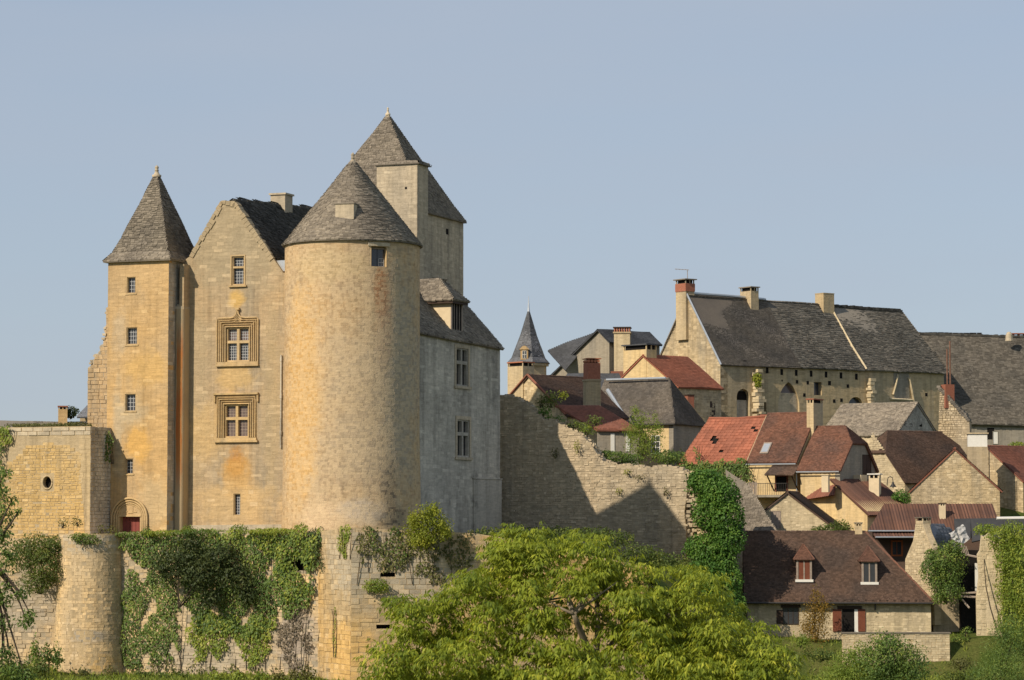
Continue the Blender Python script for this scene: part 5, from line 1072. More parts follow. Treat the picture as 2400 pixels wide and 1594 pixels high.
# ---- small triangular stone gable with shutter
T18 = Fr(1845, 228, -14); tl, tzl = T18.uz(1789, 1197); trr, tzr = T18.uz(1970, 1246); tau, taz = T18.uz(1846, 1153)
h18, _ = house('triangular_gable_house', 'small pale stone house with a triangular gable and grey shutter', T18, tl, trr, 0, 6.0, CZ - 7, tzl, taz, 'brown_dk', 'village_pale', ridge='v', ov=.25, oe=.15, rpos=(tau - tl) / (trr - tl), ze2=tzr, skin='F', course=(.12, .2), slen=(.2, .5), proud=(-.005, .015))
m18 = T18.face_v(0.0); put_window(m18, hole_px(T18, 1809, 1199, 1828, 1237), h18, glass='wood_grey', frame='wood_grey', bars=(2, 1))
# lean-to with stone slates between the ivy and that gable
L18 = thing('lean_to', 'steep stone slated lean-to roof between ivy and triangular gable', 'shed', at(1770, 1250, 224))
LS = [at(1716, 1252, 223), at(1824, 1252, 222), at(1752, 1136, 226), at(1700, 1100, 227)]
roof([[LS[0], LS[1], LS[2], LS[3]]], 'lauze', L18, .15); MB().prism([p - Vector((0, 0, .4)) for p in LS[:2]] + [p - Vector((0, 0, 4)) for p in (LS[1], LS[0])], Vector((0, 1.2, 0))).build('wall', M['village'], L18)

# ---- long ribbed roof and the porch below it
N19 = Fr(2040, 225, 0); nzE = N19.uz(2090, 1243)[1]; nR = N19.uz(2345, 1220)[0]; nv = 3.6; nzR = N19.uz(2200, 1181, nv)[1]
h19 = thing('ribbed_long_house', 'long house with brown ribbed tile roof and dark porch front', 'house', N19.P(5, 3, CZ - 6))
MB().box(N19, .2, nR - .2, .3, 2 * nv - .3, CZ - 9, nzE - .1).build('wall', M['brown_dk'], h19); ul = N19.uz(2072, 1182, nv)[0]
corrugated([[N19.P(-.2, -.2, nzE), N19.P(nR + .1, -.2, nzE), N19.P(nR - .0, nv, nzR), N19.P(ul, nv, nzR)], [N19.P(ul, 2 * nv, nzE), N19.P(nR, 2 * nv, nzE), N19.P(nR, nv, nzR), N19.P(ul, nv, nzR)]], M['brown'], h19, .24, .045)
nz2 = N19.uz(2090, 1258, -1.2)[1]; corrugated([[N19.P(.2, -1.4, nz2), N19.P(3.9, -1.4, nz2), N19.P(3.9, .25, nzE - .15), N19.P(.2, .25, nzE - .15)]], M['brown'], h19, .24, .04, 'porch_roof')
MB().tube([N19.P(-.2, -.28, nzE - .05), N19.P(4.2, -.28, nzE - .05)], .06, 6).build('gutter', M['zinc'], h19); MB().tube([N19.P(.2, -1.47, nz2 - .04), N19.P(3.9, -1.47, nz2 - .04)], .06, 6).build('porch_gutter', M['zinc'], h19)
mN = N19.face_v(.3); hN = hole_px(N19, 2092, 1270, 2112, 1300, .3); put_window(mN, hN, h19, glass='glass', frame='orange_wood', bars=(2, 1), w=.13)
cN = N19.uz(2202, 1200, 1.5)[0]; cM = N19.uz(2216, 1200, 1.5)[0]; chimney(N19, cN, cM, 1.4, 1.9, nzE - .5, N19.uz(2208, 1179, 1.5)[1], h19, 'cream', 'brown_dk', .06, .06, holes_gap=.16)

# ---- small ruined gable, slate roof, tarpaulin
X20 = Fr(2150, 217, 28); xzA = X20.uz(2150, 1228, 2.0)[1]
gv0, gvz = X20.vz(2190, 1290); pts20 = [(X20.vz(px, py)) for px, py in ((2190, 1330), (2118, 1330), (2122, 1310), (2140, 1268), (2146, 1228), (2164, 1228), (2170, 1250), (2186, 1285))]
h20 = thing('ruined_cottage', 'small roofless stone cottage gable with slate roof and grey tarpaulin', 'ruin', X20.P(0, 1, CZ - 8))
mX = X20.face_u(0.0, -1); pts20[0] = (pts20[0][0], CZ - 8); pts20[1] = (pts20[1][0], CZ - 8)
MB().prism([X20.P(0, a, z) for a, z in pts20], X20.U * .6).build('gable_wall', M['village'], h20)
lay_stones([(mX, coursed(pts20, (), (.13, .22), (.2, .45), .012, .02), (.0, .03), M['village_pale'], .015)], h20, 150)
ca, cb2 = X20.vz(2163, 1215)[0], X20.vz(2146, 1215)[0]; chimney(X20, .0, .75, min(ca, cb2), max(ca, cb2), X20.vz(2155, 1235)[1], X20.vz(2155, 1212)[1], h20, 'village', 'lauze', .07, .06, holes_gap=.22)
s0 = at(2172, 1228, 217); s1 = at(2232, 1240, 220); s2 = at(2200, 1292, 216); s3 = at(2190, 1292, 215.5)
roof([[s3, at(2222, 1285, 217.5), s1, s0]], 'slate_lit', h20, .08, 'slate_roof', scale=2.2)
random.seed(3); tb = MB(); N_ = 9; c0, c1, c2, c3 = at(2225, 1250, 215.5), at(2258, 1228, 216.5), at(2272, 1262, 216), at(2240, 1290, 215)
grid = [[c0.lerp(c1, i / (N_ - 1)).lerp(c3.lerp(c2, i / (N_ - 1)), j / (N_ - 1)) + Vector((rng.uniform(-.05, .05), rng.uniform(-.12, .12), rng.uniform(-.06, .06))) for i in range(N_)] for j in range(N_)]
for j in range(N_ - 1):
    for i in range(N_ - 1): tb.quad(grid[j][i], grid[j][i + 1], grid[j + 1][i + 1], grid[j + 1][i], rng.random())
tb.build('tarpaulin', M['tarp'], h20)
for i in range(7): a = at(2240 + i * 4, 1268 + i * 2, 215.2); b = at(2246 + i * 4.2, 1292 + i * 1.5, 214.9); MB().tube([a, b], .035, 5).build('lath', M['wood_grey'], h20)
# ---- ruin at the right with lit broken wall
R22 = Fr(2292, 212, -6); rh = thing('broken_house', 'collapsed house shell with sunlit stone jamb and dark inside', 'ruin', at(2300, 1480, 212))
mQ = R22.face_u(0.0, -1); pr = [R22.vz(px, py) for px, py in ((2292, 1500), (2330, 1500))]
jp = px_poly(R22, [(2290, 1520), (2350, 1520), (2350, 1272), (2336, 1258), (2326, 1262), (2318, 1248), (2306, 1258), (2300, 1254), (2296, 1290), (2290, 1300), (2294, 1350), (2288, 1400)]); MB().prism([R22.P(a, 0, z) for a, z in jp], R22.V * .6).build('wall', M['village'], rh)
lay_stones([(R22.face_v(0.0), coursed(jp, [hole_px(R22, 2312, 1410, 2330, 1475)], (.15, .26), (.2, .5), .012, .04), (.0, .04), M['village_pale'], .02)], rh, 120)
dk = Fr(2250, 215, 4); MB().box(dk, 0, 1.6, .0, 3.0, CZ - 11, at(2260, 1290, 215).z).build('dark_interior', M['dark'], rh)
MB().box(dk, -2.0, .02, .6, 1.4, CZ - 11, at(2260, 1393, 215).z).build('back_wall', M['village'], rh)
for (x0, y0, x1, y1) in ((2245, 1392, 2300, 1388), (2250, 1398, 2302, 1400), (2255, 1405, 2272, 1425), (2262, 1300, 2292, 1306)): MB().tube([at(x0, y0, 213), at(x1, y1, 212.4)], .08, 5).build('broken_beam', M['wood_grey'], rh)
MB().box(Fr(2284, 213, 0), 0, .28, 0, .1, at(0, 1385, 213).z, at(0, 1320, 213).z).build('pale_frame', M['white'], rh)
for i in range(5): MB().prism([at(2236 + i * 38, 1216 - i * 0.5, 221), at(2275 + i * 38, 1215 - i * .5, 221), at(2275 + i * 38, 1262, 219.5), at(2240 + i * 38, 1266 + (4 if i % 2 else 0), 219.5)], Vector((0, .1, -.08))).build('roof_sheet', M['blacksheet'], rh)
MB().tube([at(2336, 1215, 219), at(2410, 1214, 219)], .12, 6).build('pale_gutter', M['white'], rh)
# ================================================================== the great hall on the hill
H8 = Fr(1690, 272, 35); hzb = CZ + 2; hvz = lambda px, py: H8.vz(px, py); hz_e = H8.uz(1692, 846)[1]; hm = hvz(1612, 760)[0]; hz_r = H8.uz(1700, 693, hm)[1]
hu = [0.0] + [H8.uz(px, py)[0] for px, py in ((1872, 856), (2022, 862), (2212, 863))]
hall = thing('great_hall', 'long medieval stone hall with tall grey roof, three chimneys and blocked arches', 'building', H8.P(hu[3] / 2, hm, hzb))
mH = H8.face_v(0.0); zsag = H8.uz(2212, 866)[1]
ho = {'arch': (1727, 912, 1757, 985), 'gothic': (1824, 896, 1873, 985), 'tall': (1908, 896, 1926, 926), 'small': (1778, 935, 1796, 985), 'half': (1988, 931, 2024, 968)}
hol = {k: hole_px(H8, x0, y0, x1, y1) for k, (x0, y0, x1, y1) in ho.items()}
def arch_pts(h, pointed=False, n=12):
    a0, a1, z0, z1 = h; w = (a1 - a0) / 2; c = (a0 + a1) / 2
    if pointed: top = [(a1 - 2 * w + 2 * w * math.cos(q), z1 - 1.73 * w + 2 * w * math.sin(q)) for q in [R(60) * k / n for k in range(n + 1)]] + [(a0 + 2 * w - 2 * w * math.cos(q), z1 - 1.73 * w + 2 * w * math.sin(q)) for q in [R(60) * (n - k) / n for k in range(1, n + 1)]]
    else: top = [(c + w * math.cos(q), z1 - w + w * math.sin(q)) for q in [math.pi * k / n for k in range(n + 1)]]
    return [(a0, z0), (a1, z0)] + top
def bounds(p): xs = [q[0] for q in p]; zs = [q[1] for q in p]; return (min(xs), max(xs), min(zs), max(zs))
apt = {'arch': arch_pts(hol['arch']), 'gothic': arch_pts(hol['gothic'], True), 'tall': rect(hol['tall']), 'small': arch_pts(hol['small']), 'half': arch_pts(hol['half'])}
fpoly = [(0, hzb), (hu[3], hzb), (hu[3], zsag), (0, hz_e)]
MB().prism(face_poly(mH, fpoly), H8.V * .9, holes=[[mH(a, z, 0) for a, z in p] for p in apt.values()]).build('front_wall', M['hall_front'], hall)
for k, p in apt.items():
    mat = {'arch': 'wing', 'gothic': 'glass_warm', 'tall': 'glass', 'small': 'dark', 'half': 'glass'}[k]
    o = MB().prism([mH(a, z, -.5) for a, z in p], H8.V * .06).build('window', M[mat], hall)
    if k == 'gothic':
        b = bounds(p); zi = H8.uz(1848, 921)[1]; MB().fbox(mH, b[0], b[1], b[2], zi, -.49, -.2).build('rubble_infill', M['curtain'], o)
    if k == 'arch': b = bounds(p); MB().fbox(mH, b[0], b[1], H8.uz(1740, 937)[1], b[3] - .2, -.49, -.46).build('fanlight', M['dark'], o)
for i, (px, py) in enumerate(((1798, 868), (1832, 872), (1866, 874), (1901, 876), (1936, 878), (1971, 880), (2007, 883))): dark_hole(mH, hole_px(H8, px - 3, py - 7, px + 3, py + 7), hall, 'slit_window')
for px, py, s in ((1868, 895, 4), (1893, 897, 4), (1944, 898, 5), (1987, 905, 4), (1955, 940, 4), (1972, 938, 4), (1885, 926, 4), (1746, 850, 5), (1833, 892, 2), (2171, 925, 4)): dark_hole(mH, hole_px(H8, px - s * .7, py - s, px + s * .7, py + s), hall)
hh = [bounds(p) for p in apt.values()]
gp = [(0, hzb), (2 * hm, hzb), (2 * hm, hz_e), (hm, hz_r - .2), (0, hz_e)]
MB().prism([H8.P(.001, a, z) for a, z in gp], H8.U * .9).build('gable_wall', M['hall'], hall)
MB().box(H8, .9, hu[3], .9, 2 * hm, hzb, min(hz_e, zsag) - .1).build('hall_body', M['hall'], hall)
lay_stones([(H8.face_u(.001, -1), coursed(gp, (), (.2, .32), (.3, .75), .01, .12), (.0, .02), M['hall'], .012), (mH, coursed(fpoly, hh, (.22, .36), (.35, .9), .008, .45), (.0, .012), M['hall_front'], .006)], hall, 300)
k_ = (hz_r - hz_e) / hm; ovh = .3
def hpt(u, t):                       # a point on the front slope, t = 0 eave .. 1 ridge, roof settling to the right
    sg = (zsag - hz_e) * u / hu[3]; return H8.P(u, -ovh + (hm + ovh) * t, hz_e - ovh * k_ + (hz_r - hz_e + ovh * k_) * t + sg * (1 - t) + (-.55) * t * max(0, u / hu[3]))
for (u0, u1, rk, sc) in ((-.15, hu[1], 'slate_brown', 1.0), (hu[1], hu[2], 'lauze_far', 1.25)):
    roof([[hpt(u0, 0), hpt(u1, 0), hpt(u1, 1), hpt(u0, 1)]], rk, hall, .12, scale=sc)
# third bay: stone slates, hip swept round at the right end
e3, t3 = hu[3] + .5, H8.uz(2110, 708, hm)[0]
mid = hpt(hu[3] - .6, .62)
roof([[hpt(hu[2], 0), hpt(e3, 0), hpt(t3 + (e3 - t3) * .52, .55), hpt(t3, 1), hpt(hu[2], 1)]], 'lauze_far', hall, .14)
back = H8.P(e3, 2 * hm + .3, zsag - .2)
roof([[hpt(e3, 0), back, H8.P(t3 + .1, hm, hpt(t3, 1).z)], [H8.P(-.15, 2 * hm + ovh, hz_e - .3), back, hpt(t3, 1), hpt(-.15, 1)]], 'lauze_far', hall, .12, 'rear_roof')
vg = MB(); vg.tube([hpt(hu[2], 1) + Vector((0, 0, .1)), hpt(hu[2], .35) + Vector((0, 0, .1)), hpt(hu[2] + .25, 0) + Vector((0, 0, .12))], .13, 6); vg.build('mortar_fillet', M['village_pale'], hall)
vg = MB(); vg.tube([hpt(-.15, 1) + Vector((0, 0, .02)), hpt(-.15, 0) + Vector((0, 0, .02))], .10, 6); vg.build('zinc_verge', M['zinc'], hall)
rg_ = MB(); rg_.tube([hpt(-.1, 1) + Vector((0, 0, .06)), hpt(hu[1] * .5, 1) + Vector((0, 0, .12)), hpt(hu[1], 1) + Vector((0, 0, .06))], .12, 6); rg_.build('ridge_roll', M['zinc'], hall)
rg_ = MB()
for i in range(48):
    a = hu[2] + (t3 - hu[2]) * i / 48; p = hpt(a, 1); rg_.box(H8, a, a + .3, hm - .25, hm + .25, p.z - .15, p.z + .05 + rng.uniform(0, .12), rng.random())
rg_.build('ridge_stones', M['lauze_dark'], hall, kind='stuff')
# chimneys
c0_ = H8.vz(1609, 700, -.25)[0]; c1_ = H8.vz(1586, 700, -.25)[0]; zt_ = H8.vz(1600, 654, -.25)[1]
ch = chimney(H8, -.35, .75, min(c0_, c1_), max(c0_, c1_), hz_r - 4.6, zt_, hall, 'hall', 'lauze', .1, .2, holes_gap=.35)
MB().box(H8, -.40, .80, min(c0_, c1_) - .05, max(c0_, c1_) + .05, zt_ - 1.25, zt_ - .46).build('brick_band', M['brick'], ch)
an = thing('tv_aerial', 'thin television aerial on the leftmost brick topped chimney', 'aerial', H8.P(.6, hm, zt_)); aa = MB(); p0 = H8.P(.5, (c0_ + c1_) / 2, zt_); aa.tube([p0, p0 + Vector((0, 0, 1.0))], .035, 5); aa.tube([p0 + Vector((-1.25, 0, 1.05)), p0 + Vector((.15, 0, .95))], .03, 5)
for dx in (-1.1, -.8, -.5, -.2): aa.tube([p0 + Vector((dx, -.3, 1.0)), p0 + Vector((dx, .3, 1.0))], .018, 4)
aa.build('mast', M['wood_grey'], an)
def roof_chimney(px0, px1, ytop, vc, dep, hgap, mat, cap, base_dz, lo=1.2, ov_=.12):
    u0, u1 = H8.uz(px0, ytop, vc)[0], H8.uz(px1, ytop, vc)[0]; return chimney(H8, u0, u1, vc, vc + dep, hz_r - lo - 1.3, H8.uz(px0, ytop, vc)[1], hall, mat, cap, .1, ov_, holes_gap=hgap)
roof_chimney(1760, 1778, 671, hm - .9, 1.7, .35, 'hall', 'lauze', 0); roof_chimney(1930, 1955, 686, hm - .8, 1.3, 0, 'hall', 'hall', 0, ov_=.02)
# ragged buttress stumps with stones jutting out
def stump(px, y0, y1, w, label):
    u, z1_ = H8.uz(px, y0); z0_ = H8.uz(px, y1)[1]; s = thing('buttress_stump', label, 'ruin', H8.P(u, -.5, z0_)); z = z0_; i = 0
    while z < z1_:
        hh_ = rng.uniform(.22, .4); ww = w * rng.uniform(.6, 1.1); dp_ = rng.uniform(.5, 1.3) * (1 - .5 * (z - z0_) / (z1_ - z0_)); o_ = rng.uniform(-.15, .15)
        MB().box(H8, u - ww / 2 + o_, u + ww / 2 + o_, -dp_, .05, z + .012, z + hh_ - .012, rng.random()).build('stone', M['village_pale'], s); z += hh_
    return s
st1 = stump(1772, 872, 985, .9, 'ragged pale buttress stump with ivy on the hall front, left one'); st2 = stump(2036, 890, 962, .8, 'ragged pale buttress stump on the hall front, right one')
# broken arch ribs on the right bay
for (x0, y0, x1, y1, wd) in ((2103, 878, 2092, 925, .25), (2129, 885, 2140, 940, .3), (2140, 940, 2152, 962, .25), (2085, 935, 2140, 938, .2)):
    a, b = H8.uz(x0, y0), H8.uz(x1, y1); MB().tube([mH(a[0], a[1], .1), mH((a[0] + b[0]) / 2, (a[1] + b[1]) / 2, .16), mH(b[0], b[1], .1)], wd * .5, 5).build('arch_rib', M['village_pale'], hall)
MB().fbox(mH, *hole_px(H8, 2095, 868, 2130, 940), -.02, .04).build('recess_panel', M['grey_render'], hall); MB().fbox(mH, *hole_px(H8, 2112, 866, 2118, 872), 0, .08).build('corbel', M['hall'], hall)

# ---- big slated roof at the right edge
B9 = Fr(2163, 289, 6); b9e = 9.0; z9r = B9.uz(2200, 782, b9e)[1]; u9 = B9.uz(2470, 900)[0]; z9e = B9.uz(2300, 990)[1]
h9 = thing('big_barn', 'big barn with grey stone slated roof at the right edge beside the hall', 'building', B9.P(6, 5, CZ + 4)); ul9 = B9.uz(2120, 778, b9e)[0]; ue9 = ul9
roof([[B9.P(ue9, -.2, z9e - .1), B9.P(u9, -.2, z9e - .4), B9.P(u9, b9e, z9r - .3), B9.P(ul9, b9e, z9r)]], 'lauze_barn', h9, .2, scale=1.0)
roof([[B9.P(ul9, 2 * b9e, z9e), B9.P(u9, 2 * b9e, z9e - .4), B9.P(u9, b9e, z9r - .3), B9.P(ul9, b9e, z9r)]], 'lauze_barn', h9, .2, 'rear_roof', scale=1.6)
MB().box(B9, ue9 + .3, u9, .2, .8, CZ - 2, z9e - .1).build('front_wall', M['grey_render'], h9)
rg_ = MB()
for i in range(40):
    a = ul9 + (u9 - ul9) * i / 40; zz = z9r - .3 * i / 40; rg_.box(B9, a, a + .33, b9e - .3, b9e + .3, zz - .1, zz + .08 + rng.uniform(0, .1), rng.random())
rg_.build('ridge_stones', M['lauze_dark'], h9, kind='stuff')
m9 = B9.face_v(.2); dark_hole(m9, hole_px(B9, 2314, 1003, 2330, 1030, .2), h9, 'doorway')
put_window(m9, hole_px(B9, 2328, 1012, 2338, 1040, .2), h9, glass='white', frame='grey_render', bars=(1, 1))
q9 = [at(2198, 1030, 258), at(2275, 1030, 257), at(2272, 985, 257), at(2235, 940, 257.6), at(2203, 908, 258)]
w9 = thing('lean_wall', 'sunlit stone half gable wall against the big barn', 'building', at(2235, 1030, 258)); MB().prism(q9 and [q9[0] - Vector((0, 0, 4)), q9[1] - Vector((0, 0, 4))] + q9[2:], Vector((.3, .8, 0))).build('wall', M['village'], w9)
LW = Fr(2198, 258, math.degrees(math.atan2(q9[1].y - q9[0].y, q9[1].x - q9[0].x))); lp9 = [((p - LW.O).dot(LW.U), p.z) for p in q9]; lay_stones([(LW.face_v(-.0), coursed(lp9, (), (.15, .25), (.2, .5), .012, .03), (.0, .03), M['village'], .02)], w9, 200)
rk9 = MB()
for i in range(22):
    p = q9[4].lerp(q9[2], i / 21) + Vector((0, .3, rng.uniform(0, .1))); s = rng.uniform(.12, .22); rk9.box(LW, (p - LW.O).dot(LW.U) - s, (p - LW.O).dot(LW.U) + s, -.1, .8, p.z - .1, p.z + s * .7, rng.random())
rk9.build('coping', M['lauze_far'], w9, kind='stuff')
C9 = Fr(2219, 257.5, 20); zc9 = C9.uz(2225, 901)[1]; c9 = thing('brick_chimney', 'red brick chimney with two tall rusty flue pipes', 'chimney', C9.P(.4, .4, zc9 - 2)); MB().box(C9, 0, C9.uz(2237, 920)[0], 0, .8, zc9 - 2.2, zc9).build('stack', M['brick'], c9)
for px, yt in ((2224, 818), (2231, 800)): u = C9.uz(px, 900)[0]; MB().tube([C9.P(u, .3, zc9), C9.P(u, .3, C9.uz(px, yt, .3)[1])], .075, 8).build('flue_pipe', M['rust'], c9)
f9 = at(2365, 782, 297); fs = thing('roof_finial', 'small stone knob on the barn ridge at the right edge', 'finial', f9); MB().lathe(f9, [(.42, f9.z - .8), (.35, f9.z - .1), (.2, f9.z + .15), (.02, f9.z + .2)], 10).build('knob', M['keep'], fs)
fb = at(2385, 784, 302); fc = Fr(2378, 302, 0); bc9 = thing('ridge_chimney', 'low brick chimney top peeping over the barn ridge', 'chimney', fb); MB().box(fc, 0, 2.0, 0, 1, fb.z - 2, fb.z - .2).build('stack', M['brick'], bc9); MB().box(fc, -.1, 2.1, -.1, 1.1, fb.z + .05, fb.z + .15).build('cap', M['brick'], bc9)
for u in (.1, .7, 1.3, 1.8): MB().box(fc, u, u + .12, 0, 1, fb.z - .2, fb.z + .05).build('brick_post', M['brick'], bc9)

# ---- red roofed house with yellow gable below the hall
V4 = Fr(1590, 260, 42); v4r = V4.vz(1509, 834)[0]; z4r = V4.vz(1509, 833)[1]; z4e = V4.uz(1587, 903)[1]; u4 = V4.uz(1690, 912)[0]
h4, _ = house('red_ribbed_house', 'house with bright red tile roof and pale yellow gable below the hall', V4, 0, u4, 0, 2 * v4r, CZ + 2, z4e, z4r, 'red', 'hall', ov=.25, oe=.15, ends=('yellow', 'hall'), skin='F', skinmat='hall')
m4 = V4.face_v(0.0); dark_hole(m4, hole_px(V4, 1664, 941, 1676, 985), h4, 'doorway', 'wood_dk')
c4a, c4b = sorted((V4.vz(1516, 830)[0], V4.vz(1462, 830)[0])); z4t = V4.vz(1490, 807)[1]
ch4 = chimney(V4, -.05, 1.3, c4a, c4b, z4r - 3.4, z4t, h4, 'yellow', 'slate', .12, .15, holes_gap=.42)
C4 = Fr(1613, 256, 25); z4c = C4.uz(1618, 927)[1]; cs = thing('brick_stack', 'slim red brick chimney stack beside the dark hipped roof', 'chimney', C4.P(.3, .3, z4c - 3)); MB().box(C4, 0, C4.uz(1627, 950)[0], 0, .9, z4c - 4, z4c).build('stack', M['brick'], cs); MB().box(C4, -.06, .7, -.06, .96, z4c, z4c + .1).build('cap', M['wood_dk'], cs)
# ---- dark hipped house with yellow front
V5 = Fr(1579, 249, -32); u5 = V5.uz(1460, 982)[0]; z5e = V5.uz(1560, 984)[1]; d5 = V5.vz(1624, 984, 0)[0]; v5r = d5 / 2 + .4; z5r = V5.uz(1500, 889, v5r)[1]
h5, r5 = house('dark_hip_house', 'yellow house with dark hipped slate roof and zinc valley', V5, u5 - 3.2, 0, 0, max(d5, 5.5), CZ - 1, z5e, z5r, 'slate_brown', 'yellow', ov=.3, oe=.3, hip=(0, 2.2), ends=('yellow', 'grey_render'), rpos=.5)  # right end wall takes a darker grey that paints in its shade
m5 = V5.face_v(0.0); put_window(m5, hole_px(V5, 1528, 1022, 1546, 1062), h5, glass='glass', frame='white', bars=(2, 3))
va, vb_ = at(1424, 914, 249.5), at(1462, 974, 247.2); MB().tube([va, vb_], .18, 6).build('zinc_valley', M['zinc'], h5); MB().tube([V5.P(u5 - 3, -.36, z5e - .42), V5.P(.3, -.36, z5e - .42)], .06, 6).build('gutter', M['iron'], h5)
MB().tube([V5.P(u5 - 3, v5r, z5r + .05), V5.P(-2.0, v5r, z5r + .05)], .10, 6).build('ridge_roll', M['zinc'], h5)
# ---- brown roofed house with lit gable and brick topped chimney
V6 = Fr(1330, 240, 42); v6r = V6.vz(1240, 882)[0]; z6r = V6.vz(1240, 880)[1]; z6e = V6.uz(1400, 975)[1]; u6 = V6.uz(1468, 977)[0]
h6, _ = house('brown_roof_house', 'brown tiled house with sunlit gable just above the curtain wall', V6, 0, u6, 0, 2 * v6r, CZ + 1, z6e, z6r, 'brown_dk', 'village', ov=.2, oe=.15, ends=('village', 'village'), skin='L')
vg = MB(); 
for sgn in (0, 1): vg.tube([V6.P(-.2, v6r, z6r + .08), V6.P(-.2, v6r + (v6r if sgn else -v6r), z6e + .05)], .1, 6)
vg.build('verge_tiles', M['red_dull'], h6)
q6a, q6b = sorted((V6.vz(1226, 860, -.1)[0], V6.vz(1190, 860, -.1)[0])); chimney(V6, -.12, 1.2, q6a, q6b, CZ + 5, V6.vz(1210, 848, -.1)[1], h6, 'village', 'clay', .1, .05, holes_gap=.3, capmat='clay')
C6 = Fr(1378, 238.5, 15); z6c = C6.uz(1390, 838)[1]; c6 = thing('tall_chimney', 'tall stone chimney with pink brick top and row of clay pots', 'chimney', C6.P(.5, .5, z6c - 4)); w6 = C6.uz(1408, 880)[0]
MB().box(C6, 0, w6, 0, 1.4, z6c - 6, z6c - 2.0).build('stone_shaft', M['village'], c6); MB().box(C6, -.06, w6 + .06, -.06, 1.46, z6c - 2.0, z6c - 1.85).build('band', M['village'], c6); MB().box(C6, .02, w6 - .02, .02, 1.38, z6c - 1.85, z6c - .45).build('brick_top', M['brick'], c6)
for i in range(4): x = .12 + i * (w6 - .24) / 3.3; MB().tube([C6.P(x, .0, z6c - .3), C6.P(x, 1.4, z6c - .3)], .13, 8).build('clay_pot', M['clay'], c6)
MB().box(C6, -.05, w6 + .05, -.05, 1.45, z6c - .12, z6c - .04).build('cap', M['clay'], c6)
# ---- dull red lower roof in front
V7 = Fr(1402, 230, 8); z7e = V7.uz(1440, 1008)[1]; u7 = V7.uz(1500, 1010)[0]; v7 = 5.0; z7r = V7.uz(1340, 950, v7)[1]
h7 = thing('red_lean_to_house', 'low house with dull red roof behind the top of the curtain wall', 'house', V7.P(1, 2, CZ + 2))
l7 = V7.uz(1300, 949, v7)[0]; roof([[V7.P(-.1, -.2, z7e), V7.P(u7, -.2, z7e - .05), V7.P(V7.uz(1372, 955, v7)[0] + 1.2, v7, z7r - .1), V7.P(l7, v7, z7r)]], 'red_dull', h7, .12)
MB().box(V7, .0, u7 - .1, .1, .5, CZ - 1, z7e - .1).build('front_wall', M['grey_render'], h7); MB().prism([V7.P(.02, .5, CZ - 1), V7.P(.02, v7, CZ - 1), V7.P(.02, v7, z7r - .8), V7.P(.02, .5, z7e - .2)], V7.U * .3).build('side_wall', M['village'], h7)
m7 = V7.face_v(.1)
for x0, x1 in ((1431, 1440), (1467, 1476)): MB().fbox(m7, *hole_px(V7, x0, 1016, x1, 1058, .1), -.02, .06).build('shutter', M['white'], h7)
# ---- slate spire turret
V1 = Fr(1240, 275, -16); s1 = thing('spire_turret', 'slender turret with pointed blue slate spire and tiny dormer', 'tower', V1.P(0, 1.5, CZ + 8))
z1e = V1.uz(1225, 849)[1]; z1a = at(1239, 728, 277).z; c1 = at(1239, HOR, 277); r1e = 46 / F * 277; pts1 = lambda r, z, n=8, ph=.25: [Vector((c1.x + r * math.cos(2 * math.pi * (k + ph) / n), c1.y + r * math.sin(2 * math.pi * (k + ph) / n), z)) for k in range(n)]
lv = [pts1(r1e * 1.12, z1e - .05), pts1(r1e * .88, z1e + .45), pts1(r1e * .45, z1e + (z1a - z1e) * .5), pts1(.05, z1a)]
skin_roof([[a[i], a[(i + 1) % 8], b[(i + 1) % 8], b[i]] for a, b in zip(lv, lv[1:]) for i in range(8)], 'slate_lit', s1, 'spire_roof')
MB().prism(pts1(r1e * .93, z1e - 8), Vector((0, 0, 7.95))).build('turret_wall', M['village'], s1); MB().prism(pts1(r1e * 1.05, z1e - .3), Vector((0, 0, .24))).build('cornice', M['village_pale'], s1)
MB().lathe(c1, [(.14, z1a - .1), (.10, z1a + .3), (.02, at(1238, 693, 277).z)], 8).build('finial', M['zinc'], s1)
d1 = Fr(1220, 275.2, 0); dz = d1.uz(1228, 843)[1]; dd = MB().box(d1, 0, .75, 0, 1.6, dz, dz + 1.0).build('dormer', M['castle_hot'], s1)
MB().prism([d1.P(-.12, -.1, dz + 1.0), d1.P(.87, -.1, dz + 1.0), d1.P(.62, -.1, dz + 1.28), d1.P(.375, -.1, dz + 1.38), d1.P(.13, -.1, dz + 1.28)], Vector((0, 1.7, 0))).build('pediment', M['castle_hot'], dd); put_window(d1.face_v(0.0), (.2, .55, dz + .15, dz + .85), dd, frame='white', bars=(2, 2), w=.03)
# ---- grey gabled slate house and chimney beyond
V2 = Fr(1428, 284, 40); h2 = thing('grey_slate_house', 'grey rendered house with slate roof beside the spire', 'house', V2.P(0, 4, CZ + 8)); g2 = [V2.vz(px, py) for px, py in ((1428, 885), (1296, 890), (1299, 878), (1405, 776), (1428, 798))]
g2[0] = (g2[0][0], CZ + 5); g2[1] = (g2[1][0], CZ + 5); MB().prism([V2.P(0, a, z) for a, z in g2], V2.U * 7).build('gable_wall', M['grey_render'], h2)
a2, b2, c2_ = g2[2], g2[3], g2[4]
roof([[V2.P(-.3, a2[0] + .3, a2[1] - .1), V2.P(7, a2[0] + .3, a2[1] - .1), V2.P(7, b2[0], b2[1] + .15), V2.P(-.3, b2[0], b2[1] + .15)], [V2.P(-.3, c2_[0] - .4, c2_[1] - .25), V2.P(7, c2_[0] - .4, c2_[1] - .25), V2.P(7, b2[0], b2[1] + .15), V2.P(-.3, b2[0], b2[1] + .15)]], 'slate', h2, .1)
s2 = [at(1284, 822, 289), at(1325, 868, 286), at(1402, 777, 291)]; roof([s2], 'slate', h2, .1, 'side_roof')
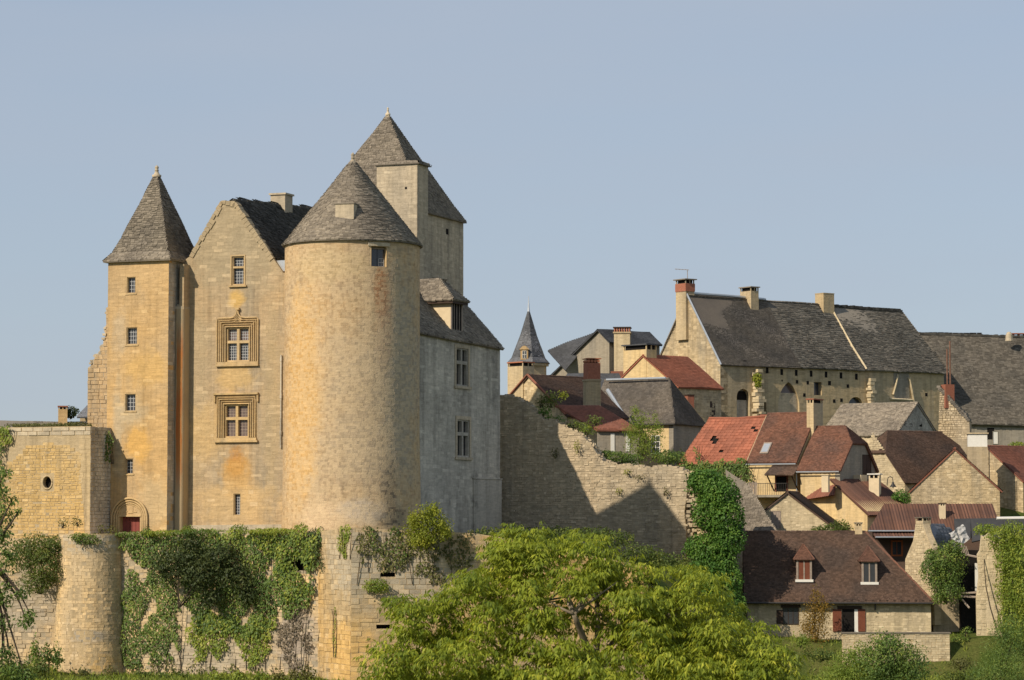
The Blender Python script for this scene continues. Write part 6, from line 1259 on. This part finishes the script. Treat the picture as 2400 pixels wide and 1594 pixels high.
MB().box(V2, 1.2, 3.2, -.4, 3, CZ + 5, at(1440, 830, 284).z).build('annex', M['grey_render'], h2)
V3 = Fr(1440, 281, -6); z3t = V3.uz(1460, 766)[1]; w3_ = V3.uz(1476, 800)[0]; c3 = thing('stone_chimney', 'pale stone chimney standing alone with tiled vents on top', 'chimney', V3.P(.8, .5, z3t - 3)); MB().box(V3, 0, w3_, 0, 1.6, z3t - 4.5, z3t - .55).build('shaft', M['village_pale'], c3); MB().box(V3, -.1, w3_ + .1, -.1, 1.7, z3t - .65, z3t - .5).build('band', M['village'], c3)
for i in range(7): x = i * (w3_ - .12) / 6; MB().box(V3, x, x + .12, 0, 1.6, z3t - .5, z3t - .1).build('vent_tile', M['clay'], c3)
MB().box(V3, -.1, w3_ + .1, -.1, 1.7, z3t - .1, z3t).build('cap', M['wood_dk'], c3)
MB().box(V3, -.3, w3_ + 3, -.5, 1.8, z3t - 5.5, z3t - 4.5).build('roof_edge', M['red_dull'], c3)
# slate roof strip between, far
z0 = at(1330, 895, 268).z; fsr = thing('low_slate_roof', 'low dark slate roof between the brown house and the yellow gable', 'house', at(1370, 895, 268)); roof([[at(1310, 912, 262), at(1470, 912, 262), at(1450, 876, 268), at(1330, 879, 268)]], 'slate', fsr, .1); MB().box(Fr(1315, 264, 0), 0, 6, .5, 4, CZ + 6, at(1330, 905, 264).z).build('wall', M['grey_render'], fsr)

# ---- far roofs behind the outbuilding at the left
D0 = Fr(-40, 262, 3); zd = at(100, 985, 262).z; fl = thing('background_house', 'long dark stone slated roof behind the flat topped outbuilding', 'house', D0.P(4, 3, zd - 4)); du1 = D0.uz(205, 990)[0]
roof([[D0.P(0, -2.5, zd - 1.9), D0.P(du1, -2.5, zd - 1.9), D0.P(du1, 0, zd - .25), D0.P(0, 0, zd + .05)]], 'lauze_far', fl, .15); MB().box(D0, 0, du1, -2.2, 3, CZ + 2, zd - 1.9).build('wall', M['grey_render'], fl)
D1 = Fr(134, 261, 10); dzt = D1.uz(146, 951)[1]; chimney(D1, 0, D1.uz(158, 970)[0], 0, .8, zd - 1, dzt, fl, 'castle_hot', 'brick', .12, .06, holes_gap=.2)
fs2 = thing('background_slate_house', 'sliver of grey slate roof beside the ruined stub', 'house', at(200, 975, 268)); roof([[at(180, 978, 266), at(240, 978, 266), at(240, 920, 270), at(208, 946, 268)]], 'slate_lit', fs2, .1); MB().box(Fr(185, 267, 0), 0, 2.2, 0, 3, CZ + 5, at(190, 978, 267).z).build('wall', M['village'], fs2)
# ================================================================== vegetation
def inpoly(p, poly):
    x, y = p; c = False; n = len(poly)
    for i in range(n):
        (x0, y0), (x1, y1) = poly[i], poly[(i + 1) % n]
        if (y0 > y) != (y1 > y) and x < x0 + (x1 - x0) * (y - y0) / (y1 - y0): c = not c
    return c
def limb(mb, a, b, r0, r1, bend=.12, n=6, rg=rng):
    a, b = Vector(a), Vector(b); L = (b - a).length; o = Vector((rg.uniform(-1, 1), rg.uniform(-1, 1), rg.uniform(-.3, .6))) * L * bend; pts = []
    for i in range(n + 1):
        t = i / n; pts.append(a.lerp(b, t) + o * math.sin(math.pi * t))
    mb.tube(pts, [r0 + (r1 - r0) * i / n for i in range(n + 1)], 7); return pts
# ---- the big walnut-like tree in front
TR = 80.0; sil = [(850, 1640), (838, 1530), (872, 1500), (908, 1490), (884, 1440), (902, 1398), (985, 1362), (1030, 1372), (1090, 1352), (1112, 1300), (1102, 1256), (1150, 1234), (1240, 1228), (1310, 1246), (1345, 1234), (1400, 1246), (1450, 1270), (1482, 1292), (1492, 1326), (1540, 1306), (1600, 1316), (1650, 1331), (1700, 1341), (1725, 1376), (1730, 1436), (1760, 1456), (1800, 1446), (1850, 1476), (1888, 1506), (1884, 1546), (1900, 1640)]
tree = thing('broadleaf_tree', 'big bright green broadleaf tree with drooping leaves in the foreground', 'tree', at(1385, 1900, TR))
tk = MB(); base = at(1385, 2000, TR); fork = at(1392, 1560, TR); limb(tk, base, fork, .30, .20, .03); ends = []
for (px, py, dy, r) in ((1345, 1440, -1, .13), (1455, 1480, .5, .12), (1395, 1380, 1, .11), (1250, 1420, 1.5, .10), (1560, 1450, -.5, .10), (1180, 1530, -1, .09), (1640, 1540, 1, .09)):
    e = at(px, py, TR + dy); limb(tk, fork, e, r, r * .55, .08); ends.append(e)
for e in list(ends):
    for _ in range(7):
        q = e + Vector((rng.uniform(-1.4, 1.4), rng.uniform(.2, 1.6), rng.uniform(.1, 1.0))); limb(tk, e, q, .05, .015, .15)
tk.build('trunk', M['bark'], tree, smooth=True)
cl = []; trg = random.Random(4)
while len(cl) < 190:
    x, y = trg.uniform(835, 1900), trg.uniform(1225, 1640); r = trg.uniform(26, 62)
    if not inpoly((x, y), sil) or not inpoly((x, y - r * .7), sil) or not (inpoly((x - r * .7, y), sil) and inpoly((x + r * .7, y), sil)): continue
    if 1320 < x < 1480 and 1400 < y < 1600 and trg.random() < .72: continue
    if any(math.hypot(x - c[0], (y - c[1]) * 1.2) < (r + c[2]) * .5 for c in cl) and len(cl) < 105: continue
    cl.append((x, y, r, TR + trg.uniform(-1.6, 1.6) + (1400 - y) * .013))
lv_ = Leaves()
for (x, y, r, Y) in cl:
    c = np.array(at(x, y, Y)); rm = r / F * Y; n = int(84 * (r / 50) ** 1.8) + 10; d = unit(NPR.normal(size=(n, 3)) + np.array([0, -.25, .55])); P0 = c + d * np.array([rm, rm * 1.15, rm * .82]) * ((NPR.uniform(.5, 1.08, (n, 1)) + (NPR.random((n, 1)) < .12) * .28))
    tone = NPR.random(); sz = NPR.uniform(.7, 1.3, n); tilt_ = NPR.uniform(.35, 1.0, n)
    for k in range(7):
        ang = (k - 3) / 3 * 1.3 + NPR.normal(size=n) * .25; az_ = NPR.uniform(-.7, .7, n); hx = unit(np.stack([d[:, 0], d[:, 1], np.zeros(n)], 1) + 1e-3); hx = hx * np.cos(az_)[:, None] + np.stack([-hx[:, 1], hx[:, 0], np.zeros(n)], 1) * np.sin(az_)[:, None]; sx = np.stack([-hx[:, 1], hx[:, 0], np.zeros(n)], 1)
        D = hx * np.cos(ang)[:, None] + sx * np.sin(ang)[:, None]; D = unit(D * .8 - np.array([0, 0, 1.0]) * tilt_[:, None] + NPR.normal(size=(n, 3)) * .2); L = NPR.uniform(.10, .19, n) * (1.15 - .09 * abs(k - 3)) * sz
        off = hx * (NPR.uniform(0, .10, (n, 1)) + .03 * (3 - abs(k - 3))) + NPR.normal(size=(n, 3)) * .02; N = unit(np.array([0, 0, 1.0]) + d * .5 + NPR.normal(size=(n, 3)) * .45)
        lv_.add(P0 + off, D, N, L, L * NPR.uniform(.26, .38, n), .2, np.clip(.4 * tone + .6 * NPR.random(n), 0, .999))
lv_.build('crown', M['chestnut'], tree)
def bush(name, label, blobs, mat, dens=55, size=.16, cat='shrub', ratio=.6, stems=3, foot=None, lump=.25, fill=.45, group=None, bark='bark_dk', extra=None):
    """blobs: (px, py, Y, rx, ry in pixels)"""
    x, y, Y = blobs[0][:3]; f = foot or at(x, max(b[1] + b[4] for b in blobs), Y); t = thing(name, label, cat, f, group); lf = Leaves()
    for (x, y, Y, rx, ry) in blobs:
        s = Y / F; lf.blob(at(x, y, Y), (rx * s, (rx + ry) * .5 * s, ry * s), dens, size, ratio, lump, fill)
    lf.build('foliage', M[mat], t)
    if stems:
        st = MB()
        for i in range(stems): b = blobs[i % len(blobs)]; limb(st, f + Vector((rng.uniform(-.15, .15), 0, 0)), at(b[0], b[1], b[2]), .06, .02, .1)
        st.build('stems', M[bark], t)
    return t
def creeper(name, label, items, cat='ivy', root=None, stem_mat='bark_dk'):
    """items: (frame, v, pixel polygon, material, density, size, thick, hole)"""
    t = None
    for i, (fr, v, pts, mat, dens, size, thick, hole) in enumerate(items):
        poly = px_poly(fr, pts, v)
        if t is None: t = thing(name, label, cat, root or fr.P(poly[0][0], v, min(p[1] for p in poly)))
        lf = Leaves(); lf.sheet(fr.face_v(v), poly, dens, size, thick, .85, hole); lf.build('foliage', M[mat], t)
        st = MB(); xs = [p[0] for p in poly]; zs = [p[1] for p in poly]
        for k in range(5):
            a = rng.uniform(min(xs), max(xs)); limb(st, fr.P(a, v - .03, min(zs)), fr.P(a + rng.uniform(-.5, .5), v - .05, max(zs) - .3), .03, .012, .05)
        st.build('stems', M[stem_mat], t)
    return t
# ---- terrace wall growth
creeper('ivy', 'mixed green ivy curtain covering the middle of the terrace wall', [
    (W0, -.04, [(285, 1262), (300, 1252), (500, 1246), (740, 1244), (765, 1262), (740, 1330), (730, 1420), (690, 1440), (640, 1450), (620, 1500), (560, 1480), (470, 1480), (430, 1400), (425, 1330), (330, 1330), (300, 1300)], 'ivy', 120, .17, .6, .12),
    (W0, -.05, [(310, 1330), (400, 1340), (430, 1430), (420, 1500), (415, 1545), (330, 1560), (270, 1570), (262, 1480), (275, 1460), (285, 1400)], 'ivy', 130, .15, .45, .18),
    (W0, -.05, [(470, 1425), (540, 1440), (630, 1440), (650, 1460), (640, 1490), (620, 1550), (590, 1570), (560, 1520), (540, 1480), (520, 1540), (465, 1545), (440, 1500), (450, 1450)], 'ivy_bright', 130, .16, .5, .1),
    (W0, -.06, [(480, 1235), (600, 1238), (755, 1236), (760, 1270), (735, 1300), (720, 1400), (680, 1410), (640, 1330), (600, 1262), (520, 1262)], 'ivy_bright', 70, .17, .65, .25),
    (W0, -.04, [(300, 1540), (470, 1550), (600, 1565), (730, 1560), (735, 1600), (260, 1600)], 'olive', 40, .16, .3, .35)])
creeper('dry_creeper', 'greyish leafless creeper on the terrace wall left of the orange corner', [(W0, -.03, [(650, 1430), (735, 1420), (732, 1560), (690, 1570), (650, 1520)], 'dead', 110, .14, .18, .35)], 'creeper')
bush('dark_shrub', 'dense dark green shrub hanging over the middle of the terrace wall', [(420, 1308, 193.6, 70, 28), (520, 1300, 193.2, 66, 36), (470, 1345, 192.9, 66, 34), (560, 1348, 192.7, 48, 36), (395, 1338, 193.8, 40, 24), (585, 1392, 192.6, 36, 28), (440, 1270, 193.8, 34, 20), (500, 1400, 193, 34, 22)], 'shrub_dk', 75, .17, fill=.7, lump=.4)
creeper('hanging_ivy', 'narrow bright ivy strip hanging at the corner of the orange stone wall', [(WP, -.03, [(795, 1228), (822, 1230), (820, 1270), (810, 1310), (798, 1290)], 'ivy_bright', 220, .11, .18, .0), (WP, -.03, [(784, 1420), (790, 1420), (788, 1540), (782, 1540)], 'ivy_bright', 160, .08, .1, .1)])
bush('corner_creeper', 'dark narrow creeper in the angle beside the orange stone corner', [(752, 1285, 191.4, 22, 40), (762, 1320, 191.2, 16, 38), (745, 1255, 191.6, 26, 20)], 'shrub_dk', 110, .13, stems=2, cat='ivy')
creeper('grey_green_creeper', 'thin grey green creeper on the wall right of the stone corner', [(WR, -.04, [(835, 1232), (990, 1232), (1100, 1245), (1110, 1330), (1040, 1370), (960, 1340), (900, 1335), (870, 1345), (842, 1310)], 'olive', 80, .15, .4, .22), (WR, -.04, [(850, 1240), (930, 1236), (960, 1290), (1000, 1340), (930, 1335), (880, 1290)], 'ivy', 45, .15, .45, .35)], 'creeper')
bush('yellow_green_shrub', 'yellow green shrub growing at the foot of the grey wing', [(1003, 1208, 186.2, 30, 30), (980, 1236, 186, 30, 32), (1030, 1228, 186.2, 28, 28), (995, 1262, 185.8, 30, 24), (1018, 1195, 186.3, 14, 18), (968, 1215, 186, 14, 20), (1042, 1250, 186, 16, 18), (975, 1270, 185.7, 18, 18)], 'lime', 110, .15, fill=.75, lump=.45)
bush('wall_tuft', 'small round green tuft growing out of the wall below the slot', [(882, 1372, 186.6, 32, 17)], 'ivy_bright', 130, .14, stems=1)
bush('hanging_shrub', 'olive green shrub hanging over the wall top left of the bastion', [(95, 1285, 196.7, 58, 36), (60, 1300, 197.0, 50, 40), (110, 1330, 196.4, 45, 45), (85, 1365, 196.5, 40, 28), (130, 1275, 196.8, 30, 22)], 'shrub', 85, .15, fill=.5)
bush('small_wall_shrub', 'small green shrub on top of the bastion below the arched door', [(207, 1262, 195.2, 28, 14), (180, 1258, 195.2, 18, 10)], 'ivy', 130, .13, stems=1)
for i, (x, y, w) in enumerate(((310, 1252, 40), (390, 1249, 60), (470, 1246, 60), (640, 1245, 70), (262, 1256, 30), (440, 1242, 16), (560, 1240, 22), (705, 1238, 18), (345, 1246, 14))):
    bush('edge_plants', ('low plants on the terrace edge below the rusty buttress', 'low plants on the terrace edge below the gable front, left clump', 'low plants on the terrace edge under the slit window', 'low plants on the terrace edge at the foot of the round tower', 'low plants on the terrace edge beside the arched door', 'upright sprig on the terrace edge above the dark shrub', 'upright sprig on the terrace edge below the slit window', 'upright sprig on the terrace edge left of the orange corner', 'upright sprig on the terrace edge below the rusty buttress')[i], [(x, y, 194.0 - (x - 515) * .011, w, 7 if i < 5 else 12)], 'ivy_bright' if i % 2 else 'ivy', 110, .13, stems=1, group='plants along the terrace edge')
creeper('pier_ivy', 'dark ivy clump on the pier between outbuilding and turret', [(C, tv - .6, [(238, 1008), (262, 1010), (268, 1045), (262, 1085), (248, 1088), (240, 1050)], 'ivy', 220, .13, .5, .0)])
creeper('corner_ivy', 'yellow green ivy on the top left corner of the outbuilding', [(C, ov_ - .1, [(-10, 998), (28, 998), (30, 1020), (22, 1045), (-10, 1040)], 'ivy_bright', 170, .15, .5, .0), (C, ov_ - .1, [(-10, 1040), (12, 1045), (8, 1260), (-10, 1260)], 'ivy', 90, .14, .4, .1)])
bush('roof_grass', 'strip of grass growing along the outbuilding roof', [(100, 997, 205, 90, 5), (180, 994, 205, 40, 5)], 'olive', 50, .14, stems=0, cat='plant')
bush('far_conifer', 'small dark conifer beside the far left chimney', [(170, 962, 262, 16, 10), (160, 972, 262, 20, 8)], 'shrub_dk', 80, .2, cat='tree')
for i, (x, y) in enumerate(((150, 1226), (180, 1222), (240, 1240), (265, 1243))): bush('doorway_plants', ('thin weeds at the foot of the orange rubble wall, left tuft', 'thin weeds at the foot of the orange rubble wall, right tuft', 'thin weeds at the foot of the dark pier', 'thin weeds left of the arched door')[i], [(x, y, 196.5, 14, 12)], 'olive', 60, .12, stems=2, group='weeds by the outbuilding')
# ---- dark tree at the left edge
lt_ = thing('dark_leafy_tree', 'dark leafy branches of a near tree at the left edge', 'tree', at(-60, 1800, 70)); tb_ = MB(); lf = Leaves(); b0 = at(-60, 1800, 70); b1 = at(-30, 1300, 70); limb(tb_, b0, b1, .22, .1, .03)
for (x, y, r, Y) in ((10, 1110, 18, 70), (-5, 1150, 30, 70), (30, 1170, 16, 70), (45, 1195, 10, 70), (10, 1210, 34, 70.5), (0, 1260, 34, 70), (20, 1300, 22, 70), (0, 1330, 30, 70), (5, 1400, 32, 70), (50, 1390, 20, 69.8), (70, 1440, 18, 69.8), (60, 1455, 22, 70), (20, 1370, 20, 70), (0, 1460, 30, 70), (10, 1530, 30, 70), (30, 1570, 40, 70), (0, 1600, 50, 70), (60, 1590, 30, 70)):
    limb(tb_, b1 + (at(x, y, Y) - b1) * .2, at(x, y, Y), .04, .012, .1); lf.blob(at(x, y, Y), (r / F * Y, r / F * Y, r * .8 / F * Y), 190, .10, .45, .3, .7)
tb_.build('trunk', M['bark_dk'], lt_); lf.build('crown', M['ivy'], lt_)
# ---- curtain wall growth
KI = Fr(1640, 213.5, -10)
bush('ivy_mass', 'thick fresh green ivy mass swallowing the broken end of the curtain wall', [(1660, 1135, 212.3, 48, 36), (1690, 1165, 211.8, 46, 45), (1700, 1215, 211.4, 45, 48), (1660, 1200, 211.8, 40, 45), (1705, 1265, 211.2, 42, 42), (1670, 1290, 211.4, 45, 45), (1640, 1285, 211.8, 36, 30), (1690, 1325, 211.0, 40, 35), (1640, 1120, 212.4, 28, 22), (1660, 1345, 210.8, 50, 40), (1715, 1360, 210.3, 28, 26), (1660, 1400, 210.3, 46, 36), (1705, 1415, 210.3, 44, 36), (1680, 1450, 210.3, 60, 34)], 'ivy_fresh', 110, .17, ratio=.8, lump=.18, fill=.35, cat='ivy', stems=4)
bush('end_creeper', 'yellowing creeper on the lower end of the curtain wall', [(1620, 1330, 213.5, 40, 28), (1600, 1355, 212.8, 55, 28), (1560, 1335, 212.8, 40, 22)], 'shrub', 80, .15, cat='creeper')
creeper('roof_edge_ivy', 'dark ivy running along the lower edge of the red roof', [(Rw, -.35, [(1592, 1082), (1680, 1080), (1745, 1072), (1752, 1092), (1745, 1118), (1700, 1112), (1640, 1106), (1600, 1108)], 'ivy', 190, .15, .5, .0), (Rw, -.3, [(1625, 1040), (1634, 1038), (1642, 1080), (1632, 1082)], 'ivy_fresh', 120, .12, .15, .1), (Rw, -.3, [(1735, 1100), (1762, 1080), (1765, 1110), (1745, 1150), (1730, 1150)], 'ivy', 120, .14, .4, .1)])
bush('acacia', 'pale green feathery young tree behind the curtain wall', [(1500, 985, 225.5, 24, 26), (1490, 1010, 225.5, 34, 22), (1520, 1020, 225.3, 34, 28), (1540, 1000, 225.5, 18, 18), (1505, 1050, 225.0, 42, 30), (1535, 975, 225.5, 9, 12), (1490, 962, 225.5, 14, 14), (1480, 1025, 225.0, 18, 14)], 'acacia', 60, .16, ratio=.4, lump=.35, fill=.7, cat='tree')
bush('wall_top_shrub', 'dark green shrubs at the foot of the pale acacia', [(1440, 1070, 223.0, 40, 14), (1480, 1075, 223.0, 30, 14), (1560, 1070, 224.0, 34, 18), (1590, 1072, 225.0, 22, 16), (1420, 1062, 223.0, 18, 8)], 'ivy', 110, .14, fill=.5)
for i, (x, y, rx, ry, m_) in enumerate(((1275, 965, 20, 18, 'ivy_fresh'), (1290, 935, 26, 20, 'shrub'), (1300, 985, 26, 12, 'ivy_fresh'), (1345, 995, 28, 12, 'shrub'), (1375, 1005, 22, 14, 'ivy_bright'), (1395, 985, 20, 12, 'shrub'), (1350, 1015, 20, 12, 'olive'), (1270, 940, 14, 16, 'olive'), (1320, 925, 14, 10, 'lime'), (1375, 1035, 14, 12, 'olive'))):
    bush('wall_shrub', 'shrub on the curtain wall top, ' + ('dark one next to the lit gable', 'tall one before the lit gable', 'low one before the brown roof', 'olive one below the brown roof', 'bright one below the red roof', 'small one against the dull red roof', 'dry one hanging below the red roof', 'highest one on the left', 'yellow green sprig before the brown roof', 'dry tuft at the step in the wall')[i], [(x, y, 220.4 + (1522 - x) * .0113, rx, ry)], m_, 75, .14, lump=.35, fill=.7, group='shrubs on the curtain wall top')
for i, (x, y, rx, ry) in enumerate(((1300, 1060, 10, 12), (1352, 1045, 8, 16), (1500, 1118, 14, 6), (1450, 1150, 8, 8), (1560, 1150, 7, 12), (1470, 1105, 10, 8))): bush('wall_weed', 'small weed in the face of the curtain wall, ' + ('at the edge of the castle shadow', 'tall one below the shrubs', 'flat one under the wall top', 'left of the cone shadow tip', 'at the broken right end', 'just under the acacia')[i], [(x, y, 219.1 + (1522 - x) * .0113, rx, ry)], 'lime' if i % 2 else 'olive', 60, .11, stems=1, group='weeds on the curtain wall', cat='weed')
bush('slope_shrubs', 'dark green shrubs between the big tree and the curtain wall', [(1380, 1252, 205, 55, 18), (1440, 1262, 205, 50, 20), (1500, 1300, 204, 60, 26), (1560, 1320, 204, 50, 26), (1310, 1250, 206, 50, 18), (1250, 1262, 205, 60, 25), (1150, 1262, 200, 60, 28)], 'shrub', 70, .17, fill=.5)
# ---- around the long house
bush('autumn_shrub', 'tall orange and green autumn shrub in front of the long house', [(1915, 1400, 211, 16, 26), (1905, 1440, 211, 28, 30), (1925, 1440, 211, 22, 32), (1912, 1485, 210.6, 34, 34), (1935, 1420, 211, 14, 18), (1895, 1470, 210.8, 22, 26)], 'dry', 60, .13, lump=.35, fill=.75)
bush('round_bush', 'big dark green bush at the bottom right', [(2090, 1530, 150, 65, 45), (2130, 1560, 150, 55, 45), (2060, 1560, 150, 60, 45), (2100, 1590, 150, 75, 40), (2075, 1510, 150, 36, 26)], 'ivy', 130, .12, fill=.55, lump=.3)
bush('lime_bush', 'yellow green bush left of the big dark bush', [(1985, 1555, 151, 42, 36), (2015, 1535, 151, 32, 30), (1960, 1585, 151, 50, 30), (2010, 1585, 150.5, 50, 36)], 'acacia', 110, .12, lump=.25, fill=.5)
bush('ridge_shrub', 'green shrubs showing over the ridge of the long house', [(1945, 1238, 222, 28, 12), (1970, 1230, 222, 20, 14), (1915, 1240, 222, 16, 8), (1985, 1238, 222, 14, 10)], 'shrub', 90, .14)
bush('courtyard_bush', 'bright green bush under the street lamp', [(2112, 1160, 236.5, 18, 14), (2122, 1170, 236.5, 14, 14), (2098, 1165, 236.5, 10, 8)], 'ivy_fresh', 110, .15)
bush('barn_bush', 'green bush beside the barn wall at the right edge', [(2385, 1043, 256, 22, 9)], 'ivy_bright', 100, .16)
bush('stump_ivy', 'bright ivy tuft on top of the left buttress stump', [(1774, 885, 271.3, 11, 12), (1776, 900, 271.2, 8, 8)], 'lime', 110, .2, stems=1, cat='ivy')
bush('ivy_tree', 'dark ivy covered tree beside the ruined cottage', [(2215, 1310, 213, 46, 36), (2190, 1335, 213, 36, 30), (2225, 1340, 213, 36, 34), (2205, 1365, 212.8, 32, 24), (2235, 1285, 213, 24, 22), (2180, 1300, 213.4, 14, 14), (2225, 1385, 212.6, 34, 26), (2200, 1400, 212.4, 18, 16)], 'ivy', 110, .15, fill=.5, cat='tree')
bush('ruin_ivy', 'tall ivy covered ruin at the right edge', [(2350, 1260, 211, 40, 30), (2380, 1250, 211, 40, 30), (2310, 1240, 213, 30, 14), (2360, 1310, 210.5, 32, 42), (2395, 1310, 210, 40, 50), (2365, 1380, 210, 34, 46), (2400, 1390, 209.5, 40, 50), (2375, 1450, 209, 36, 48), (2405, 1470, 208.5, 40, 50)], 'ivy_bright', 85, .16, fill=.45, lump=.2, cat='ivy')
bush('feathery_tree', 'grey green feathery tree in the bottom right corner', [(2350, 1530, 160, 48, 50), (2380, 1490, 160, 40, 50), (2330, 1580, 159, 56, 40), (2390, 1570, 159, 50, 50), (2345, 1480, 160, 26, 34), (2300, 1590, 159, 36, 26)], 'ivy', 120, .13, ratio=.3, fill=.7, lump=.3, cat='tree')
for i, (x, y, rx, ry) in enumerate(((2250, 1500, 22, 14), (2265, 1480, 14, 12), (2235, 1520, 16, 10))): bush('garden_plants', ('widest garden plant below the dark house shell', 'upper garden plant below the dark house shell', 'lowest garden plant below the dark house shell')[i], [(x, y, 210, rx, ry)], 'ivy', 90, .13, group='garden plants')
# ---- bell street lamp on a bracket
LP = at(2093, 1140, 246); lamp = thing('street_lamp', 'bell shaped street lamp on a curved bracket by the dark roofed house', 'street lamp', LP); lb_ = MB(); tp0 = at(2080, 1126, 246); lb_.tube([at(2079, 1138, 246), tp0, at(2082, 1119, 246), at(2087, 1117, 246), at(2092, 1120, 246), at(2093, 1130, 246)], .035, 6); lb_.build('bracket', M['iron'], lamp)
MB().lathe(LP, [(.30, LP.z - .05), (.26, LP.z + .02), (.12, LP.z + .22), (.08, LP.z + .38), (.03, LP.z + .42)], 14).build('lamp_shade', M['iron'], lamp, smooth=True); MB().lathe(LP, [(.02, LP.z - .14), (.10, LP.z - .05), (.10, LP.z)], 10).build('bulb', M['white'], lamp, smooth=True)
# ---- grass
for i, (x, y, rx, ry, m_, lb) in enumerate(((60, 1575, 60, 16, 'shrub', 'rough weeds at the foot of the wall, far left'), (230, 1582, 50, 12, 'olive', 'rough weeds at the foot of the bastion'), (380, 1585, 70, 10, 'shrub', 'rough weeds under the left ivy curtain'), (560, 1588, 80, 10, 'ivy_bright', 'rough weeds under the bright ivy'), (690, 1586, 50, 10, 'olive', 'rough weeds under the dry creeper'), (110, 1540, 40, 22, 'ivy', 'nettle clump left of the bastion'))):
    bush('wall_foot_weeds', lb, [(x + dx_, y - abs(dx_) * .08 + rng.uniform(-5, 5), 189.5 if i != 5 else 193, rx * .35, ry * rng.uniform(.8, 1.9)) for dx_ in (0, -rx * .7, rx * .6)], m_, 55, .2, stems=1, lump=.4, fill=.7, group='weeds at the wall foot', cat='weeds')
for i, (x, y, rx, ry, m_, lb) in enumerate(((1930, 1535, 50, 14, 'shrub', 'low shrubs on the bank below the autumn shrub'), (2255, 1555, 34, 16, 'olive', 'rough growth right of the garden wall'), (2240, 1585, 40, 14, 'shrub', 'rough growth at the bottom right of the garden wall'), (1880, 1500, 26, 18, 'acacia', 'pale bush left of the autumn shrub'))):
    bush('bank_growth', lb, [(x, y, 203, rx, ry)], m_, 70, .16, stems=1, lump=.4, fill=.7, group='growth on the bank by the garden wall')
gl = Leaves(); n = 30000; X_ = NPR.uniform(-36, 34, n); Y_ = NPR.uniform(176, 212, n)
Zg = np.array([ground_z(a, b) + .25 * math.sin(a * .31) * math.sin(b * .23) for a, b in zip(X_, Y_)]); P = np.stack([X_, Y_, Zg - .03], 1); D = NPR.normal(size=(n, 3)) * .35 + np.array([0, 0, 1.0]); L = NPR.uniform(.15, .5, n)
gl.add(P, D, NPR.normal(size=(n, 3)), L, L * .16, .1)
go_ = gl.build('grass', M['ivy_bright'], None); tag(go_, 'rough green grass at the foot of the terrace wall', 'grass', kind='stuff')
